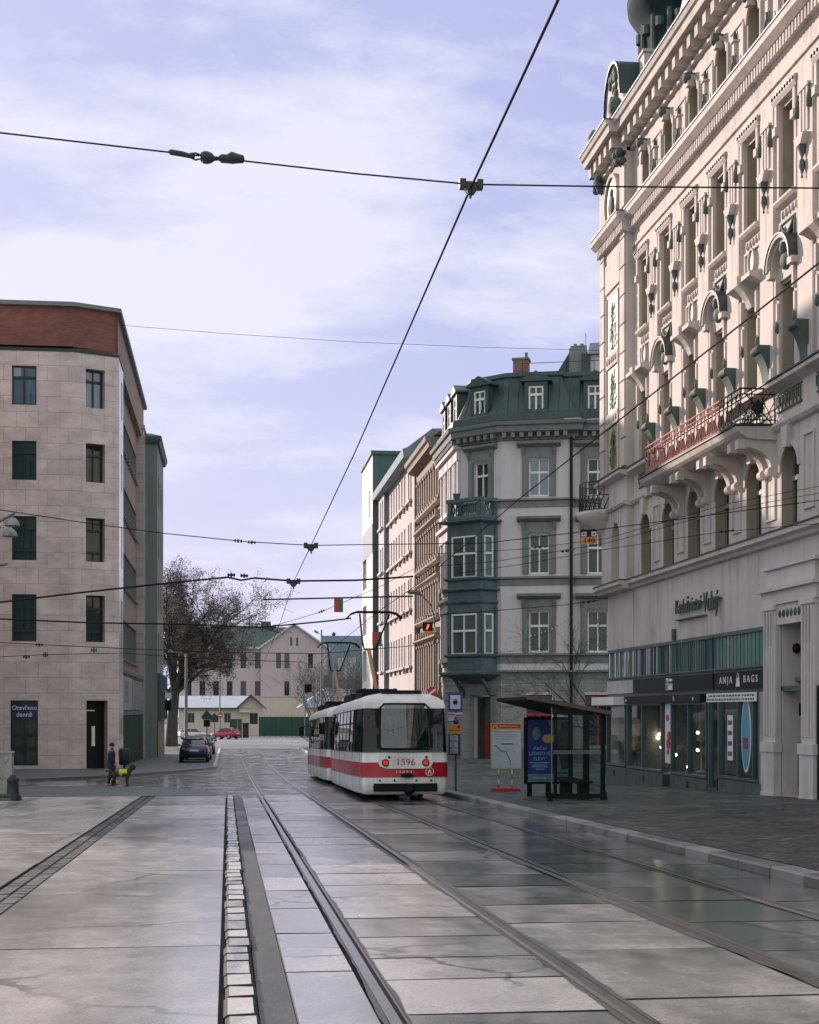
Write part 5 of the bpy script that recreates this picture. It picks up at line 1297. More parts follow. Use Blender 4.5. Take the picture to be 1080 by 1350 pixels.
def tram_car(label, num):
    root = thing('tram_car', (0, 0, 0), label, 'tram', 'cars of the coupled tram')
    def shell(name, mat, levels, cap=None, smooth=True, parent=root):
        mb = MB(); mb.smooth = smooth; rings = [[(x, y, z) for x, y in outline(i, e)] for z, i, e in levels]; n = len(rings[0])
        vs = [p for r in rings for p in r]
        mb.add(vs, [(k*n+j, k*n+(j+1) % n, (k+1)*n+(j+1) % n, (k+1)*n+j) for k in range(len(rings)-1) for j in range(n)])
        if cap is not None: mb.smooth = False; mb.add(rings[cap], [tuple(range(n))])
        return build(mb, name, mat, parent, fix=False)
    shell('skirt', M['tw'], [(.16, .10, .10), (.22, .03, .03), (.45, 0, 0), (.62, 0, 0)])
    shell('red_band', M['tr'], [(.62, 0, 0), (1.03, .0, 0)])
    shell('waist_panel', M['tw'], [(1.03, 0, 0), (1.30, .01, .02)])
    shell('window_glass', M['ts'], [(1.30, .03, .05), (1.9, .05, .12), (2.5, .085, .24)])
    shell('roof', M['roofw'], [(2.50, .04, .2), (2.56, .04, .22), (2.68, .08, .32), (2.80, .2, .5), (2.90, .42, .8), (2.95, .7, 1.2), (2.97, 1.1, 2)], 6)
    # pillars, seals and window bars
    mb = MB(); ps = [.62, 1.9, 2.35]+[2.35+1.35*k for k in range(1, 8)]+[TL-.62]
    for y in ps:
        for sx in (-1, 1):
            x0, x1 = hw(y)-.015, hw(y)-.075; w_ = .05 if y not in (.62, TL-.62) else .06
            mb.add([(sx*x0, y-w_, 1.30), (sx*x0, y+w_, 1.30), (sx*x1, y+w_, 2.52), (sx*x1, y-w_, 2.52), (sx*(x0-.05), y-w_, 1.30), (sx*(x0-.05), y+w_, 1.30), (sx*(x1-.05), y+w_, 2.52), (sx*(x1-.05), y-w_, 2.52)], [(0, 1, 2, 3), (4, 5, 6, 7), (0, 3, 7, 4), (1, 2, 6, 5)])
    for sx in (-1, 1):
        mb.tube([(sx*(hw(y)-.06), y, 2.12) for y in (1.9, 4, 7, 10, TL-1.9)], .022, 4)
    build(mb, 'window_pillar', M['rubber'], root)
    for end in (0, 1):
        Y = (lambda y: y) if not end else (lambda y: TL-y)
        # windscreen seal and the white corner pillars beside it
        mb = MB(); w_ = .66
        mb.tube([(-w_, Y(.02), 1.40), (w_, Y(.02), 1.40), (w_+.04, Y(.08), 1.5), (w_+.02, Y(.2), 2.5), (w_-.1, Y(.24), 2.62), (-w_+.1, Y(.24), 2.62), (-w_-.02, Y(.2), 2.5), (-w_-.04, Y(.08), 1.5), (-w_, Y(.02), 1.40)], .032, 6)
        build(mb, 'windscreen_seal', M['rubber'], root)
        mb = MB(); mb.smooth = True; q = [i/10*2-1 for i in range(11)]; bow = lambda x: .16*(x*x-1)
        vs = [(x*w_, Y(.06+bow(x)*.75+dy), z) for z, dy in ((1.42, 0), (2.0, .08), (2.6, .2)) for x in q]
        mb.add(vs, [(r*11+i, r*11+i+1, (r+1)*11+i+1, (r+1)*11+i) for r in range(2) for i in range(10)]); build(mb, 'windscreen', M['tg'], root, fix=False)
        mb = MB()
        for sx in (-1, 1): mb = MB(); mb.quad((sx*(w_+.05), Y(.05), 1.4), (sx*(w_+.10), Y(.05), 1.4), (sx*(w_+.16), Y(.22), 2.56), (sx*(w_+.05), Y(.22), 2.56)); build(mb, 'corner_pillar', M['rubber'], root, fix=False)
        mb = MB(); a = .99; F = lambda x, z, d=0: (x, Y(-d), z)
        mb.add([F(-.78, 2.50, .0), F(.78, 2.50, .0), F(.7, 2.66, -.05), F(-.7, 2.66, -.05), F(-.78, 2.5, -.4), F(.78, 2.5, -.4), F(.7, 2.66, -.5), F(-.7, 2.66, -.5)], [(0, 1, 2, 3), (0, 1, 5, 4), (3, 2, 6, 7), (0, 3, 7, 4), (1, 2, 6, 5)])
        if end: pass
        else:
            mb = MB(); mb.box(-.74, .74, -.03, .02, .24, .46) if False else None
            mb.add([(x, -.035 if abs(x) < .85 else .01, z) for x in (-.88, -.84, .84, .88) for z in (.24, .46)], [(0, 1, 3, 2), (2, 3, 5, 4), (4, 5, 7, 6)]); build(mb, 'grille', M['rubber'], root, fix=False)
            mb = MB(); mb.smooth = True; mb.lathe([(0, -.32), (.09, -.32), (.1, -.1), (.16, -.02), (.16, .05)], (.1, 0, .30), 12, 1); mb.tube([(-.02, -.1, .36), (.1, -.24, .42), (.22, -.1, .36)], .03, 6); build(mb, 'coupler', M['rubber'], root)
            mb = MB(); mb.smooth = True; mb.ball((.03, -.05, .68), .11, 6, (1.6, .9, .6)); build(mb, 'socket', M['rubber'], root)
            pn = MB(); pn.prism([(-.72, 1.27), (-.76, 1.05), (-.7, .92), (-.5, .86), (.5, .86), (.7, .92), (.76, 1.05), (.72, 1.27)], 1, -.03, .0); lp = build(pn, 'light_panel', M['tw'], root)
            for x in (-.55, .55):
                mb = MB(); mb.lathe([(.0, -.02), (.068, -.02), (.075, 0)], (x, -.035, 1.02), 16, 1); tl_ = build(mb, 'tail_light', M['tail'], root)
                mb = MB(); mb.ring((x, 1.02), .10, .10, -.05, -.028, .03, 18); mb.lathe([(0, -.02), (.035, -.02), (.035, 0)], (x+(.1 if x < 0 else .02), -.035, 1.17), 10, 1); build(mb, 'light_rim', M['rubber'], tl_)
            mb = MB(); write(mb, num, .26, 0, 1.03, -.034, flip=1, sx=1.05); build(mb, 'fleet_number', M['tr'], lp, fix=False)
            mb = MB()
            for x in (-.02, .22): mb.box(x-.004, x+.004, -.034, -.03, .9, 1.26)
            for k, x in enumerate((-.2, -.1, 0, .1, .2)): mb.box(x-.05, x-.03, -.012, -.002, .74+.0, .80); mb.box(x+.02, x+.04, -.012, -.002, .76, .78)
            mb.ring((.66, .78), .115, .115, -.02, .0, .018, 20); mb.prism([(.6, .72), (.66, .86), (.72, .72), (.69, .72), (.66, .79), (.63, .72)], 1, -.02, -.005)
            build(mb, 'emblem', M['tw'], lp)
            mb = MB()
            for x in (-.7, -.3, .3, .7): mb.lathe([(0, -.02), (.03, -.02), (.03, 0)], (x, -.0, .54), 8, 1)
            mb.ball((-.98, .3, 1.14), .035, 5); build(mb, 'reflector', M['rubber'], root)
    # panel seams round the body, and the drip rail
    mb = MB(); ol = outline(-.003, -.004)
    for z in (.625, 1.30): mb.tube([(x, y, z) for x, y in ol]+[(ol[0][0], ol[0][1], z)], .008, 4)
    for y in (.62, 2.2, 4.9, 7.1, 9.3, TL-2.2, TL-.62):
        for sx in (-1, 1): mb.tube([(sx*(hw(y)-.03), y, .22), (sx*(hw(y)+.002), y, .5), (sx*(hw(y)+.002), y, 1.28)], .007, 4)
    for x in (-.78, .80): mb.tube([(x, .006, .24), (x, .0, .62)], .006, 4)
    build(mb, 'panel_seam', M['trim'], root, fix=False)
    # inside: floor, seats, handrails, desk
    mb = MB(); mb.box(-1.12, 1.12, .3, TL-.3, .9, 1.0); mb.box(-.6, .6, .35, .42, 1.0, 1.75) if False else None; build(mb, 'floor', M['inside'], root)
    mb = MB(); mb.quad((-.6, .12, 1.34), (.6, .12, 1.34), (.6, .5, 1.62), (-.6, .5, 1.62)); mb.box(-.6, .6, .5, .54, 1.1, 1.62); build(mb, 'rear_shelf', M['tw'], root)
    mb = MB()
    for x, y in ((-.62, .75), (.45, .75), (.62, 1.6), (-.62, 3), (.62, 3), (-.62, 5.5), (.62, 5.5)): mb.tube([(x, y, 1), (x, y, 2.6)], .02, 6)
    for z in (1.98,): mb.tube([(-1.05, .75, z), (-.3, .75, z)], .018, 6); mb.tube([(.25, .75, z), (.85, .75, z)], .018, 6)
    build(mb, 'handrail', M['seat'], root)
    mb = MB()
    for k in range(9):
        for x in (-.75, .75): y = 2.2+k*1.15; mb.box(x-.22, x+.22, y, y+.4, 1.35, 1.42); mb.box(x-.22, x+.22, y+.38, y+.44, 1.42, 1.85)
    build(mb, 'seat', M['inside'], root)
    # running gear
    mb = MB(); mb.box(-1.05, 1.05, .5, TL-.5, .2, .5)
    for y in (2.5, 4.3, TL-4.3, TL-2.5):
        for x in (-.72, .72): mb.lathe([(0, -.06), (.33, -.06), (.33, .06), (0, .06)], (x, y, .33), 16, 0)
    build(mb, 'bogie', M['rubber'], root)
    # doors on the right, roof kit
    for y in (1.2, 6.4, TL-2.8):
        mb = MB(); mb.box(hw(y+.6)-.01, hw(y+.6)+.02, y, y+1.3, .3, 1.3); mb.tube([(hw(y)+.01, y+.65, .3), (hw(y)-.05, y+.65, 2.5)], .015, 4); build(mb, 'door', M['tw'], root)
    mb = MB(); mb.box(-.55, .55, .9, 1.6, 2.93, 3.02) ; build(mb, 'roof_hatch', M['rubber'], root)
    mb = MB(); mb.box(-.9, .25, 3.4, 5.6, 2.9, 3.04); mb.box(-.95, .1, 6.3, 9.5, 2.9, 3.08)
    for y in (3.5, 4.4, 5.4):
        for x in (-.8, .1): mb.lathe([(.05, 3.0), (.08, 3.05), (.05, 3.08), (.08, 3.12), (.04, 3.16)], (x, y, 0), 8)
    build(mb, 'roof_box', M['rubber'], root)
    # pantograph
    by, px, k1 = 4.4, -.42, 5.5; mb = MB(); mb.tube([(px+.06, by, 3.15), (px-.08, by+.9, 4.42)], .06, 8); pg = build(mb, 'pantograph', M['arm'], root)
    mb = MB()
    mb.tube([(px-.27, by+.9, 4.6), (px-.22, by+.9, 4.42), (px+.14, by+.9, 4.42), (px+.19, by+.9, 4.6)], .032, 6)
    mb.tube([(px-.27, by+.9, 4.58), (px-.42, by+.2, k1-.06)], .026, 6); mb.tube([(px+.19, by+.9, 4.58), (px+.48, by+.2, k1-.06)], .026, 6)
    for y in (by+.05, by+.35): mb.tube([(px-.82, y, k1-.2), (px-.68, y, k1-.06), (px-.5, y, k1), (px+.5, y, k1), (px+.7, y, k1-.05), (px+.86, y, k1-.2)], .028, 6)
    for x in (-.45, -.2, .1, .4): mb.tube([(px+x, by+.05, k1-.02), (px+x, by+.35, k1-.02)], .02, 4)
    mb.box(px-.5, px+.5, by-.5, by-.35, 3.06, 3.16); mb.box(px-.5, px+.5, by+.6, by+.75, 3.06, 3.16); build(mb, 'pantograph_head', M['rubber'], pg)
    # left side: mirror, silver advert wrap on the far half as printed film
    for sx in (-1, 1):
        mb = MB(); mb.tube([(sx*1.1, TL-.3, 2.3), (sx*1.45, TL-.1, 2.25)], .02, 5); mb.box(sx*1.45-.1, sx*1.45+.1, TL-.14, TL-.06, 1.85, 2.25); build(mb, 'mirror', M['rubber'], root)
    return root
TC = 4.80
t1 = tram_car('red and white tram car 1596 seen from behind with glowing tail lights', '1596')
t1.location = (TC, 40.9, zs(40.9)+.01); t1.rotation_euler.x = math.atan(-.0193)
t2 = copy_tree(t1); t2.location = (TC-.03, 55.3, zs(55.2)+.01); t2['label'] = 'leading red and white tram car coupled ahead of car 1596, half hidden'
# ---------------------------------------------------------------- street furniture, people, vehicles
def skin(name, chains, mat, parent=None, sub=2, origin=None):
    """one continuous body grown along a skeleton: chains of (x, y, z, radius), branches start at an existing joint"""
    vs, es, rs, idx = [], [], [], {}
    for ch in chains:
        prev = None
        for x, y, z, r in ch:
            k = (round(x, 4), round(y, 4), round(z, 4))
            if k not in idx: idx[k] = len(vs); vs.append((x, y, z)); rs.append(r)
            if prev is not None: es.append((prev, idx[k]))
            prev = idx[k]
    me = bpy.data.meshes.new(name); me.from_pydata(vs, es, []); o = bpy.data.objects.new(name, me); C.objects.link(o)
    mo = o.modifiers.new('s', 'SKIN'); me.skin_vertices.new() if not me.skin_vertices else None
    for sv, r in zip(me.skin_vertices[0].data, rs): sv.radius = r if isinstance(r, tuple) else (r, r)
    me.skin_vertices[0].data[0].use_root = True
    s2 = o.modifiers.new('u', 'SUBSURF'); s2.levels = sub; s2.render_levels = sub
    ev = bpy.data.meshes.new_from_object(o.evaluated_get(bpy.context.evaluated_depsgraph_get())); bpy.data.objects.remove(o); bpy.data.meshes.remove(me)
    ev.name = name; ev.materials.clear(); mats_on(ev, mat)
    for p in ev.polygons: p.use_smooth = True
    return link(name, ev, parent)
M['skin'] = plain('skin', (.50, .29, .22), .6, 0, .08); M['coat'] = plain('dark coat cloth', (.022, .024, .03), .9, 0, .3, 5); M['jeans'] = plain('dark trousers', (.03, .028, .03), .9, 0, .3, 5)
M['pink'] = plain('pink shoe', (.6, .04, .20), .6, 0, .1); M['mustard'] = plain('mustard jacket', (.40, .21, .03), .85, 0, .25, 5); M['hair'] = plain('dark hair', (.02, .014, .012), .7, 0, .3, 8)
M['fur'] = plain('brown dog fur', (.05, .028, .02), .95, 0, .4, 9); M['tan fur'] = plain('tan dog fur', (.32, .17, .09), .95, 0, .3, 9); M['hivis'] = plain('yellow green vest', (.42, .58, .03), .6, 0, .1)
def person(loc, rz, label, coat, legs, shoes, hat=True, H=1.55, reach=True, group=None):
    """standing or slowly walking figure, faces local +x"""
    k = H/1.7; r = thing('person', loc, label, 'person', group, rz); S_ = lambda x, y, z, q: (x*k, y*k, z*k, q*k)
    hips = S_(0, 0, .92, .15); chest = S_(.01, 0, 1.30, (.15)); neck = S_(.02, 0, 1.47, .055)
    body = [[hips, S_(0, 0, 1.1, .14), chest, S_(.01, 0, 1.42, .11), neck, S_(.03, 0, 1.55, .07), S_(.035, 0, 1.63, .088), S_(.03, 0, 1.70, .06)]]
    for sy, fx in ((1, .14), (-1, -.10)):
        body.append([hips, S_(.0, sy*.1, .84, .095), S_(fx*.45+.02, sy*.1, .48, .062), S_(fx-.02, sy*.1, .10, .042), S_(fx+.1, sy*.1, .04, .035)])
        hx = .16 if sy < 0 and reach else .04
        body.append([S_(.01, 0, 1.42, .11), S_(.0, sy*.18, 1.40, .06), S_(-.03, sy*.23, 1.12, .045), S_(hx, sy*.22, .90, .034), S_(hx+.03, sy*.215, .82, .03)])
    b = skin('body', body, M['skin'], r)
    # clothes over the body: coat, trousers, shoes, hat
    mb = MB(); mb.smooth = True
    def loft(rings, n=14):
        vs = []
        for (x, y, z, a, c) in rings: vs += [((x+a*math.cos(2*math.pi*i/n))*k, (y+c*math.sin(2*math.pi*i/n))*k, z*k) for i in range(n)]
        mb.add(vs, [(j*n+i, j*n+(i+1) % n, (j+1)*n+(i+1) % n, (j+1)*n+i) for j in range(len(rings)-1) for i in range(n)])
    loft([(.01, 0, .68, .17, .20), (.0, 0, .85, .175, .205), (0, 0, 1.05, .15, .185), (.01, 0, 1.28, .155, .21), (.01, 0, 1.40, .125, .215), (.02, 0, 1.47, .075, .10), (.02, 0, 1.52, .07, .08)])
    for sy in (1, -1):
        hx = .16 if sy < 0 and reach else .04
        mb.tube([Vector(p)*k for p in ((.0, sy*.17, 1.42), (-.01, sy*.21, 1.30), (-.03, sy*.235, 1.12), (hx-.02, sy*.222, .91))], [.075*k, .072*k, .06*k, .048*k], 10)
    build_at(mb, 'coat', M[coat], r)
    mb = MB(); mb.smooth = True
    for sy, fx in ((1, .14), (-1, -.10)): mb.tube([Vector(p)*k for p in ((0, sy*.09, .88), (0, sy*.1, .80), (fx*.45+.02, sy*.1, .48), (fx-.02, sy*.1, .09))], [.11*k, .105*k, .075*k, .06*k], 10)
    build_at(mb, 'trousers', M[legs], r)
    for sy, fx in ((1, .14), (-1, -.10)):
        mb = MB(); mb.smooth = True; mb.ball(((fx+.04)*k, sy*.1*k, .045*k), .06*k, 6, (2.1, .8, .75)); build_at(mb, 'shoe', M[shoes], r)
    mb = MB(); mb.smooth = True
    mb.ball((.02*k, 0, 1.665*k), .108*k, 8, (1, .95, .9)) if not hat else mb.lathe([(.108*k, 1.625*k), (.112*k, 1.66*k), (.10*k, 1.72*k), (.06*k, 1.765*k), (0, 1.78*k)], (.02*k, 0, 0), 14)
    build_at(mb, 'hat' if hat else 'hair', M['coat' if hat else 'hair'], r)
    # face and hands
    mb = MB(); mb.smooth = True; mb.ball((.125*k, 0, 1.605*k), .018*k, 5, (1.2, .8, 1.4))
    for sy in (1, -1): mb.ball((.03*k, sy*.088*k, 1.61*k), .022*k, 5, (.7, .4, 1.2))
    for sy in (1, -1):
        hx = .16 if sy < 0 and reach else .04
        for f in range(4): y = sy*.215+(f-1.5)*.016; mb.tube([Vector(p)*k for p in ((hx+.03, y, .83), (hx+.045, y, .79-.005*abs(f-1)), (hx+.035, y, .755))], .008*k, 5)
        mb.tube([Vector(p)*k for p in ((hx+.045, sy*.205, .84), (hx+.07, sy*.195, .81), (hx+.065, sy*.195, .785))], .009*k, 5)
    build_at(mb, 'face_and_fingers', M['skin'], b)
    mb = MB()
    for sy in (1, -1): mb.ball((.115*k, sy*.032*k, 1.635*k), .011*k, 5)
    mb.box(.112*k, .122*k, -.022*k, .022*k, 1.566*k, 1.574*k); build_at(mb, 'eye', M['hair'], b)
    return r
def build_at(mb, name, mat, parent):
    """vertices already in the parent's own space"""
    me = mb.mesh(name); mats_on(me, mat); b = bmesh.new(); b.from_mesh(me); bmesh.ops.recalc_face_normals(b, faces=b.faces); b.to_mesh(me); b.free(); return link(name, me, parent)
pp = at(147, 1037, 55.4); pz = zs(pp.y)+.005
person((pp.x, pp.y, pz), 0, 'person in dark coat and knit hat with pink shoes, holding a dog lead', 'coat', 'jeans', 'pink', True, 1.52)
dg = thing('dog', (pp.x+.22, pp.y-.15, pz), 'dark brown curly dog in yellow green vest with light tail', 'dog')
body = [[(0, 0, .46, .10), (.18, 0, .46, .14), (.33, 0, .47, .15), (.42, 0, .54, .105), (.48, 0, .63, .09), (.54, 0, .66, .095), (.66, 0, .62, .05)],
        [(0, 0, .46, .10), (-.16, 0, .47, .105), (-.22, 0, .52, .04), (-.3, 0, .56, .035)]]
for sy in (1, -1):
    body.append([(.33, 0, .47, .15), (.36, sy*.08, .34, .075), (.35, sy*.08, .18, .055), (.36, sy*.08, .03, .05), (.41, sy*.08, .015, .026)])
    body.append([(-.16, 0, .47, .105), (-.15, sy*.08, .38, .09), (-.08, sy*.08, .27, .062), (-.18, sy*.08, .16, .05), (-.16, sy*.08, .03, .048), (-.11, sy*.08, .015, .025)])
skin('body', body, M['fur'], dg)
mb = MB(); mb.smooth = True; mb.tube([(-.28, 0, .54), (-.38, 0, .58), (-.46, 0, .56)], [.05, .06, .03], 8); build_at(mb, 'tail', M['tan fur'], dg)
mb = MB(); mb.smooth = True; mb.ball((.55, 0, .68), .12, 8); 
for sy in (1, -1): mb.ball((.53, sy*.1, .62), .05, 6, (.9, .5, 1.6))
build_at(mb, 'head_curls', M['fur'], dg)
mb = MB(); mb.smooth = True; mb.lathe([(.115, .06), (.135, .1), (.14, .22), (.145, .34), (.12, .37)], (0, 0, .475), 14, 0); build_at(mb, 'vest', M['hivis'], dg)
mb = MB(); p0 = Vector((pp.x+.17, pp.y-.19, pz+.74)); p1 = Vector((pp.x+.5, pp.y-.15, pz+.6)); mb.tube([p0, (p0+p1)/2-Vector((0, 0, .1)), p1], .008, 5); tag(build(mb, 'dog_lead', M['coat'], origin=p0), 'thin dark lead between the person and the brown dog', 'lead')
q = at_t(837, 980, 14.1); person((q.x, q.y, EYE-1.99), math.pi, 'person in mustard yellow jacket standing behind the shop window', 'mustard', 'jeans', 'coat', False, 1.6, False)

M['galv'] = plain('galvanised pole', (.16, .19, .19), .5, .5, .2); M['orange'] = plain('orange board', (.62, .24, .05), .5, 0, .12); M['paper'] = plain('printed paper', (.50, .56, .64), .6, 0, .1)
M['yellow'] = plain('yellow edge', (.55, .40, .06), .5, 0, .1); M['dgreen'] = plain('dark green paint', (.018, .055, .038), .5, 0, .15); M['sblue'] = plain('sign blue', (.02, .04, .22), .45, 0, .1)
# tram stop pole
b = at(601, 1040, 45); b.z = rp(b.x, b.y); s_ = thing('stop_sign', b, 'tram stop pole with blue framed tram symbol and timetable board behind the tram', 'stop pole')
sc_ = lambda v: (HZ-v)/FPX*b_D+EYE
b_D = b.x*ST+b.y*CT
FB = Frame(b.xy, (CT, -ST), (-ST, -CT), 0)
mb = MB(FB); mb.tube([(0, 0, b.z), (0, 0, sc_(912))], .033, 8); build(mb, 'pole', M['galv'], s_)
mb = MB(FB); mb.box(-.23, .20, .04, .06, sc_(938), sc_(913)); f_ = build(mb, 'stop_plate', M['sblue'], s_)
mb = MB(FB); mb.box(-.165, .135, .061, .066, sc_(934.5), sc_(916.5)); build(mb, 'plate_face', M['paper'], f_)
mb = MB(FB); mb.box(-.08, .05, .067, .072, sc_(928), sc_(923.5)); mb.box(-.06, .03, .067, .072, sc_(922.8), sc_(921.8)); mb.box(-.06, -.03, .067, .072, sc_(929.5), sc_(928)); mb.box(0, .03, .067, .072, sc_(929.5), sc_(928)); build(mb, 'tram_symbol', M['black'], f_)
mb = MB(FB); mb.box(-.24, .2, .04, .05, sc_(945), sc_(939.5)); mb.box(-.22, -.05, .04, .05, sc_(946+4), sc_(946)); build(mb, 'line_plate', M['paper'], s_)
mb = MB(FB); mb.box(-.22, -.03, .051, .056, sc_(943), sc_(941)); mb.box(0, .2, .051, .056, sc_(944), sc_(942)); build(mb, 'line_strip', M['red'], s_)
mb = MB(FB); mb.smooth = True; mb.lathe([(0, .05), (.08, .05), (.08, .03)], (0, 0, sc_(951.5)), 14, 1); build(mb, 'info_disc', M['sblue'], s_)
mb = MB(FB); mb.box(-.2, .17, .04, .05, sc_(967), sc_(954.5)); o = build(mb, 'notice_board', M['orange'], s_)
mb = MB(FB); mb.box(.05, .12, .051, .054, sc_(960), sc_(957)); mb.box(-.16, .1, .051, .054, sc_(963.5), sc_(963)); build(mb, 'notice_print', M['black'], o)
mb = MB(FB); mb.box(-.22, .14, .04, .08, sc_(995.5), sc_(968)); o = build(mb, 'timetable', M['navy'], s_)
mb = MB(FB)
for v0, v1 in ((969, 976.5), (977.5, 985.5), (986.5, 993.5)): mb.box(-.17, .06, .081, .085, sc_(v1), sc_(v0))
o2 = build(mb, 'timetable_sheet', M['paper'], o)
mb = MB(FB)
for k in range(14): v = 970+k*1.75; mb.box(-.15, -.15+random.uniform(.08, .19), .086, .088, sc_(v+.6), sc_(v))
build(mb, 'timetable_print', M['navy'], o)
# route map board on a low stand
D = 44.0; b = at(667, 1038, D); b.z = rp(b.x, b.y); s_ = thing('notice_stand', b, 'red topped map board on two striped posts, between stop pole and shelter', 'map board'); b_D = D
FB = Frame(b.xy, (.997, -.08), (-.08, -.997), 0)
mb = MB(FB); mb.box(-.44, .46, 0, .03, sc_(1014), sc_(953.5)); bd = build(mb, 'board', M['yellow'], s_)
mb = MB(FB); mb.box(-.41, .43, .031, .036, sc_(1012.5), sc_(962)); build(mb, 'map_sheet', M['paper'], bd)
mb = MB(FB); mb.box(-.41, .43, .031, .037, sc_(960), sc_(954.5)); mb.box(-.41, .43, .037, .04, sc_(964.5), sc_(964)); build(mb, 'red_header', M['red'], bd)
mb = MB(FB); write(mb, 'Změna dopravy', .085, .08, sc_(957.3), .04, extrude=.002)
build(mb, 'lettering', M['paper'], bd, fix=False)
mb = MB(FB); mb.smooth = False; mb.disc((-.31, sc_(959.5)), .085, .085, .043, 16, .006); build(mb, 'warning_disc', M['yellow'], bd)
mb = MB(FB); mb.box(-.34, -.29, .044, .047, sc_(961), sc_(957.8)); mb.tube([(-.32, .04, sc_(982)), (-.15, .04, sc_(989)), (0, .04, sc_(991)), (.1, .04, sc_(1000)), (.14, .04, sc_(1005))], .012, 4)
rnd = random.Random(5)
for k in range(22): a0, v0 = rnd.uniform(-.3, .3), rnd.uniform(984, 1010); mb.tube([(a0, .038, sc_(v0)), (a0+rnd.uniform(-.12, .12), .038, sc_(v0+rnd.uniform(-4, 4)))], .003, 3)
for v in (966, 968.5, 971, 974): mb.box(-.33, rnd.uniform(.05, .38), .037, .039, sc_(v+.5), sc_(v))
build(mb, 'map_print', M['stone_dark'], bd)
mb = MB(FB); mb.box(-.13, .2, .037, .04, sc_(981.5), sc_(980)); build(mb, 'map_title', M['dgreen'], bd)
for x in (-.21, .18):
    mb = MB(FB); h0, h1 = b.z+.06, sc_(1014)
    for k in range(4): mb.m = k % 2; mb.tube([(x, .0, h0+(h1-h0)*k/4), (x, .0, h0+(h1-h0)*(k+1)/4)], .018, 6)
    build(mb, 'post', [M['red'], M['white']], s_)
mb = MB(FB); mb.box(-.42, .4, -.16, .2, b.z+.0, b.z+.09)
for k in range(5): mb.box(-.38+k*.16, -.3+k*.16, -.14, .18, b.z+.09, b.z+.11)
build(mb, 'foot', M['red'], s_)
# tram shelter
SH0, SH1, ST0, ST1 = 36.0, 39.6, 7.78, 9.06
g = (rp(8.4, 37.8)); sh = thing('tram_shelter', (8.4, 37.8, g), 'glass tram shelter with brown edged roof and blue advertising panel', 'shelter')
hh = lambda h: h+EYE
M['shglass'] = clear_mat('shelter glass', (.80, .88, .86), .8)
mb = MB()
for t, s, w_ in ((ST1, SH0+.05, .05), (ST1, SH1, .05), (ST1-.0, 37.8, .07), (8.66, SH1+.02, .04)):
    mb.box(t-w_, t+w_, s-w_, s+w_, rp(t, s)-.05, hh(.12))
build(mb, 'post', M['rubber'], sh)
mb = MB(); a = [(7.15, .36), (9.2, -.02), (9.2, -.10), (8.6, -.08), (7.15, .28)]
mb.prism([(t, hh(h)) for t, h in a], 1, SH0-.15, SH1+.45); rf = build(mb, 'roof', M['rubber'], sh)
mb = MB(); mb.prism([(t, hh(h)) for t, h in ((7.13, .40), (9.22, .015), (9.22, -.09), (7.13, .30))], 1, SH0-.19, SH0-.15); build(mb, 'roof_edge', plain('brown roof edge', (.11, .08, .06), .6), rf)
mb = MB(); mb.quad((ST0, SH0, hh(-2.05)), (ST1, SH0, hh(-2.05)), (ST1, SH0, hh(-.06)), (ST0, SH0, hh(.1))); build(mb, 'end_pane', M['shglass'], sh, fix=False)
mb = MB(); mb.box(ST0-.012, ST0+.012, SH0-.012, SH0+.012, hh(-2.0), hh(.1)); build(mb, 'pane_edge', M['trim'], sh)
mb = MB(); mb.quad((ST1, SH0+.1, hh(-2.0)), (ST1, SH1-.1, hh(-2.05)), (ST1, SH1-.1, hh(-.1)), (ST1, SH0+.1, hh(-.1))); build(mb, 'back_pane', M['shglass'], sh, fix=False)
mb = MB()
for k in range(24): t = ST0+.05+(ST1-ST0-.1)*k/24; mb.box(t, t+.026, SH0-.006, SH0-.002, hh(-1.03), hh(-.94))
build(mb, 'safety_stripe', M['trim'], sh)
mb = MB(); z0 = rp(8.4, SH0); mb.box(ST0-.1, ST1+.06, SH0-.06, SH0+.06, z0+.06, z0+.17); mb.box(ST0-.1, ST0+.02, SH0-.07, SH0+.07, z0-.04, z0+.2); mb.box(ST1-.06, ST1+.07, SH0-.07, SH0+.07, z0-.04, z0+.22); build(mb, 'base_rail', M['rubber'], sh)
mb = MB(); mb.box(8.55, 8.95, SH0+.6, SH1-.5, g+.42, g+.48)
for s in (SH0+.8, SH1-.8): mb.box(8.6, 8.9, s-.04, s+.04, g-.02, g+.42)
build(mb, 'bench', M['rubber'], sh)
AX = .22
mb = MB(lambda p: Vector((p[0]+AX, p[1], p[2]))); mb.box(7.62, 8.92, SH1+.02, SH1+.2, hh(-1.93), hh(-.15)); mb.box(7.7, 7.82, SH1+.05, SH1+.15, rp(7.7, 39.6)-.05, hh(-1.9)); mb.box(8.2, 8.36, SH1+.05, SH1+.15, rp(8.2, 39.6)-.05, hh(-1.9)); ad = build(mb, 'advert_case', M['rubber'], sh)
M['poster_blue'] = plain('poster deep blue', (.02, .035, .22), .3, 0, .15, 1.5); M['poster_teal'] = plain('poster teal', (.10, .24, .26), .3, 0, .25, 1.5); M['poster_dark'] = plain('poster dark', (.015, .04, .045), .3, 0, .3, 3); M['poster_text'] = plain('poster lettering', (.20, .42, .60), .4, 0, .05)
y = SH1+.02
mb = MB(lambda p: Vector((p[0]+AX, p[1], p[2]))); mb.box(7.70, 8.84, y-.01, y, hh(-1.87), hh(-.22)); build(mb, 'poster', M['poster_blue'], ad)
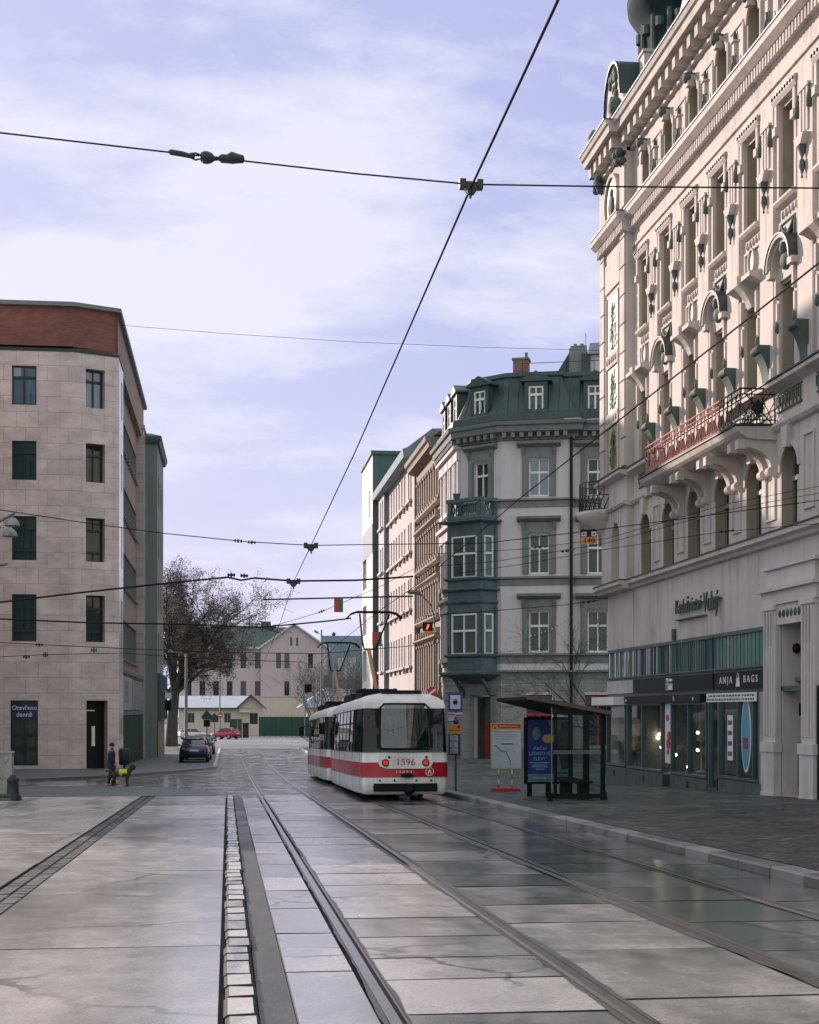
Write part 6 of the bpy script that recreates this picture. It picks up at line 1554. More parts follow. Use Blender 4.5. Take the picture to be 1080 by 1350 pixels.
mb = MB(lambda p: Vector((p[0]+AX, p[1], p[2]))); mb.prism([(8.2, hh(-.22)), (8.84, hh(-.22)), (8.84, hh(-1.62)), (8.42, hh(-1.62)), (8.40, hh(-.8)), (8.32, hh(-.4))], 1, y-.016, y-.012); mb.box(7.70, 8.84, y-.016, y-.012, hh(-1.87), hh(-1.66)); build(mb, 'poster_field', M['poster_teal'], ad)
mb = MB(lambda p: Vector((p[0]+AX, p[1], p[2]))); 
mb.prism([(8.5, hh(-.62)), (8.62, hh(-.3)), (8.84, hh(-.25)), (8.84, hh(-1.5)), (8.62, hh(-1.55)), (8.48, hh(-.95))], 1, y-.02, y-.017); build(mb, 'poster_dark_part', M['poster_dark'], ad)  # dark part of the printed picture
mb = MB(lambda p: Vector((p[0]+AX, p[1], p[2]))); mb.prism([(8.26+.2*math.cos(q*.52)*.9, hh(-.72)+.12*math.sin(q*.52)) for q in range(12)], 1, y-.026, y-.021); build(mb, 'poster_glasses', M['yellow'], ad)
mb = MB(lambda p: Vector((p[0]+AX, p[1], p[2]))); mb.prism([(7.93+.11*math.cos(q*.39), hh(-.58)+.18*math.sin(q*.39)) for q in range(16)], 1, y-.02, y-.012); build(mb, 'poster_oval', M['poster_teal'], ad)
FAd = Frame((AX, y), (1, 0), (0, -1)); mb = MB(FAd)
write(mb, 'Akční', .15, 8.02, -.98, .014, extrude=.003); write(mb, 'LEDNOVÉ', .125, 8.02, -1.12, .014, extrude=.003, sx=1.05); write(mb, 'SLEVY', .125, 8.02, -1.26, .014, extrude=.003, sx=1.05)
for h, w_ in ((-1.36, .26), (-1.42, .2), (-1.47, .22), (-1.53, .12)): mb.box(8.02-w_, 8.02+w_, .012, .016, h-.012, h+.012)
mb.box(7.85, 8.2, .018, .02, -1.78, -1.75); build(mb, 'lettering', M['poster_text'], ad, fix=False)
# utility cabinet, bollard with its grass at the left edge
b = at(-4, 1047, 46.0); b.z = zs(b.y)
cb_ = thing('utility_cabinet', b, 'grey utility cabinet with scrawled paint at the left edge', 'cabinet')
mb = MB(); mb.box(b.x-.75, b.x+.44, b.y, b.y+.45, b.z+.12, b.z+1.27); mb.box(b.x-.78, b.x+.47, b.y-.03, b.y+.48, b.z+1.27, b.z+1.33); build(mb, 'case', plain('grey plastic cabinet', (.30, .33, .31), .6, var=.25), cb_)
mb = MB(); mb.box(b.x-.8, b.x+.48, b.y-.03, b.y+.5, b.z-.1, b.z+.12); build(mb, 'base', M['beige'], cb_)
mb = MB(); rnd = random.Random(2)
for k in range(5): x, z = b.x+rnd.uniform(-.1, .3), b.z+rnd.uniform(.4, 1.1); mb.tube([(x+rnd.uniform(-.1, .1), b.y-.004, z+rnd.uniform(-.12, .12)) for _ in range(4)], .012, 4)
build(mb, 'graffiti', M['orange'], cb_)
b2_ = at(17, 1057, 42.0); b2_.z = zs(b2_.y); mb = MB(); mb.smooth = True
mb.lathe([(.24, -.03), (.24, .1), (.18, .16), (.15, .5), (.17, .55), (.17, .6), (.09, .64), (.08, .70), (0, .72)], b2_, 18); tag(build(mb, 'bollard', M['iron'], origin=b2_), 'stout dark bollard beside the grey cabinet at the left edge', 'bollard')
mb = MB(); rnd = random.Random(9)
for k in range(700):
    x, y, h, q = b2_.x-rnd.uniform(.1, 1.6), b2_.y+rnd.uniform(-.25, 1.2), rnd.uniform(.05, .16), rnd.uniform(0, 3.1); z = zs(y)+.06
    mb.add([(x, y, z), (x+.02*math.cos(q), y+.02*math.sin(q), z), (x+rnd.uniform(-.05, .05), y+rnd.uniform(-.05, .05), z+h)], [(0, 1, 2)])
tag(build(mb, 'grass', plain('short grass', (.05, .10, .03), .8, 0, .3, 5), fix=False, origin=b2_), kind='stuff')
mb = MB(); mb.box(b2_.x-1.75, b2_.x+.0, b2_.y-.35, b2_.y+1.3, b2_.z-.1, b2_.z+.075); tag(build(mb, 'kerb_island', M['stone_dark']), kind='structure')
# litter bin by the stone building's side
b = at(164, 1012, 69); b.z = zs(b.y)+.12
bn_ = thing('litter_bin', b, 'dark litter bin on a short post at the stone building corner', 'bin'); mb = MB(); mb.smooth = True; mb.lathe([(.2, .35), (.24, .4), (.26, 1.0), (.22, 1.1), (0, 1.1)], b, 16); build(mb, 'drum', M['iron'], bn_); mb = MB(); mb.tube([b, b+Vector((0, 0, .4))], .06, 8); build(mb, 'post', M['iron'], bn_)

# ---- cars
M['glassdark'] = pane_mat('car glass', (.01, .016, .018), (.02, .03, .032), 1.6)
M['tyre'] = plain('tyre', (.018, .018, .018), .9, 0, .2); M['rim'] = plain('wheel rim', (.35, .36, .36), .35, .8, .1)
M['tlamp'] = plain('red lamp glass', (.42, .02, .02), .2, 0, .1); M['plate'] = plain('number plate', (.62, .63, .62), .4, 0, .05)
def car(name, label, cat, paint, kind, loc, rz, group=None):
    """y runs forward from the rear bumper; lower body lofted along the length, glass house on top"""
    r = thing(name, loc, label, cat, group); L, W = (4.55, .88) if kind == 'sedan' else (3.9, .84)
    belt = [(0, .78, .7), (.06, .92, .86), (.5, 1.0, .97), (.9, 1.0, 1), (L*.55, .95, 1), (L*.72, .92, 1), (L*.9, .78, .95), (L-.12, .66, .84), (L, .55, .7)] if kind == 'sedan' else [(0, .7, .78), (.05, .95, .9), (.35, 1.0, .98), (.9, .98, 1), (L*.6, .94, 1), (L*.74, .9, 1), (L*.9, .76, .95), (L-.1, .64, .82), (L, .5, .68)]
    mb = MB(); mb.smooth = True; rings = []
    for y, h, wf in belt:
        w_ = W*wf; lo = .26 if .1 < y < L-.1 else .34
        rings.append([(-w_*.90, y, lo), (-w_*.99, y, lo+.14), (-w_, y, h*.6), (-w_*.97, y, h*.86), (-w_*.86, y, h), (0, y, h+.03), (w_*.86, y, h), (w_*.97, y, h*.86), (w_, y, h*.6), (w_*.99, y, lo+.14), (w_*.90, y, lo)])
    n = 11; vs = [p for q in rings for p in q]; mb.add(vs, [(i*n+j, i*n+(j+1) % n, (i+1)*n+(j+1) % n, (i+1)*n+j) for i in range(len(rings)-1) for j in range(n)]+[tuple(range(n)), tuple(range((len(rings)-1)*n, len(rings)*n))])
    body = build_at(mb, 'body', M[paint], r)
    gh = [(.55, .98, .72), (1.15, 1.36, .66), (1.7, 1.43, .66), (2.4, 1.41, .65), (3.2, .93, .74)] if kind == 'sedan' else [(.12, .98, .72), (.5, 1.38, .64), (1.2, 1.46, .65), (2.0, 1.42, .64), (2.75, .92, .74)]
    mb = MB(); mb.smooth = True
    rings = [[(-W*.86, y, .9), (-wt, y, h-.06), (-wt*.85, y, h), (wt*.85, y, h), (wt, y, h-.06), (W*.86, y, .9)] for y, h, wt in gh]; vs = [p for q in rings for p in q]; n = 6
    mb.add(vs, [(i*n+j, i*n+j+1, (i+1)*n+j+1, (i+1)*n+j) for i in range(len(rings)-1) for j in range(5)]); build_at(mb, 'glass_house', M['glassdark'], r)
    mb = MB(); a, b_, c_ = gh[1], gh[2], gh[3]
    mb.smooth = True; rr = [[(-wt*1.01, y, h-.09), (-wt*.86, y, h+.012), (0, y, h+.03), (wt*.86, y, h+.012), (wt*1.01, y, h-.09)] for y, h, wt in (a, b_, c_)]; vs = [p for q in rr for p in q]; mb.add(vs, [(i*5+j, i*5+j+1, (i+1)*5+j+1, (i+1)*5+j) for i in range(2) for j in range(4)])
    for y0, y1, t0, t1 in ((gh[0], gh[1], 0, 0), (gh[3], gh[4], 0, 0)):
        for sx in (-1, 1): mb.tube([(sx*W*.84, y0[0], max(.92, y0[1]-.06)), (sx*y1[2], y1[0], y1[1]-.05)] if y0[1] < y1[1] else [(sx*y0[2], y0[0], y0[1]-.05), (sx*W*.84, y1[0], .94)], .035, 5)
    for sx in (-1, 1): mb.tube([(sx*W*.885, (a[0]+c_[0])/2, .9), (sx*.665, (a[0]+c_[0])/2, 1.38)], .03, 4)
    build_at(mb, 'roof', M[paint], r)
    for y in (.78, L-.82):
        for sx in (-1, 1):
            mb = MB(); mb.lathe([(0, -.1), (.30, -.1), (.315, -.06), (.315, .06), (.30, .1), (0, .1)], (sx*(W-.1), y, .315), 18, 0); w_ = build_at(mb, 'wheel', M['tyre'], r)
            mb = MB(); mb.lathe([(0, .012*sx+.1*sx), (.19, .1*sx), (.2, .09*sx)], (sx*(W-.1), y, .315), 14, 0); build_at(mb, 'rim', M['rim'], w_)
    for sx in (-1, 1):
        mb = MB(); mb.smooth = True; mb.ball((sx*W*.72, .05, .80), .1, 6, (1.5, .5, .8)); build_at(mb, 'tail_light', M['tlamp'], r)
        mb = MB(); mb.smooth = True; mb.ball((sx*W*.66, L-.1, .6), .1, 6, (1.5, .7, .6)); build_at(mb, 'headlight', M['plate'], r)
        mb = MB(); mb.smooth = True; mb.ball((sx*(W+.06), gh[3][0]+.35, .98), .09, 6, (1, .7, .7)); build_at(mb, 'mirror', M[paint], r)
    mb = MB(); mb.box(-.26, .26, -.015, .01, .66, .77); build_at(mb, 'number_plate', M['plate'], r)
    mb = MB(); mb.box(-W*.8, W*.8, -.05, .02, .36, .46); build_at(mb, 'bumper', M['rubber'], r)
    r.rotation_euler.z = rz; return r
M['carblue'] = plain('dark blue paint', (.015, .025, .10), .25, .3, .08, 2, 0, coat=.6); M['carteal'] = plain('teal paint', (.03, .09, .12), .25, .3, .08, 2, 0, coat=.6)
M['carwhite'] = plain('white car paint', (.6, .6, .6), .3, 0, .05, 2, 0, coat=.6); M['carred'] = plain('red car paint', (.42, .012, .03), .3, 0, .05, 2, 0, coat=.6)
def carat(x, s): return (x, s, zs(s)+.125)
G = 'cars parked along the left pavement'
car('parked_car', 'dark blue sedan parked nearest, rear towards the viewer', 'car', 'carblue', 'sedan', carat(-1.95, 90.0), 0, G)
car('parked_car', 'teal car parked directly in front of the dark blue sedan', 'car', 'carteal', 'hatch', carat(-1.85, 96.6), 0, G)
car('parked_car', 'white car parked third in the row, beyond the teal one', 'car', 'carwhite', 'sedan', carat(-2.0, 103), 0, G)
car('parked_car', 'blue grey car at the far end of the parked row', 'car', 'carteal', 'sedan', carat(-1.8, 112), 0, G)
p = at(313, 973.5, 194); car('red_car', 'small red hatchback crossing the far junction', 'car', 'carred', 'hatch', (p.x, p.y, zs(p.y)+.0), R(52)); 
p = at(236, 969, 190); car('white_car', 'white car far behind the big tree', 'car', 'carwhite', 'hatch', (p.x, p.y, zs(p.y)), R(-70))
# ---------------------------------------------------------------- trees
def branch_tree(name, base, H, label, seed, lean=0, spread=1.0, trunk_r=.45, leaves=0, leafcol=None, bark='bark', twig=.012, levels=5, first=.22, group=None, leafsize=.16, limbs=None):
    """tapered trunk and limbs forking down to twigs; dry leaves hang along the twigs"""
    rnd = random.Random(seed); root = thing(name, base, label, 'tree', group); tips = []
    tr, cr = MB(), MB(); tr.smooth = cr.smooth = True
    def grow(mb, p, d, L, r, lev):
        n = 5 if lev < 3 else 3; pts, rs = [p], [r]; q = p.copy(); dd = d.copy()
        for i in range(n):
            dd = (dd+Vector((rnd.uniform(-1, 1), rnd.uniform(-1, 1), rnd.uniform(-.6, .8)))*(.13+.05*lev)).normalized()
            q = q+dd*(L/n); pts.append(q.copy()); rs.append(max(twig*.6, r*(1-.62*(i+1)/n)))
        mb.tube(pts, rs, 7 if lev < 2 else (5 if lev < 3 else 3), False)
        if lev >= levels: tips.append(pts); return
        k = {0: 0, 1: 5, 2: 5}.get(lev, 4)
        for i in range(k):
            t = rnd.uniform(.3, 1); j = min(n-1, int(t*n)); a = rnd.uniform(0, 6.28); o = dd.orthogonal().normalized(); o2 = dd.cross(o); side = o*math.cos(a)+o2*math.sin(a)
            nd = (dd*rnd.uniform(.5, 1)+side*rnd.uniform(.5, 1.0)*spread+Vector((0, 0, .12))).normalized()
            grow(cr if lev >= 2 else mb, pts[j]+(pts[j+1]-pts[j])*(t*n-j if t < 1 else 1), nd, L*rnd.uniform(.5, .72), rs[j+1]*.62+.004, lev+1)
    p0 = Vector(base)-Vector((0, 0, .3)); h = H*first
    tp = [p0, p0+Vector((lean*h*.3, 0, h*.5)), p0+Vector((lean*h, 0, h))]
    tr.tube(tp, [trunk_r*1.25, trunk_r, trunk_r*.86], 10, False)
    for d, L, r in (limbs or [((.45*math.cos(a)*spread, .45*math.sin(a)*spread, .9), .5, .55) for a in (0, 1.3, 2.6, 3.9, 5.2)]):
        grow(tr, tp[-1]-Vector((0, 0, rnd.uniform(0, h*.12))), Vector(d).normalized(), H*L, trunk_r*r, 1)
    build(tr, 'trunk', M[bark], root, fix=False); c = build(cr, 'crown', M[bark], root, fix=False)
    if leaves:
        lf = MB(); per = max(1, leaves//max(1, len(tips)))
        for pts in tips:
            if rnd.random() < .25: continue
            for _ in range(rnd.randint(per//2, per*2)):
                p = rnd.choice(pts)+Vector((rnd.gauss(0, .22), rnd.gauss(0, .22), rnd.gauss(-.12, .2))); s = leafsize*rnd.uniform(.6, 1.3); a = rnd.uniform(0, 6.28); e = Vector((math.cos(a), math.sin(a), rnd.uniform(-.7, .2))).normalized()*s; f = Vector((-math.sin(a), math.cos(a), rnd.uniform(-1, 0)))*s*.6
                lf.add([p, p+e*.5+f*.5, p+e, p+e*.5-f*.5], [(0, 1, 2, 3)])
        build(lf, 'foliage', M[leafcol], root, fix=False)
    return root
M['bark'] = plain('grey green bark', (.055, .062, .055), .9, 0, .3, 2); M['barkgrey'] = plain('pale winter twigs', (.12, .125, .12), .9, 0, .25, 2)
M['dryleaf'] = plain('dry brown leaves', (.165, .135, .115), .85, 0, .35, .35, 0)
b = at(226, 976, 150); b.z = zs(b.y)
LB_ = [((-.1, .4, 1), .42, .5), ((.22, .5, 1), .42, .45), ((.48, -.35, 1), .40, .45), ((-.30, .1, 1), .42, .55), ((.10, -.2, 1), .46, .6), ((.34, .2, 1), .42, .5), ((.62, .0, .95), .48, .5), ((.95, -.2, .65), .30, .4), ((-.7, .2, .6), .28, .36), ((.3, .6, .8), .34, .4), ((.2, -.7, .7), .32, .4)]
branch_tree('plane_tree', b, 17.6, 'big plane tree with brown hanging leaves beside the grey green building', 11, .06, .95, .55, 72000, 'dryleaf', first=.33, levels=4, limbs=LB_, leafsize=.165, twig=.022)
b = at(205, 976, 170); branch_tree('plane_tree', (b.x, b.y, zs(b.y)), 15, 'second plane tree mostly hidden behind the grey green building', 5, 0, .9, .4, 7000, 'dryleaf', first=.25, levels=4, leafsize=.24, twig=.028)
for i, (u, D, H, sd) in enumerate(((412, 215, 11.5, 3), (428, 205, 10.2, 8), (448, 200, 11.0, 14), (468, 195, 11.8, 21), (492, 200, 11, 30))):
    b = at(u, 960, D); branch_tree('bare_tree', (b.x, b.y, zs(b.y)), H, ['leftmost bare grey tree behind the tram, beside the pink building', 'low bare tree just left of the front pantograph', 'bare grey tree behind the pantograph arms', 'bare tree in front of the white modern block', 'bare tree half hidden by the white modern block'][i], sd, 0, .8, .16, 0, None, 'barkgrey', .022, 4, .2, 'bare trees beyond the junction')
b = at(800, 1010, 63); branch_tree('bare_tree', (b.x, b.y, rp(b.x, b.y)), 7.6, 'thin bare street tree beside the corner of the ornate building', 17, -.12, 1.0, .07, 0, None, 'bark', .008, 4, .3, limbs=[((-.9, -.1, .6), .42, .6), ((-.5, .3, .9), .44, .6), ((.3, .1, 1), .4, .6), ((-.8, .2, .25), .36, .5)])

# ---------------------------------------------------------------- far buildings
M['pink'] = plain('pale pink render', (.53, .435, .455), .85, 0, .08, .1); M['cream'] = plain('pale yellow render', (.58, .50, .40), .85, 0, .1, .12)
M['greentin'] = plain('green metal roof', (.062, .092, .084), .6, .2, .25, .2); M['frost'] = plain('frosted roof', (.60, .60, .66), .7, 0, .1, .3); M['fence'] = plain('green fence sheet', (.018, .068, .054), .6, 0, .12, .3)
D = 270.0; k = D/FPX
def fx(u): return at(u, HZ, D)
def box_house(name, label, D, u0, u1, vbase, veave, depth, wall, roof, ridge=None, gable_front=False, over=.4):
    """a plain pitched house standing square to the street grid at distance D"""
    A, B = at(u0, vbase, D), at(u1, vbase, D); base = (A.x, A.y, zs(A.y)-.5); r = thing(name, base, label, 'building')
    h = (HZ-veave)/FPX*D+EYE; w_ = B.x-A.x; F = Frame((A.x, A.y), (1, 0), (0, -1), 0); z0 = base[2]
    return r, F, w_, z0, h
# large pink building: gable towards us, long wing behind to the left
gp, F, w_, z0, h = box_house('pink_building', 'large pale pink building with green metal roof beyond the junction', D, 344, 432, 960, 853, 30, 'pink', 'greentin')
hr = (HZ-823)/FPX*D+EYE; sp1 = (HZ-918)/FPX*D+EYE; rowz = [((HZ-b_)/FPX*D+EYE, (HZ-a_)/FPX*D+EYE) for a_, b_ in ((861, 881), (898, 917))]
ug = [(366, 0), (366, 1), (378, 0), (378, 1), (395, 1), (407, 0), (398, 1)]
gw = [fx(366).x-F.o.x+.2, fx(378.5).x-F.o.x, fx(410).x-F.o.x]
mb = MB(F); mb.wall(0, w_, sp1, h, [(a-.45, a+.45, *rowz[0]) for a in gw]+[(a-.45, a+.45, *rowz[1]) for a in gw[1:2]], 0, .2)
mb.quad((0, 0, h), (w_, 0, h), (w_/2, 0, hr)); mb.quad((w_, 0, z0), (w_, -40, z0), (w_, -40, h), (w_, 0, h))
LW = fx(344).x-fx(236).x; wl_ = [fx(u).x-F.o.x for u in (340, 321, 303, 285, 267, 249)]
mb.wall(-LW, 0, sp1, h, [(a-.5, a+.5, *r) for a in wl_ for r in rowz], -1.0, .2); mb.quad((0, 0, z0), (0, -1, z0), (0, -1, h), (0, 0, h)); build(mb, 'wall', M['pink'], gp)
mb = MB(F); mb.box(-.1, w_, -.3, .1, z0-2, sp1); lw = build(mb, 'base_storey', M['cream'], gp)
mb = MB(F); mb.box(-LW, 0, -1.3, -.9, z0-2, sp1); build(mb, 'base_storey', M['pink'], gp)
mb = MB(F); mb.box(-LW, w_+.1, -1.0, .2, sp1-.15, sp1+.15) if False else mb.box(0, w_+.1, 0, .2, sp1-.12, sp1+.12); build(mb, 'string_course', M['pink'], gp)
mb = MB(F); e = .6
mb.add([(-e, .5, h-.2), (w_/2, .5, hr+.25), (w_+e, .5, h-.2), (-e, -40, h-.2), (w_/2, -40, hr+.25), (w_+e, -40, h-.2)], [(0, 1, 4, 3), (1, 2, 5, 4)])
mb.add([(-LW, -.4, h-.1), (w_/2, -.4, h-.1), (w_/2, -7, hr-.1), (-LW, -7, hr-.1), (-LW, -14, h-.1), (w_/2, -14, h-.1)], [(0, 1, 2, 3), (3, 2, 5, 4)])
rf = build(mb, 'roof', M['greentin'], gp)
mb = MB(F); mb.prism([(-e, h-.5), (w_/2, hr), (w_+e, h-.5), (w_+e, h-.2), (w_/2, hr+.3), (-e, h-.2)], 1, .4, .55); mb.box(-LW, 0, -.5, -.2, h-.3, h+.05); build(mb, 'eaves', M['frost'], rf)
mb = MB(F); a = fx(352).x-F.o.x; mb.box(a-.9, a+.9, -8, -6.5, hr-1, hr+.9); build(mb, 'chimney', M['teal'], rf)
for a in gw: win_part(F, gp, 'pk', a, rowz[0][0], .9, rowz[0][1]-rowz[0][0], tr=(), mat='frame_g', pm='pane')
win_part(F, gp, 'pk', gw[1], rowz[1][0], .9, rowz[1][1]-rowz[1][0], tr=(), mat='frame_g', pm='pane')
for a in wl_:
    for r in rowz: win_part(F, gp, 'pw', a, r[0], 1.0, r[1]-r[0], d=-1.18, tr=(), mat='frame_g', pm='pane')
mb = MB(F); a = w_/2
for x in (-.7, .35): mb.box(a+x, a+x+.4, 0, .06, (HZ-851)/FPX*D+EYE, (HZ-840)/FPX*D+EYE)
build(mb, 'attic_vent', M['frame_g'], gp)
# low yellow house
D = 225.0; yh, F, w_, z0, h = box_house('yellow_house', 'low yellow house with pale frosted roof in front of the pink building', D, 236, 315, 961, 932, 9, 'cream', 'frost')
hr = (HZ-917)/FPX*D+EYE; gw_ = (at(347, 0, D).x-at(315, 0, D).x)
mb = MB(F); wz = ((HZ-953)/FPX*D+EYE, (HZ-940)/FPX*D+EYE); ws = [at(u, 0, D).x-F.o.x for u in (252, 300)]
mb.wall(0, w_, z0, h, [(a-.5, a+.5, *wz) for a in ws], 0, .15); mb.wall(w_, w_+gw_, z0, h, [(w_+gw_*.62-.6, w_+gw_*.62+.6, wz[0]-.2, wz[1])], .3, .15); mb.quad((w_, .3, h), (w_+gw_, .3, h), (w_+gw_/2, .3, hr+.1)); mb.quad((w_+gw_, .3, z0), (w_+gw_, -9, z0), (w_+gw_, -9, h), (w_+gw_, .3, h)); mb.quad((w_, 0, z0), (w_, .3, z0), (w_, .3, h), (w_, 0, h)); build(mb, 'wall', M['cream'], yh)
mb = MB(F); mb.quad((-1, .5, h-.1), (w_+gw_/2, .5, h-.1), (w_+gw_/2, -4.5, hr), (-1, -4.5, hr)); mb.add([(w_-.5, .8, h-.2), (w_+gw_/2, .8, hr+.2), (w_+gw_+.5, .8, h-.2), (w_-.5, -9, h-.2), (w_+gw_/2, -9, hr+.2), (w_+gw_+.5, -9, h-.2)], [(0, 1, 4, 3), (1, 2, 5, 4)]); rf = build(mb, 'roof', M['frost'], yh)
mb = MB(F); mb.prism([(w_-.5, h-.45), (w_+gw_/2, hr-.05), (w_+gw_+.5, h-.45), (w_+gw_+.5, h-.2), (w_+gw_/2, hr+.22), (w_-.5, h-.2)], 1, .8, .95); mb.box(-1, w_-.4, .5, .62, h-.35, h-.1); build(mb, 'bargeboard', M['teal'], rf)
for a in ws: win_part(F, yh, 'y', a, wz[0], 1.0, wz[1]-wz[0], d=-.1, tr=(), mat='frame_w')
win_part(F, yh, 'y2', w_+gw_*.62, wz[0]-.2, 1.2, wz[1]-wz[0]+.2, d=.18, tr=(), mat='frame_g')
mb = MB(F); mb.box(w_+.2, w_+gw_*.45, .3, 1.3, wz[1]+.1, wz[1]+.3); build(mb, 'porch_roof', M['frost'], yh)
# hut with a pale roof at the right of the pink building
D = 240.0; hu, F, w_, z0, h = box_house('hut', 'small cream hut with frosted lean-to roof beside the tram', D, 405, 440, 960, 932, 6, 'cream', 'frost'); mb = MB(F); mb.box(0, w_, -6, 0, z0, h); build(mb, 'wall', M['cream'], hu); mb = MB(F); mb.prism([(-1.5, h-.1), (w_*.7, h+3), (w_+3, h+3), (w_+3, h-.1)], 1, -6, .5); build(mb, 'roof', M['frost'], hu)
# pale glass tower block far behind
D = 420.0; A, B = at(424, 955, D), at(560, 955, D); tb = thing('office_block', (A.x, A.y, zs(A.y)), 'pale blue office block far behind the bare trees', 'building'); F = Frame(A.xy, (1, 0), (0, -1), 0); w_ = B.x-A.x; top = (HZ-838)/FPX*D+EYE
M['office'] = plain('blue grey glass wall', (.20, .27, .34), .4, 0, .1, .1); mb = MB(F); mb.box(0, w_, -20, 0, -3, top); build(mb, 'wall', M['office'], tb)
mb = MB(F)
for i in range(5): z = top-2.2-i*4.2; mb.box(.3, w_-.3, 0, .06, z-1.6, z)
build(mb, 'window_band', M['blueside'], tb)
mb = MB(F); mb.box(4.5, 9.5, 0, .3, top-12, top-6); build(mb, 'panel', M['frost'], tb)
# green fence, containers
D = 212.0; A, B = at(342, 961, D), at(470, 961, D); fe = thing('green_fence', (A.x, A.y, zs(A.y)), 'long dark green sheet fence below the pink building', 'fence'); F = Frame(A.xy, ((B-A).xy.normalized()), (0, -1), 0); L = (B-A).xy.length; z = zs(A.y)
mb = MB(F); zt = (HZ-945)/FPX*D+EYE; n_ = 18
for i in range(n_): mb.box(L*i/n_, L*(i+1)/n_-.03, -.03+.02*(i % 2), 0+.02*(i % 2), z+.1, zt)
build(mb, 'sheet', M['fence'], fe); mb = MB(F)
for i in range(n_+1): mb.box(L*i/n_-.06, L*i/n_+.06, -.12, -.04, z-.2, zt+.05)
build(mb, 'post', M['iron'], fe)
def simple(name, label, cat, u0, u1, v0, v1, D, mat, dep=1.5, group=None, lid=True):
    A, B = at(u0, v1, D), at(u1, v1, D); zt = (HZ-v0)/FPX*D+EYE; z = zs(A.y); t = thing(name, (A.x, A.y, z), label, cat, group)
    mb = MB(); mb.box(A.x, B.x, A.y, A.y+dep, z, zt-.15); build(mb, 'case', M[mat], t)
    if lid: mb = MB(); mb.box(A.x-.06, B.x+.06, A.y-.06, A.y+dep+.06, zt-.15, zt); build(mb, 'lid', M[mat], t)
    return t
simple('container', 'green container standing at the left end of the green fence', 'container', 303, 319, 948, 965, 207, 'dgreen'); simple('waste_bin', 'dark waste bin between the green container and the fence', 'bin', 320, 328, 953, 967, 204, 'iron', 1.0)
for u in (313.5, 317): 
    b = at(u, 966, 203); mb = MB(); mb.tube([(b.x, b.y, zs(b.y)), (b.x, b.y, (HZ-950)/FPX*203+EYE)], .09, 6); tag(build(mb, 'post', plain('light green post', (.05, .30, .08), .5) if u < 315 else M['fence'], origin=(b.x, b.y, zs(b.y))), 'bright green post in front of the green container' if u < 315 else 'dark green post beside the green container', 'post')

# ---------------------------------------------------------------- poles, lamps, signs
def pole(u, vtop, D, label, r=.07, cat='pole', name='pole', t_=None):
    b = at(u, HZ, D); z = gz(b.x, b.y) if b.x < 6.4 else rp(b.x, b.y); zt = (HZ-vtop)/FPX*D+EYE; t = thing(name, (b.x, b.y, z), label, cat); mb = MB(); mb.tube([(b.x, b.y, z-.05), (b.x, b.y, (z+zt)/2), (b.x, b.y, zt)], [r*1.25, r, r*.8], 8); build(mb, 'post', M['galv'], t); return t, b, z, zt
def lamp_head(t, p0, p1, mat='trim'):
    mb = MB(); p0, p1 = Vector(p0), Vector(p1); q = p0+(p1-p0)*.72; mb.tube([p0, q], .03, 5); build(mb, 'arm', M['galv'], t)
    mb = MB(); mb.smooth = True; d = (p1-q); mb.tube([q, q+d*.3, q+d*.8, p1], [.05, .13, .12, .04], 8); build(mb, 'lamp_head', M[mat], t)
t, b, z, zt = pole(245.5, 862, 128, 'teal lamp post in front of the big plane tree', .13, 'street lamp', 'street_lamp')
lamp_head(t, (b.x, b.y, zt), tuple(at(222, 858, 128)))
pole(290, 880, 200, 'thin grey pole by the far junction, left of the red car', .09)
t, b, z, zt = pole(424, 830, 165, 'tall grey lamp pole behind the tram with an arm to the left', .10, 'street lamp', 'street_lamp')
lamp_head(t, at(436, 845, 165), at(414, 831, 165))
t, b, z, zt = pole(440, 836, 150, 'slim pole behind the front pantograph', .07); mb = MB(); mb.ball((b.x, b.y, zt), .2, 6); build(mb, 'pole_cap', M['iron'], t)
t, b, z, zt = pole(418.5, 893, 150, 'short dark pole carrying overhead wires left of the tram', .08)
def round_sign(t, b, z0, r, mats, D, diag=False):
    F = Frame(b.xy, (CT, -ST), (-ST, -CT), 0); mb = MB(F); mb.disc((0, z0), r, r, .1, 20); p = build(mb, 'sign_plate', M[mats[0]], t)
    mb = MB(F)
    if diag: mb.prism([(-r*.75, z0-r*.35), (-r*.5, z0-r*.65), (r*.75, z0+r*.35), (r*.5, z0+r*.65)], 1, .1, .11)
    else: mb.box(-r*.7, r*.7, .1, .11, z0-r*.17, z0+r*.17)
    build(mb, 'sign_bar', M[mats[1]], p)
t, b, z, zt = pole(570, 905, 78, 'red traffic sign with white diagonal bar behind the tram', .035, 'traffic sign', 'traffic_sign'); round_sign(t, b, (HZ-912)/FPX*78+EYE, .26, ('red', 'white'), 78, True)
t, b, z, zt = pole(290.5, 936, 196, 'red no entry sign by the far junction', .05, 'traffic sign', 'traffic_sign'); round_sign(t, b, (HZ-943)/FPX*196+EYE, .36, ('red', 'white'), 196)
t, b, z, zt = pole(273, 935, 95, 'dark back of a pointed traffic sign with a plate below, beside the parked cars', .035, 'traffic sign', 'traffic_sign'); s_ = lambda v: (HZ-v)/FPX*95+EYE
F = Frame(b.xy, (CT, -ST), (-ST, -CT), 0); mb = MB(F); mb.prism([(-.36, s_(945)), (0, s_(936)), (.36, s_(945)), (.26, s_(948.5)), (-.26, s_(948.5))], 1, .04, .07); build(mb, 'sign_plate', M['teal'], t); mb = MB(F); mb.box(-.2, .2, .04, .07, s_(958), s_(949)); build(mb, 'lower_plate', M['black'], t)
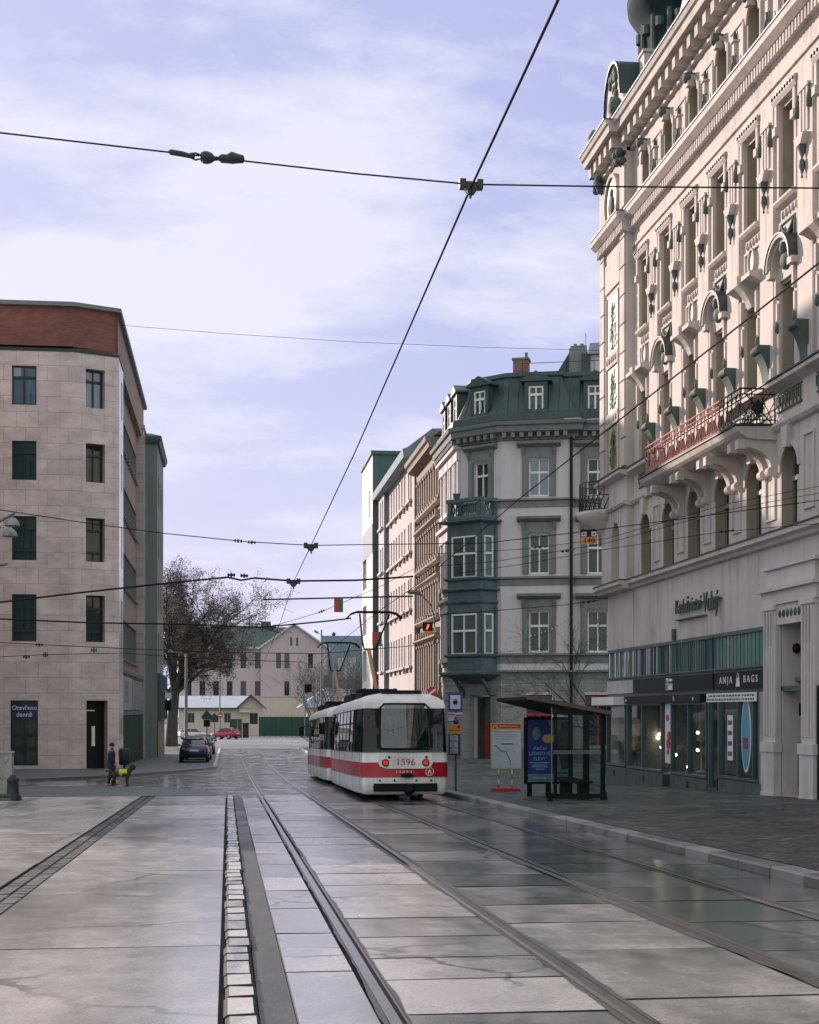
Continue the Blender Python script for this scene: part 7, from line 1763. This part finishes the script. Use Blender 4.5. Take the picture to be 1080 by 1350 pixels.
t, b, z, zt = pole(283, 940, 118, 'dark square sign back behind the pointed sign', .04, 'traffic sign', 'traffic_sign'); s_ = lambda v: (HZ-v)/FPX*118+EYE; F = Frame(b.xy, (CT, -ST), (-ST, -CT), 0); mb = MB(F); mb.prism([(-.32, s_(952)), (-.32, s_(945)), (0, s_(940)), (.32, s_(945)), (.32, s_(952))], 1, .04, .07); build(mb, 'sign_plate', M['teal'], t)
t, b, z, zt = pole(402, 922, 205, 'blue sign pole in front of the green fence', .05, 'traffic sign', 'traffic_sign'); F = Frame(b.xy, (CT, -ST), (-ST, -CT), 0); mb = MB(F); mb.box(-.3, .3, .05, .09, zt-.9, zt); build(mb, 'sign_plate', M['blue'], t)
# signs projecting from the grey building
for (u0, u1, v0, v1), mt, lb, wd in (((205, 226, 913, 921), 'white', 'white projecting shop sign above the dark one on the grey green building', 0), ((205, 226, 923, 937), 'black', 'dark projecting shop sign on the grey green building', 1)):
    D = 108.0; A = at(u1, v0, D); z0_, z1_ = (HZ-v1)/FPX*D+EYE, (HZ-v0)/FPX*D+EYE; t = thing('shop_sign', (-4.75, A.y, z0_), lb, 'sign'); mb = MB(); mb.box(-4.4, A.x, A.y-.06, A.y+.06, z0_, z1_); build(mb, 'panel', M[mt], t); mb = MB(); mb.tube([(-4.75, A.y, z1_-.05), (-4.4, A.y, z1_-.05)], .03, 5); build(mb, 'bracket', M['iron'], t)
# lamps hanging in at the left edge
lp_ = thing('street_lamp', (at(-30, 0, 50).x, at(-30, 0, 50).y, zs(50)), 'street lamp with two pale bowl shades reaching in at the left edge', 'street lamp'); bx = at(-30, 0, 50)
mb = MB(); mb.tube([(bx.x, bx.y, zs(50)), (bx.x, bx.y, at(0, 660, 50).z)], [.13, .08], 8); build(mb, 'post', M['galv'], lp_)
for (u, v), (u2, v2), D in (((16, 688), (20, 676), 50), ((13, 702), (0, 694), 50.6)):
    p = at(u, v, D); a0 = at(-30, 705 if u > 14 else 700, D); e_ = at(u2, v2, D); mb = MB(); mb.tube([a0, at(0, 687 if u > 14 else 696, D), e_], .05, 6); build(mb, 'arm', M['galv'], lp_)
    mb = MB(); mb.smooth = True; mb.lathe([(.255, -.13), (.25, -.08), (.2, .04), (.12, .12), (.04, .15), (.03, .2), (0, .2)], p, 18); mb.lathe([(.25, -.13), (.2, -.15), (0, -.16)], p, 18); build(mb, 'lamp_shade', M['trim'], lp_)
t = thing('flood_light', at(-12, 743, 47), 'flat pale lamp head below the two bowl lamps at the left edge', 'lamp'); mb = MB(); mb.smooth = True; mb.tube([at(-25, 745, 47), at(-6, 744, 47), at(4, 743, 47), at(11, 743, 47)], [.04, .07, .09, .03], 8); build(mb, 'lamp_head', M['trim'], t); mb = MB(); mb.tube([at(-30, 748, 47), at(-24, 745, 47)], .03, 5); build(mb, 'arm', M['galv'], t)
# lamp on an arm over the pale house
t = thing('wall_lamp', at(556, 786, 92), 'grey street lamp on a curved arm in front of the tan house', 'lamp'); p = [at(573, 850, 92), at(573, 815, 92), at(568, 797, 92), at(556, 785, 92)]; mb = MB(); mb.tube(p, .045, 6); b = at(573, HZ, 92); mb.tube([(b.x, b.y, rp(b.x, b.y)), p[0]], .07, 6); build(mb, 'arm', M['galv'], t); mb = MB(); mb.smooth = True; mb.tube([at(556, 785, 92), at(550, 781, 92), at(541, 780, 92), at(537, 781, 92)], [.05, .14, .15, .04], 8); build(mb, 'lamp_head', M['trim'], t)

# ---------------------------------------------------------------- overhead line
M['wire'] = plain('overhead wire', (.02, .02, .021), .9, 0, 0, spec=.1); M['copperwire'] = plain('copper contact wire', (.035, .016, .017), .95, 0, 0, spec=.05); M['insul'] = plain('insulator', (.02, .03, .028), .5, 0, .2)
def wire(label, pts, r, group, name='overhead_wire', mat='wire', bits=()):
    """bits: (position, length, radius) insulators strung on the wire"""
    mid = pts[len(pts)//2]; t = MB(); t.smooth = True; t.tube(pts, r, 8, True); o = tag(build(t, name, M[mat], origin=mid, fix=False), label, 'wire', group)
    for p, L, rr, d in bits:
        mb = MB(); mb.smooth = True; d = Vector(d).normalized(); p = Vector(p)
        mb.tube([p-d*L/2, p-d*L*.46, p-d*L*.3, p-d*L*.28, p-d*L*.12, p-d*L*.1, p+d*L*.1, p+d*L*.12, p+d*L*.28, p+d*L*.3, p+d*L*.46, p+d*L/2], [r, rr*.7, rr, r*1.2, r*1.2, rr*1.15, rr*1.15, r*1.2, r*1.2, rr*.9, rr*.8, r], 8); build(mb, 'insulator', M['insul'], o, fix=False)
    return o
def cspan(T, hs): return [Vector((T+dx, s, h+EYE)) for s, h, dx in hs]
G1 = 'tram contact wires'
wire('contact wire over the left track, running up steeply through the middle of the sky', cspan(1.68, [(-6, 3.9, 0), (4, 3.72, 0), (7.7, 3.64, 0), (10.5, 3.64, .0), (20, 3.44, 0), (30.6, 3.36, 0), (38.7, 3.32, 0), (48.2, 2.87, 0), (70, 2.5, .1), (95, 2.2, .1), (130, 1.95, 2)]), .0085, G1, 'contact_wire', 'copperwire')
wire('contact wire over the tram track, crossing in front of the ornate building', cspan(4.66, [(-6, 3.9, 0), (11.5, 3.56, 0), (24, 3.42, 0), (36, 3.1, -.05), (44.8, 2.98, -.2), (60.5, 2.68, -.3), (80, 2.35, 0), (110, 2.0, .5), (140, 1.8, 4)]), .0085, G1, 'contact_wire', 'wire')
G2 = 'span wires across the street'
def spx(S, uv): return [at_s(u, v, S) for u, v in uv]
def sbits(S, lst): return [(at_s(u, v, S), L, r, at_s(u+5, v+5*sl_, S)-at_s(u, v, S)) for u, v, sl_, L, r in lst]
A = spx(10.45, [(-700, 95), (-200, 152), (0, 175), (225, 201), (320, 212), (470, 229), (620, 243), (800, 246), (1080, 248), (1250, 250), (1700, 262)])
wa = wire('nearest span wire with a big double insulator against the upper sky', A, .006, G2, bits=())
pq = lambda u, v: at_s(u, v, 10.45)
mb = MB(); mb.smooth = True
mb.tube([pq(222, 200), pq(225, 200.5), pq(240, 203), pq(252, 206), pq(257, 207)], [.008, .02, .02, .016, .008], 8); build(mb, 'insulator', M['insul'], wa, fix=False)
mb = MB(); mb.tube([pq(250, 203), pq(258, 202), pq(266, 205)], .007, 5); mb.tube([pq(250, 207), pq(258, 211), pq(266, 209)], .007, 5); build(mb, 'wire_loop', M['insul'], wa, fix=False)
mb = MB(); mb.smooth = True; mb.tube([pq(263, 207), pq(265, 207), pq(269, 207.5), pq(274, 208), pq(279, 208.5), pq(283, 209), pq(290, 209)], [.008, .03, .042, .042, .034, .016, .012], 10)
mb.tube([pq(288, 209), pq(292, 209), pq(300, 209.5), pq(306, 208), pq(312, 209), pq(321, 210), pq(322.5, 210)], [.014, .03, .03, .042, .034, .026, .008], 9); build(mb, 'insulator', M['insul'], wa, fix=False)
def clamp(S, T, u, v, k, parent):
    p = at_s(u, v, S); q = Vector((T, S, p.z-.13*k)); mb = MB(); mb.box(p.x-.10*k, p.x+.10*k, S-.02, S+.02, p.z-.03*k, p.z+.02*k); mb.box(p.x-.11*k, p.x-.05*k, S-.03, S+.03, p.z-.045*k, p.z+.04*k); mb.box(p.x+.05*k, p.x+.11*k, S-.03, S+.03, p.z-.045*k, p.z+.04*k); mb.prism([(p.x-.07*k, p.z-.03*k), (p.x+.07*k, p.z-.03*k), (p.x+.03*k, p.z-.09*k), (p.x-.03*k, p.z-.09*k)], 1, S-.03, S+.03); mb.tube([(p.x, S, p.z-.08*k), (q.x, S, q.z)], .012*k, 5); build(mb, 'wire_clamp', M['insul'], parent)
clamp(10.45, 1.68, 621, 243, .75, wa)
wb_ = wire('second span wire, sagging from the stone building towards the ornate one', spx(30.6, [(-500, 590), (-60, 655), (0, 672), (110, 689), (215, 703), (322, 714), (410, 719), (480, 718), (640, 716), (760, 702), (900, 684), (1150, 650)]), .009, G2, bits=sbits(30.6, [(314, 713, .1, .16, .035), (332, 715, .08, .16, .035)]))
clamp(30.6, 1.68, 410, 719, 1.3, wb_)
wc = wire('thick span wire with paired insulators above the plane tree', spx(38.8, [(-500, 850), (-60, 801), (0, 794), (100, 782), (200, 771), (300, 761), (318, 765), (336, 762), (387, 766), (470, 765), (545, 760)]), .024, G2, bits=sbits(38.8, [(305, 758, .05, .2, .05), (322, 759, .05, .2, .05)]))
clamp(38.8, 1.68, 387, 766, 1.6, wc)
wd_ = wire('rod wire carrying the red and green signal plate', spx(44, [(346, 790.5), (545, 786)]), .022, G2)
we = wire('dark span wire at roof height of the pink building', spx(48.3, [(-500, 790), (-60, 812), (0, 816), (120, 821), (240, 823), (345, 827), (430, 819), (463, 815)]), .024, G2, bits=sbits(48.3, [(284, 826, 0, .3, .07)]))
clamp(48.3, 1.68, 357, 826, 1.5, we)
wire('thin span wire low across the stone building, with small clamps', spx(63, [(-300, 850), (0, 847), (80, 851), (160, 855), (240, 858), (300, 860), (420, 862), (560, 850)]), .014, G2, bits=sbits(63, [(52, 850, .05, .3, .06), (124, 857, 0, .25, .09)]))
wire('lowest thin span wire across the stone building front', spx(66, [(-300, 872), (0, 866), (60, 863), (160, 861), (260, 868), (400, 873)]), .014, G2, bits=sbits(66, [(35, 866, 0, .3, .08), (60, 863, 0, .2, .1)]))
wire('faint thin wire high between the stone building and the mansard house', spx(79.5, [(150, 428), (300, 440), (470, 451), (640, 458), (790, 462)]), .010, G2)
wire('slack thin wire rising from the pink building roof to the right', spx(70, [(362, 825), (425, 806), (500, 774), (546, 750)]), .012, G2, bits=sbits(70, [(424, 806, -.45, .3, .06)]))
G3 = 'wires fixed to the ornate building'
for lb, S, uv, bt in (('upper of the fine wires crossing the arched windows, with a dark insulator', 33.0, [(560, 731), (690, 724), (800, 710), (960, 664), (1080, 641), (1300, 600)], [(712, 721, -.1, .3, .03)]),
                      ('lower fine wire just below the upper one across the arched windows', 32.4, [(560, 748), (655, 740), (800, 716), (960, 672), (1080, 650), (1300, 612)], [(748, 726, -.15, .28, .03)]),
                      ('fine wire ending at a long insulator on the plaster wall', 31.0, [(600, 757), (700, 742), (800, 724), (945, 702), (1000, 697), (1200, 680)], [(958, 700, -.1, .34, .03)]),
                      ('low fine wire to the bracket on the corner of the ornate building', 52.0, [(560, 812), (640, 806), (740, 798), (790, 791)], [(776, 793, -.1, .5, .05)])):
    wire(lb, spx(S, uv), .006 if S < 50 else .012, G3, bits=sbits(S, bt))
# plates hung on the wires
def hung(name, label, u, v, S, w_, h_, mats, cat='sign', deco=None):
    p = at_s(u, v, S); t = thing(name, p, label, cat); F = Frame(p.xy, (CT, -ST), (-ST, -CT), 0); mb = MB(F); mb.box(-w_/2, w_/2, -.02, .02, p.z-h_, p.z); build(mb, 'plate', M[mats], t)
    if deco: deco(F, p, t)
    return t
M['sgreen'] = plain('signal green', (.01, .16, .07), .5, 0, .05); M['glowred'] = emit('lit red slash', (1, .10, .12), 1.4)
def d1(F, p, t): mb = MB(F); mb.box(0, .13, .021, .026, p.z-.42, p.z); build(mb, 'green_half', M['sgreen'], t)
hung('signal_plate', 'red and green plate hanging from the rod wire in the sky', 446.5, 788, 44, .26, .42, 'red', 'sign', d1)
def d1b(F, p, t): mb = MB(F); mb.box(0.02, .16, .021, .026, p.z-.46, p.z); build(mb, 'green_half', M['sgreen'], t)
hung('signal_plate', 'second red and green plate seen through the rear pantograph', 497, 833, 48.6, .30, .40, 'red', 'sign', d1b)
def d2(F, p, t):
    mb = MB(F); mb.prism([(-.09, p.z-.34), (.0, p.z-.34), (.09, p.z-.1), (.0, p.z-.1)], 1, .021, .026); build(mb, 'red_slash', M['glowred'], t)
    mb = MB(F); mb.box(-.22, .26, -.02, .02, p.z-.56, p.z-.43); build(mb, 'lower_plate', M['orange'], t)
hung('signal_box', 'black signal box with red slash and orange strip before the tan house', 564, 820.5, 74, .5, .42, 'black', 'signal', d2)
def d3(F, p, t):
    mb = MB(F); mb.box(-.21, .23, .0, .03, p.z-.42, p.z-.22); o = build(mb, 'orange_plate', M['orange'], t); mb = MB(F); write(mb, '140', .19, .01, p.z-.32, .034, sx=1.2); build(mb, 'lettering', M['black'], o, fix=False)
    for x in (-.13, .15):
        mb = MB(F); mb.box(x-.07, x+.07, .021, .026, p.z-.2, p.z-.06); o = build(mb, 'arrow_plate', M['paper'], t); mb = MB(F); d = -1 if x < 0 else 1; mb.prism([(x+d*.05, p.z-.13), (x, p.z-.09), (x, p.z-.17)], 1, .027, .03); mb.box(min(x, x-d*.045), max(x, x-d*.045), .027, .03, p.z-.14, p.z-.12); build(mb, 'arrow', M['black'], o)
hung('clearance_sign', 'orange 140 plate with two arrow plates hung before the round balcony', 776, 698, 42, .46, .22, 'black', 'sign', d3)
hung('signal_box', 'small black signal box hanging left of the tram before the pink building', 406.5, 902, 110, .5, .6, 'black', 'signal', None)
# string of small lights at the first floor window of the mansard house
pts = [FM((FA(FM, 702)+x*(FA(FM, 756)-FA(FM, 702)), .5, 4.05+1.0*x-.5*x*(1-x))) for x in [i/12 for i in range(13)]]
mb = MB(); mb.tube(pts, .008, 4); o = tag(build(mb, 'light_string', M['wire'], origin=pts[6]), 'string of small warm lights before the lowest window of the mansard house', 'lights')
for p in pts[::1]: mb = MB(); mb.ball(p, .035, 5); build(mb, 'bulb', M['paper'], o)
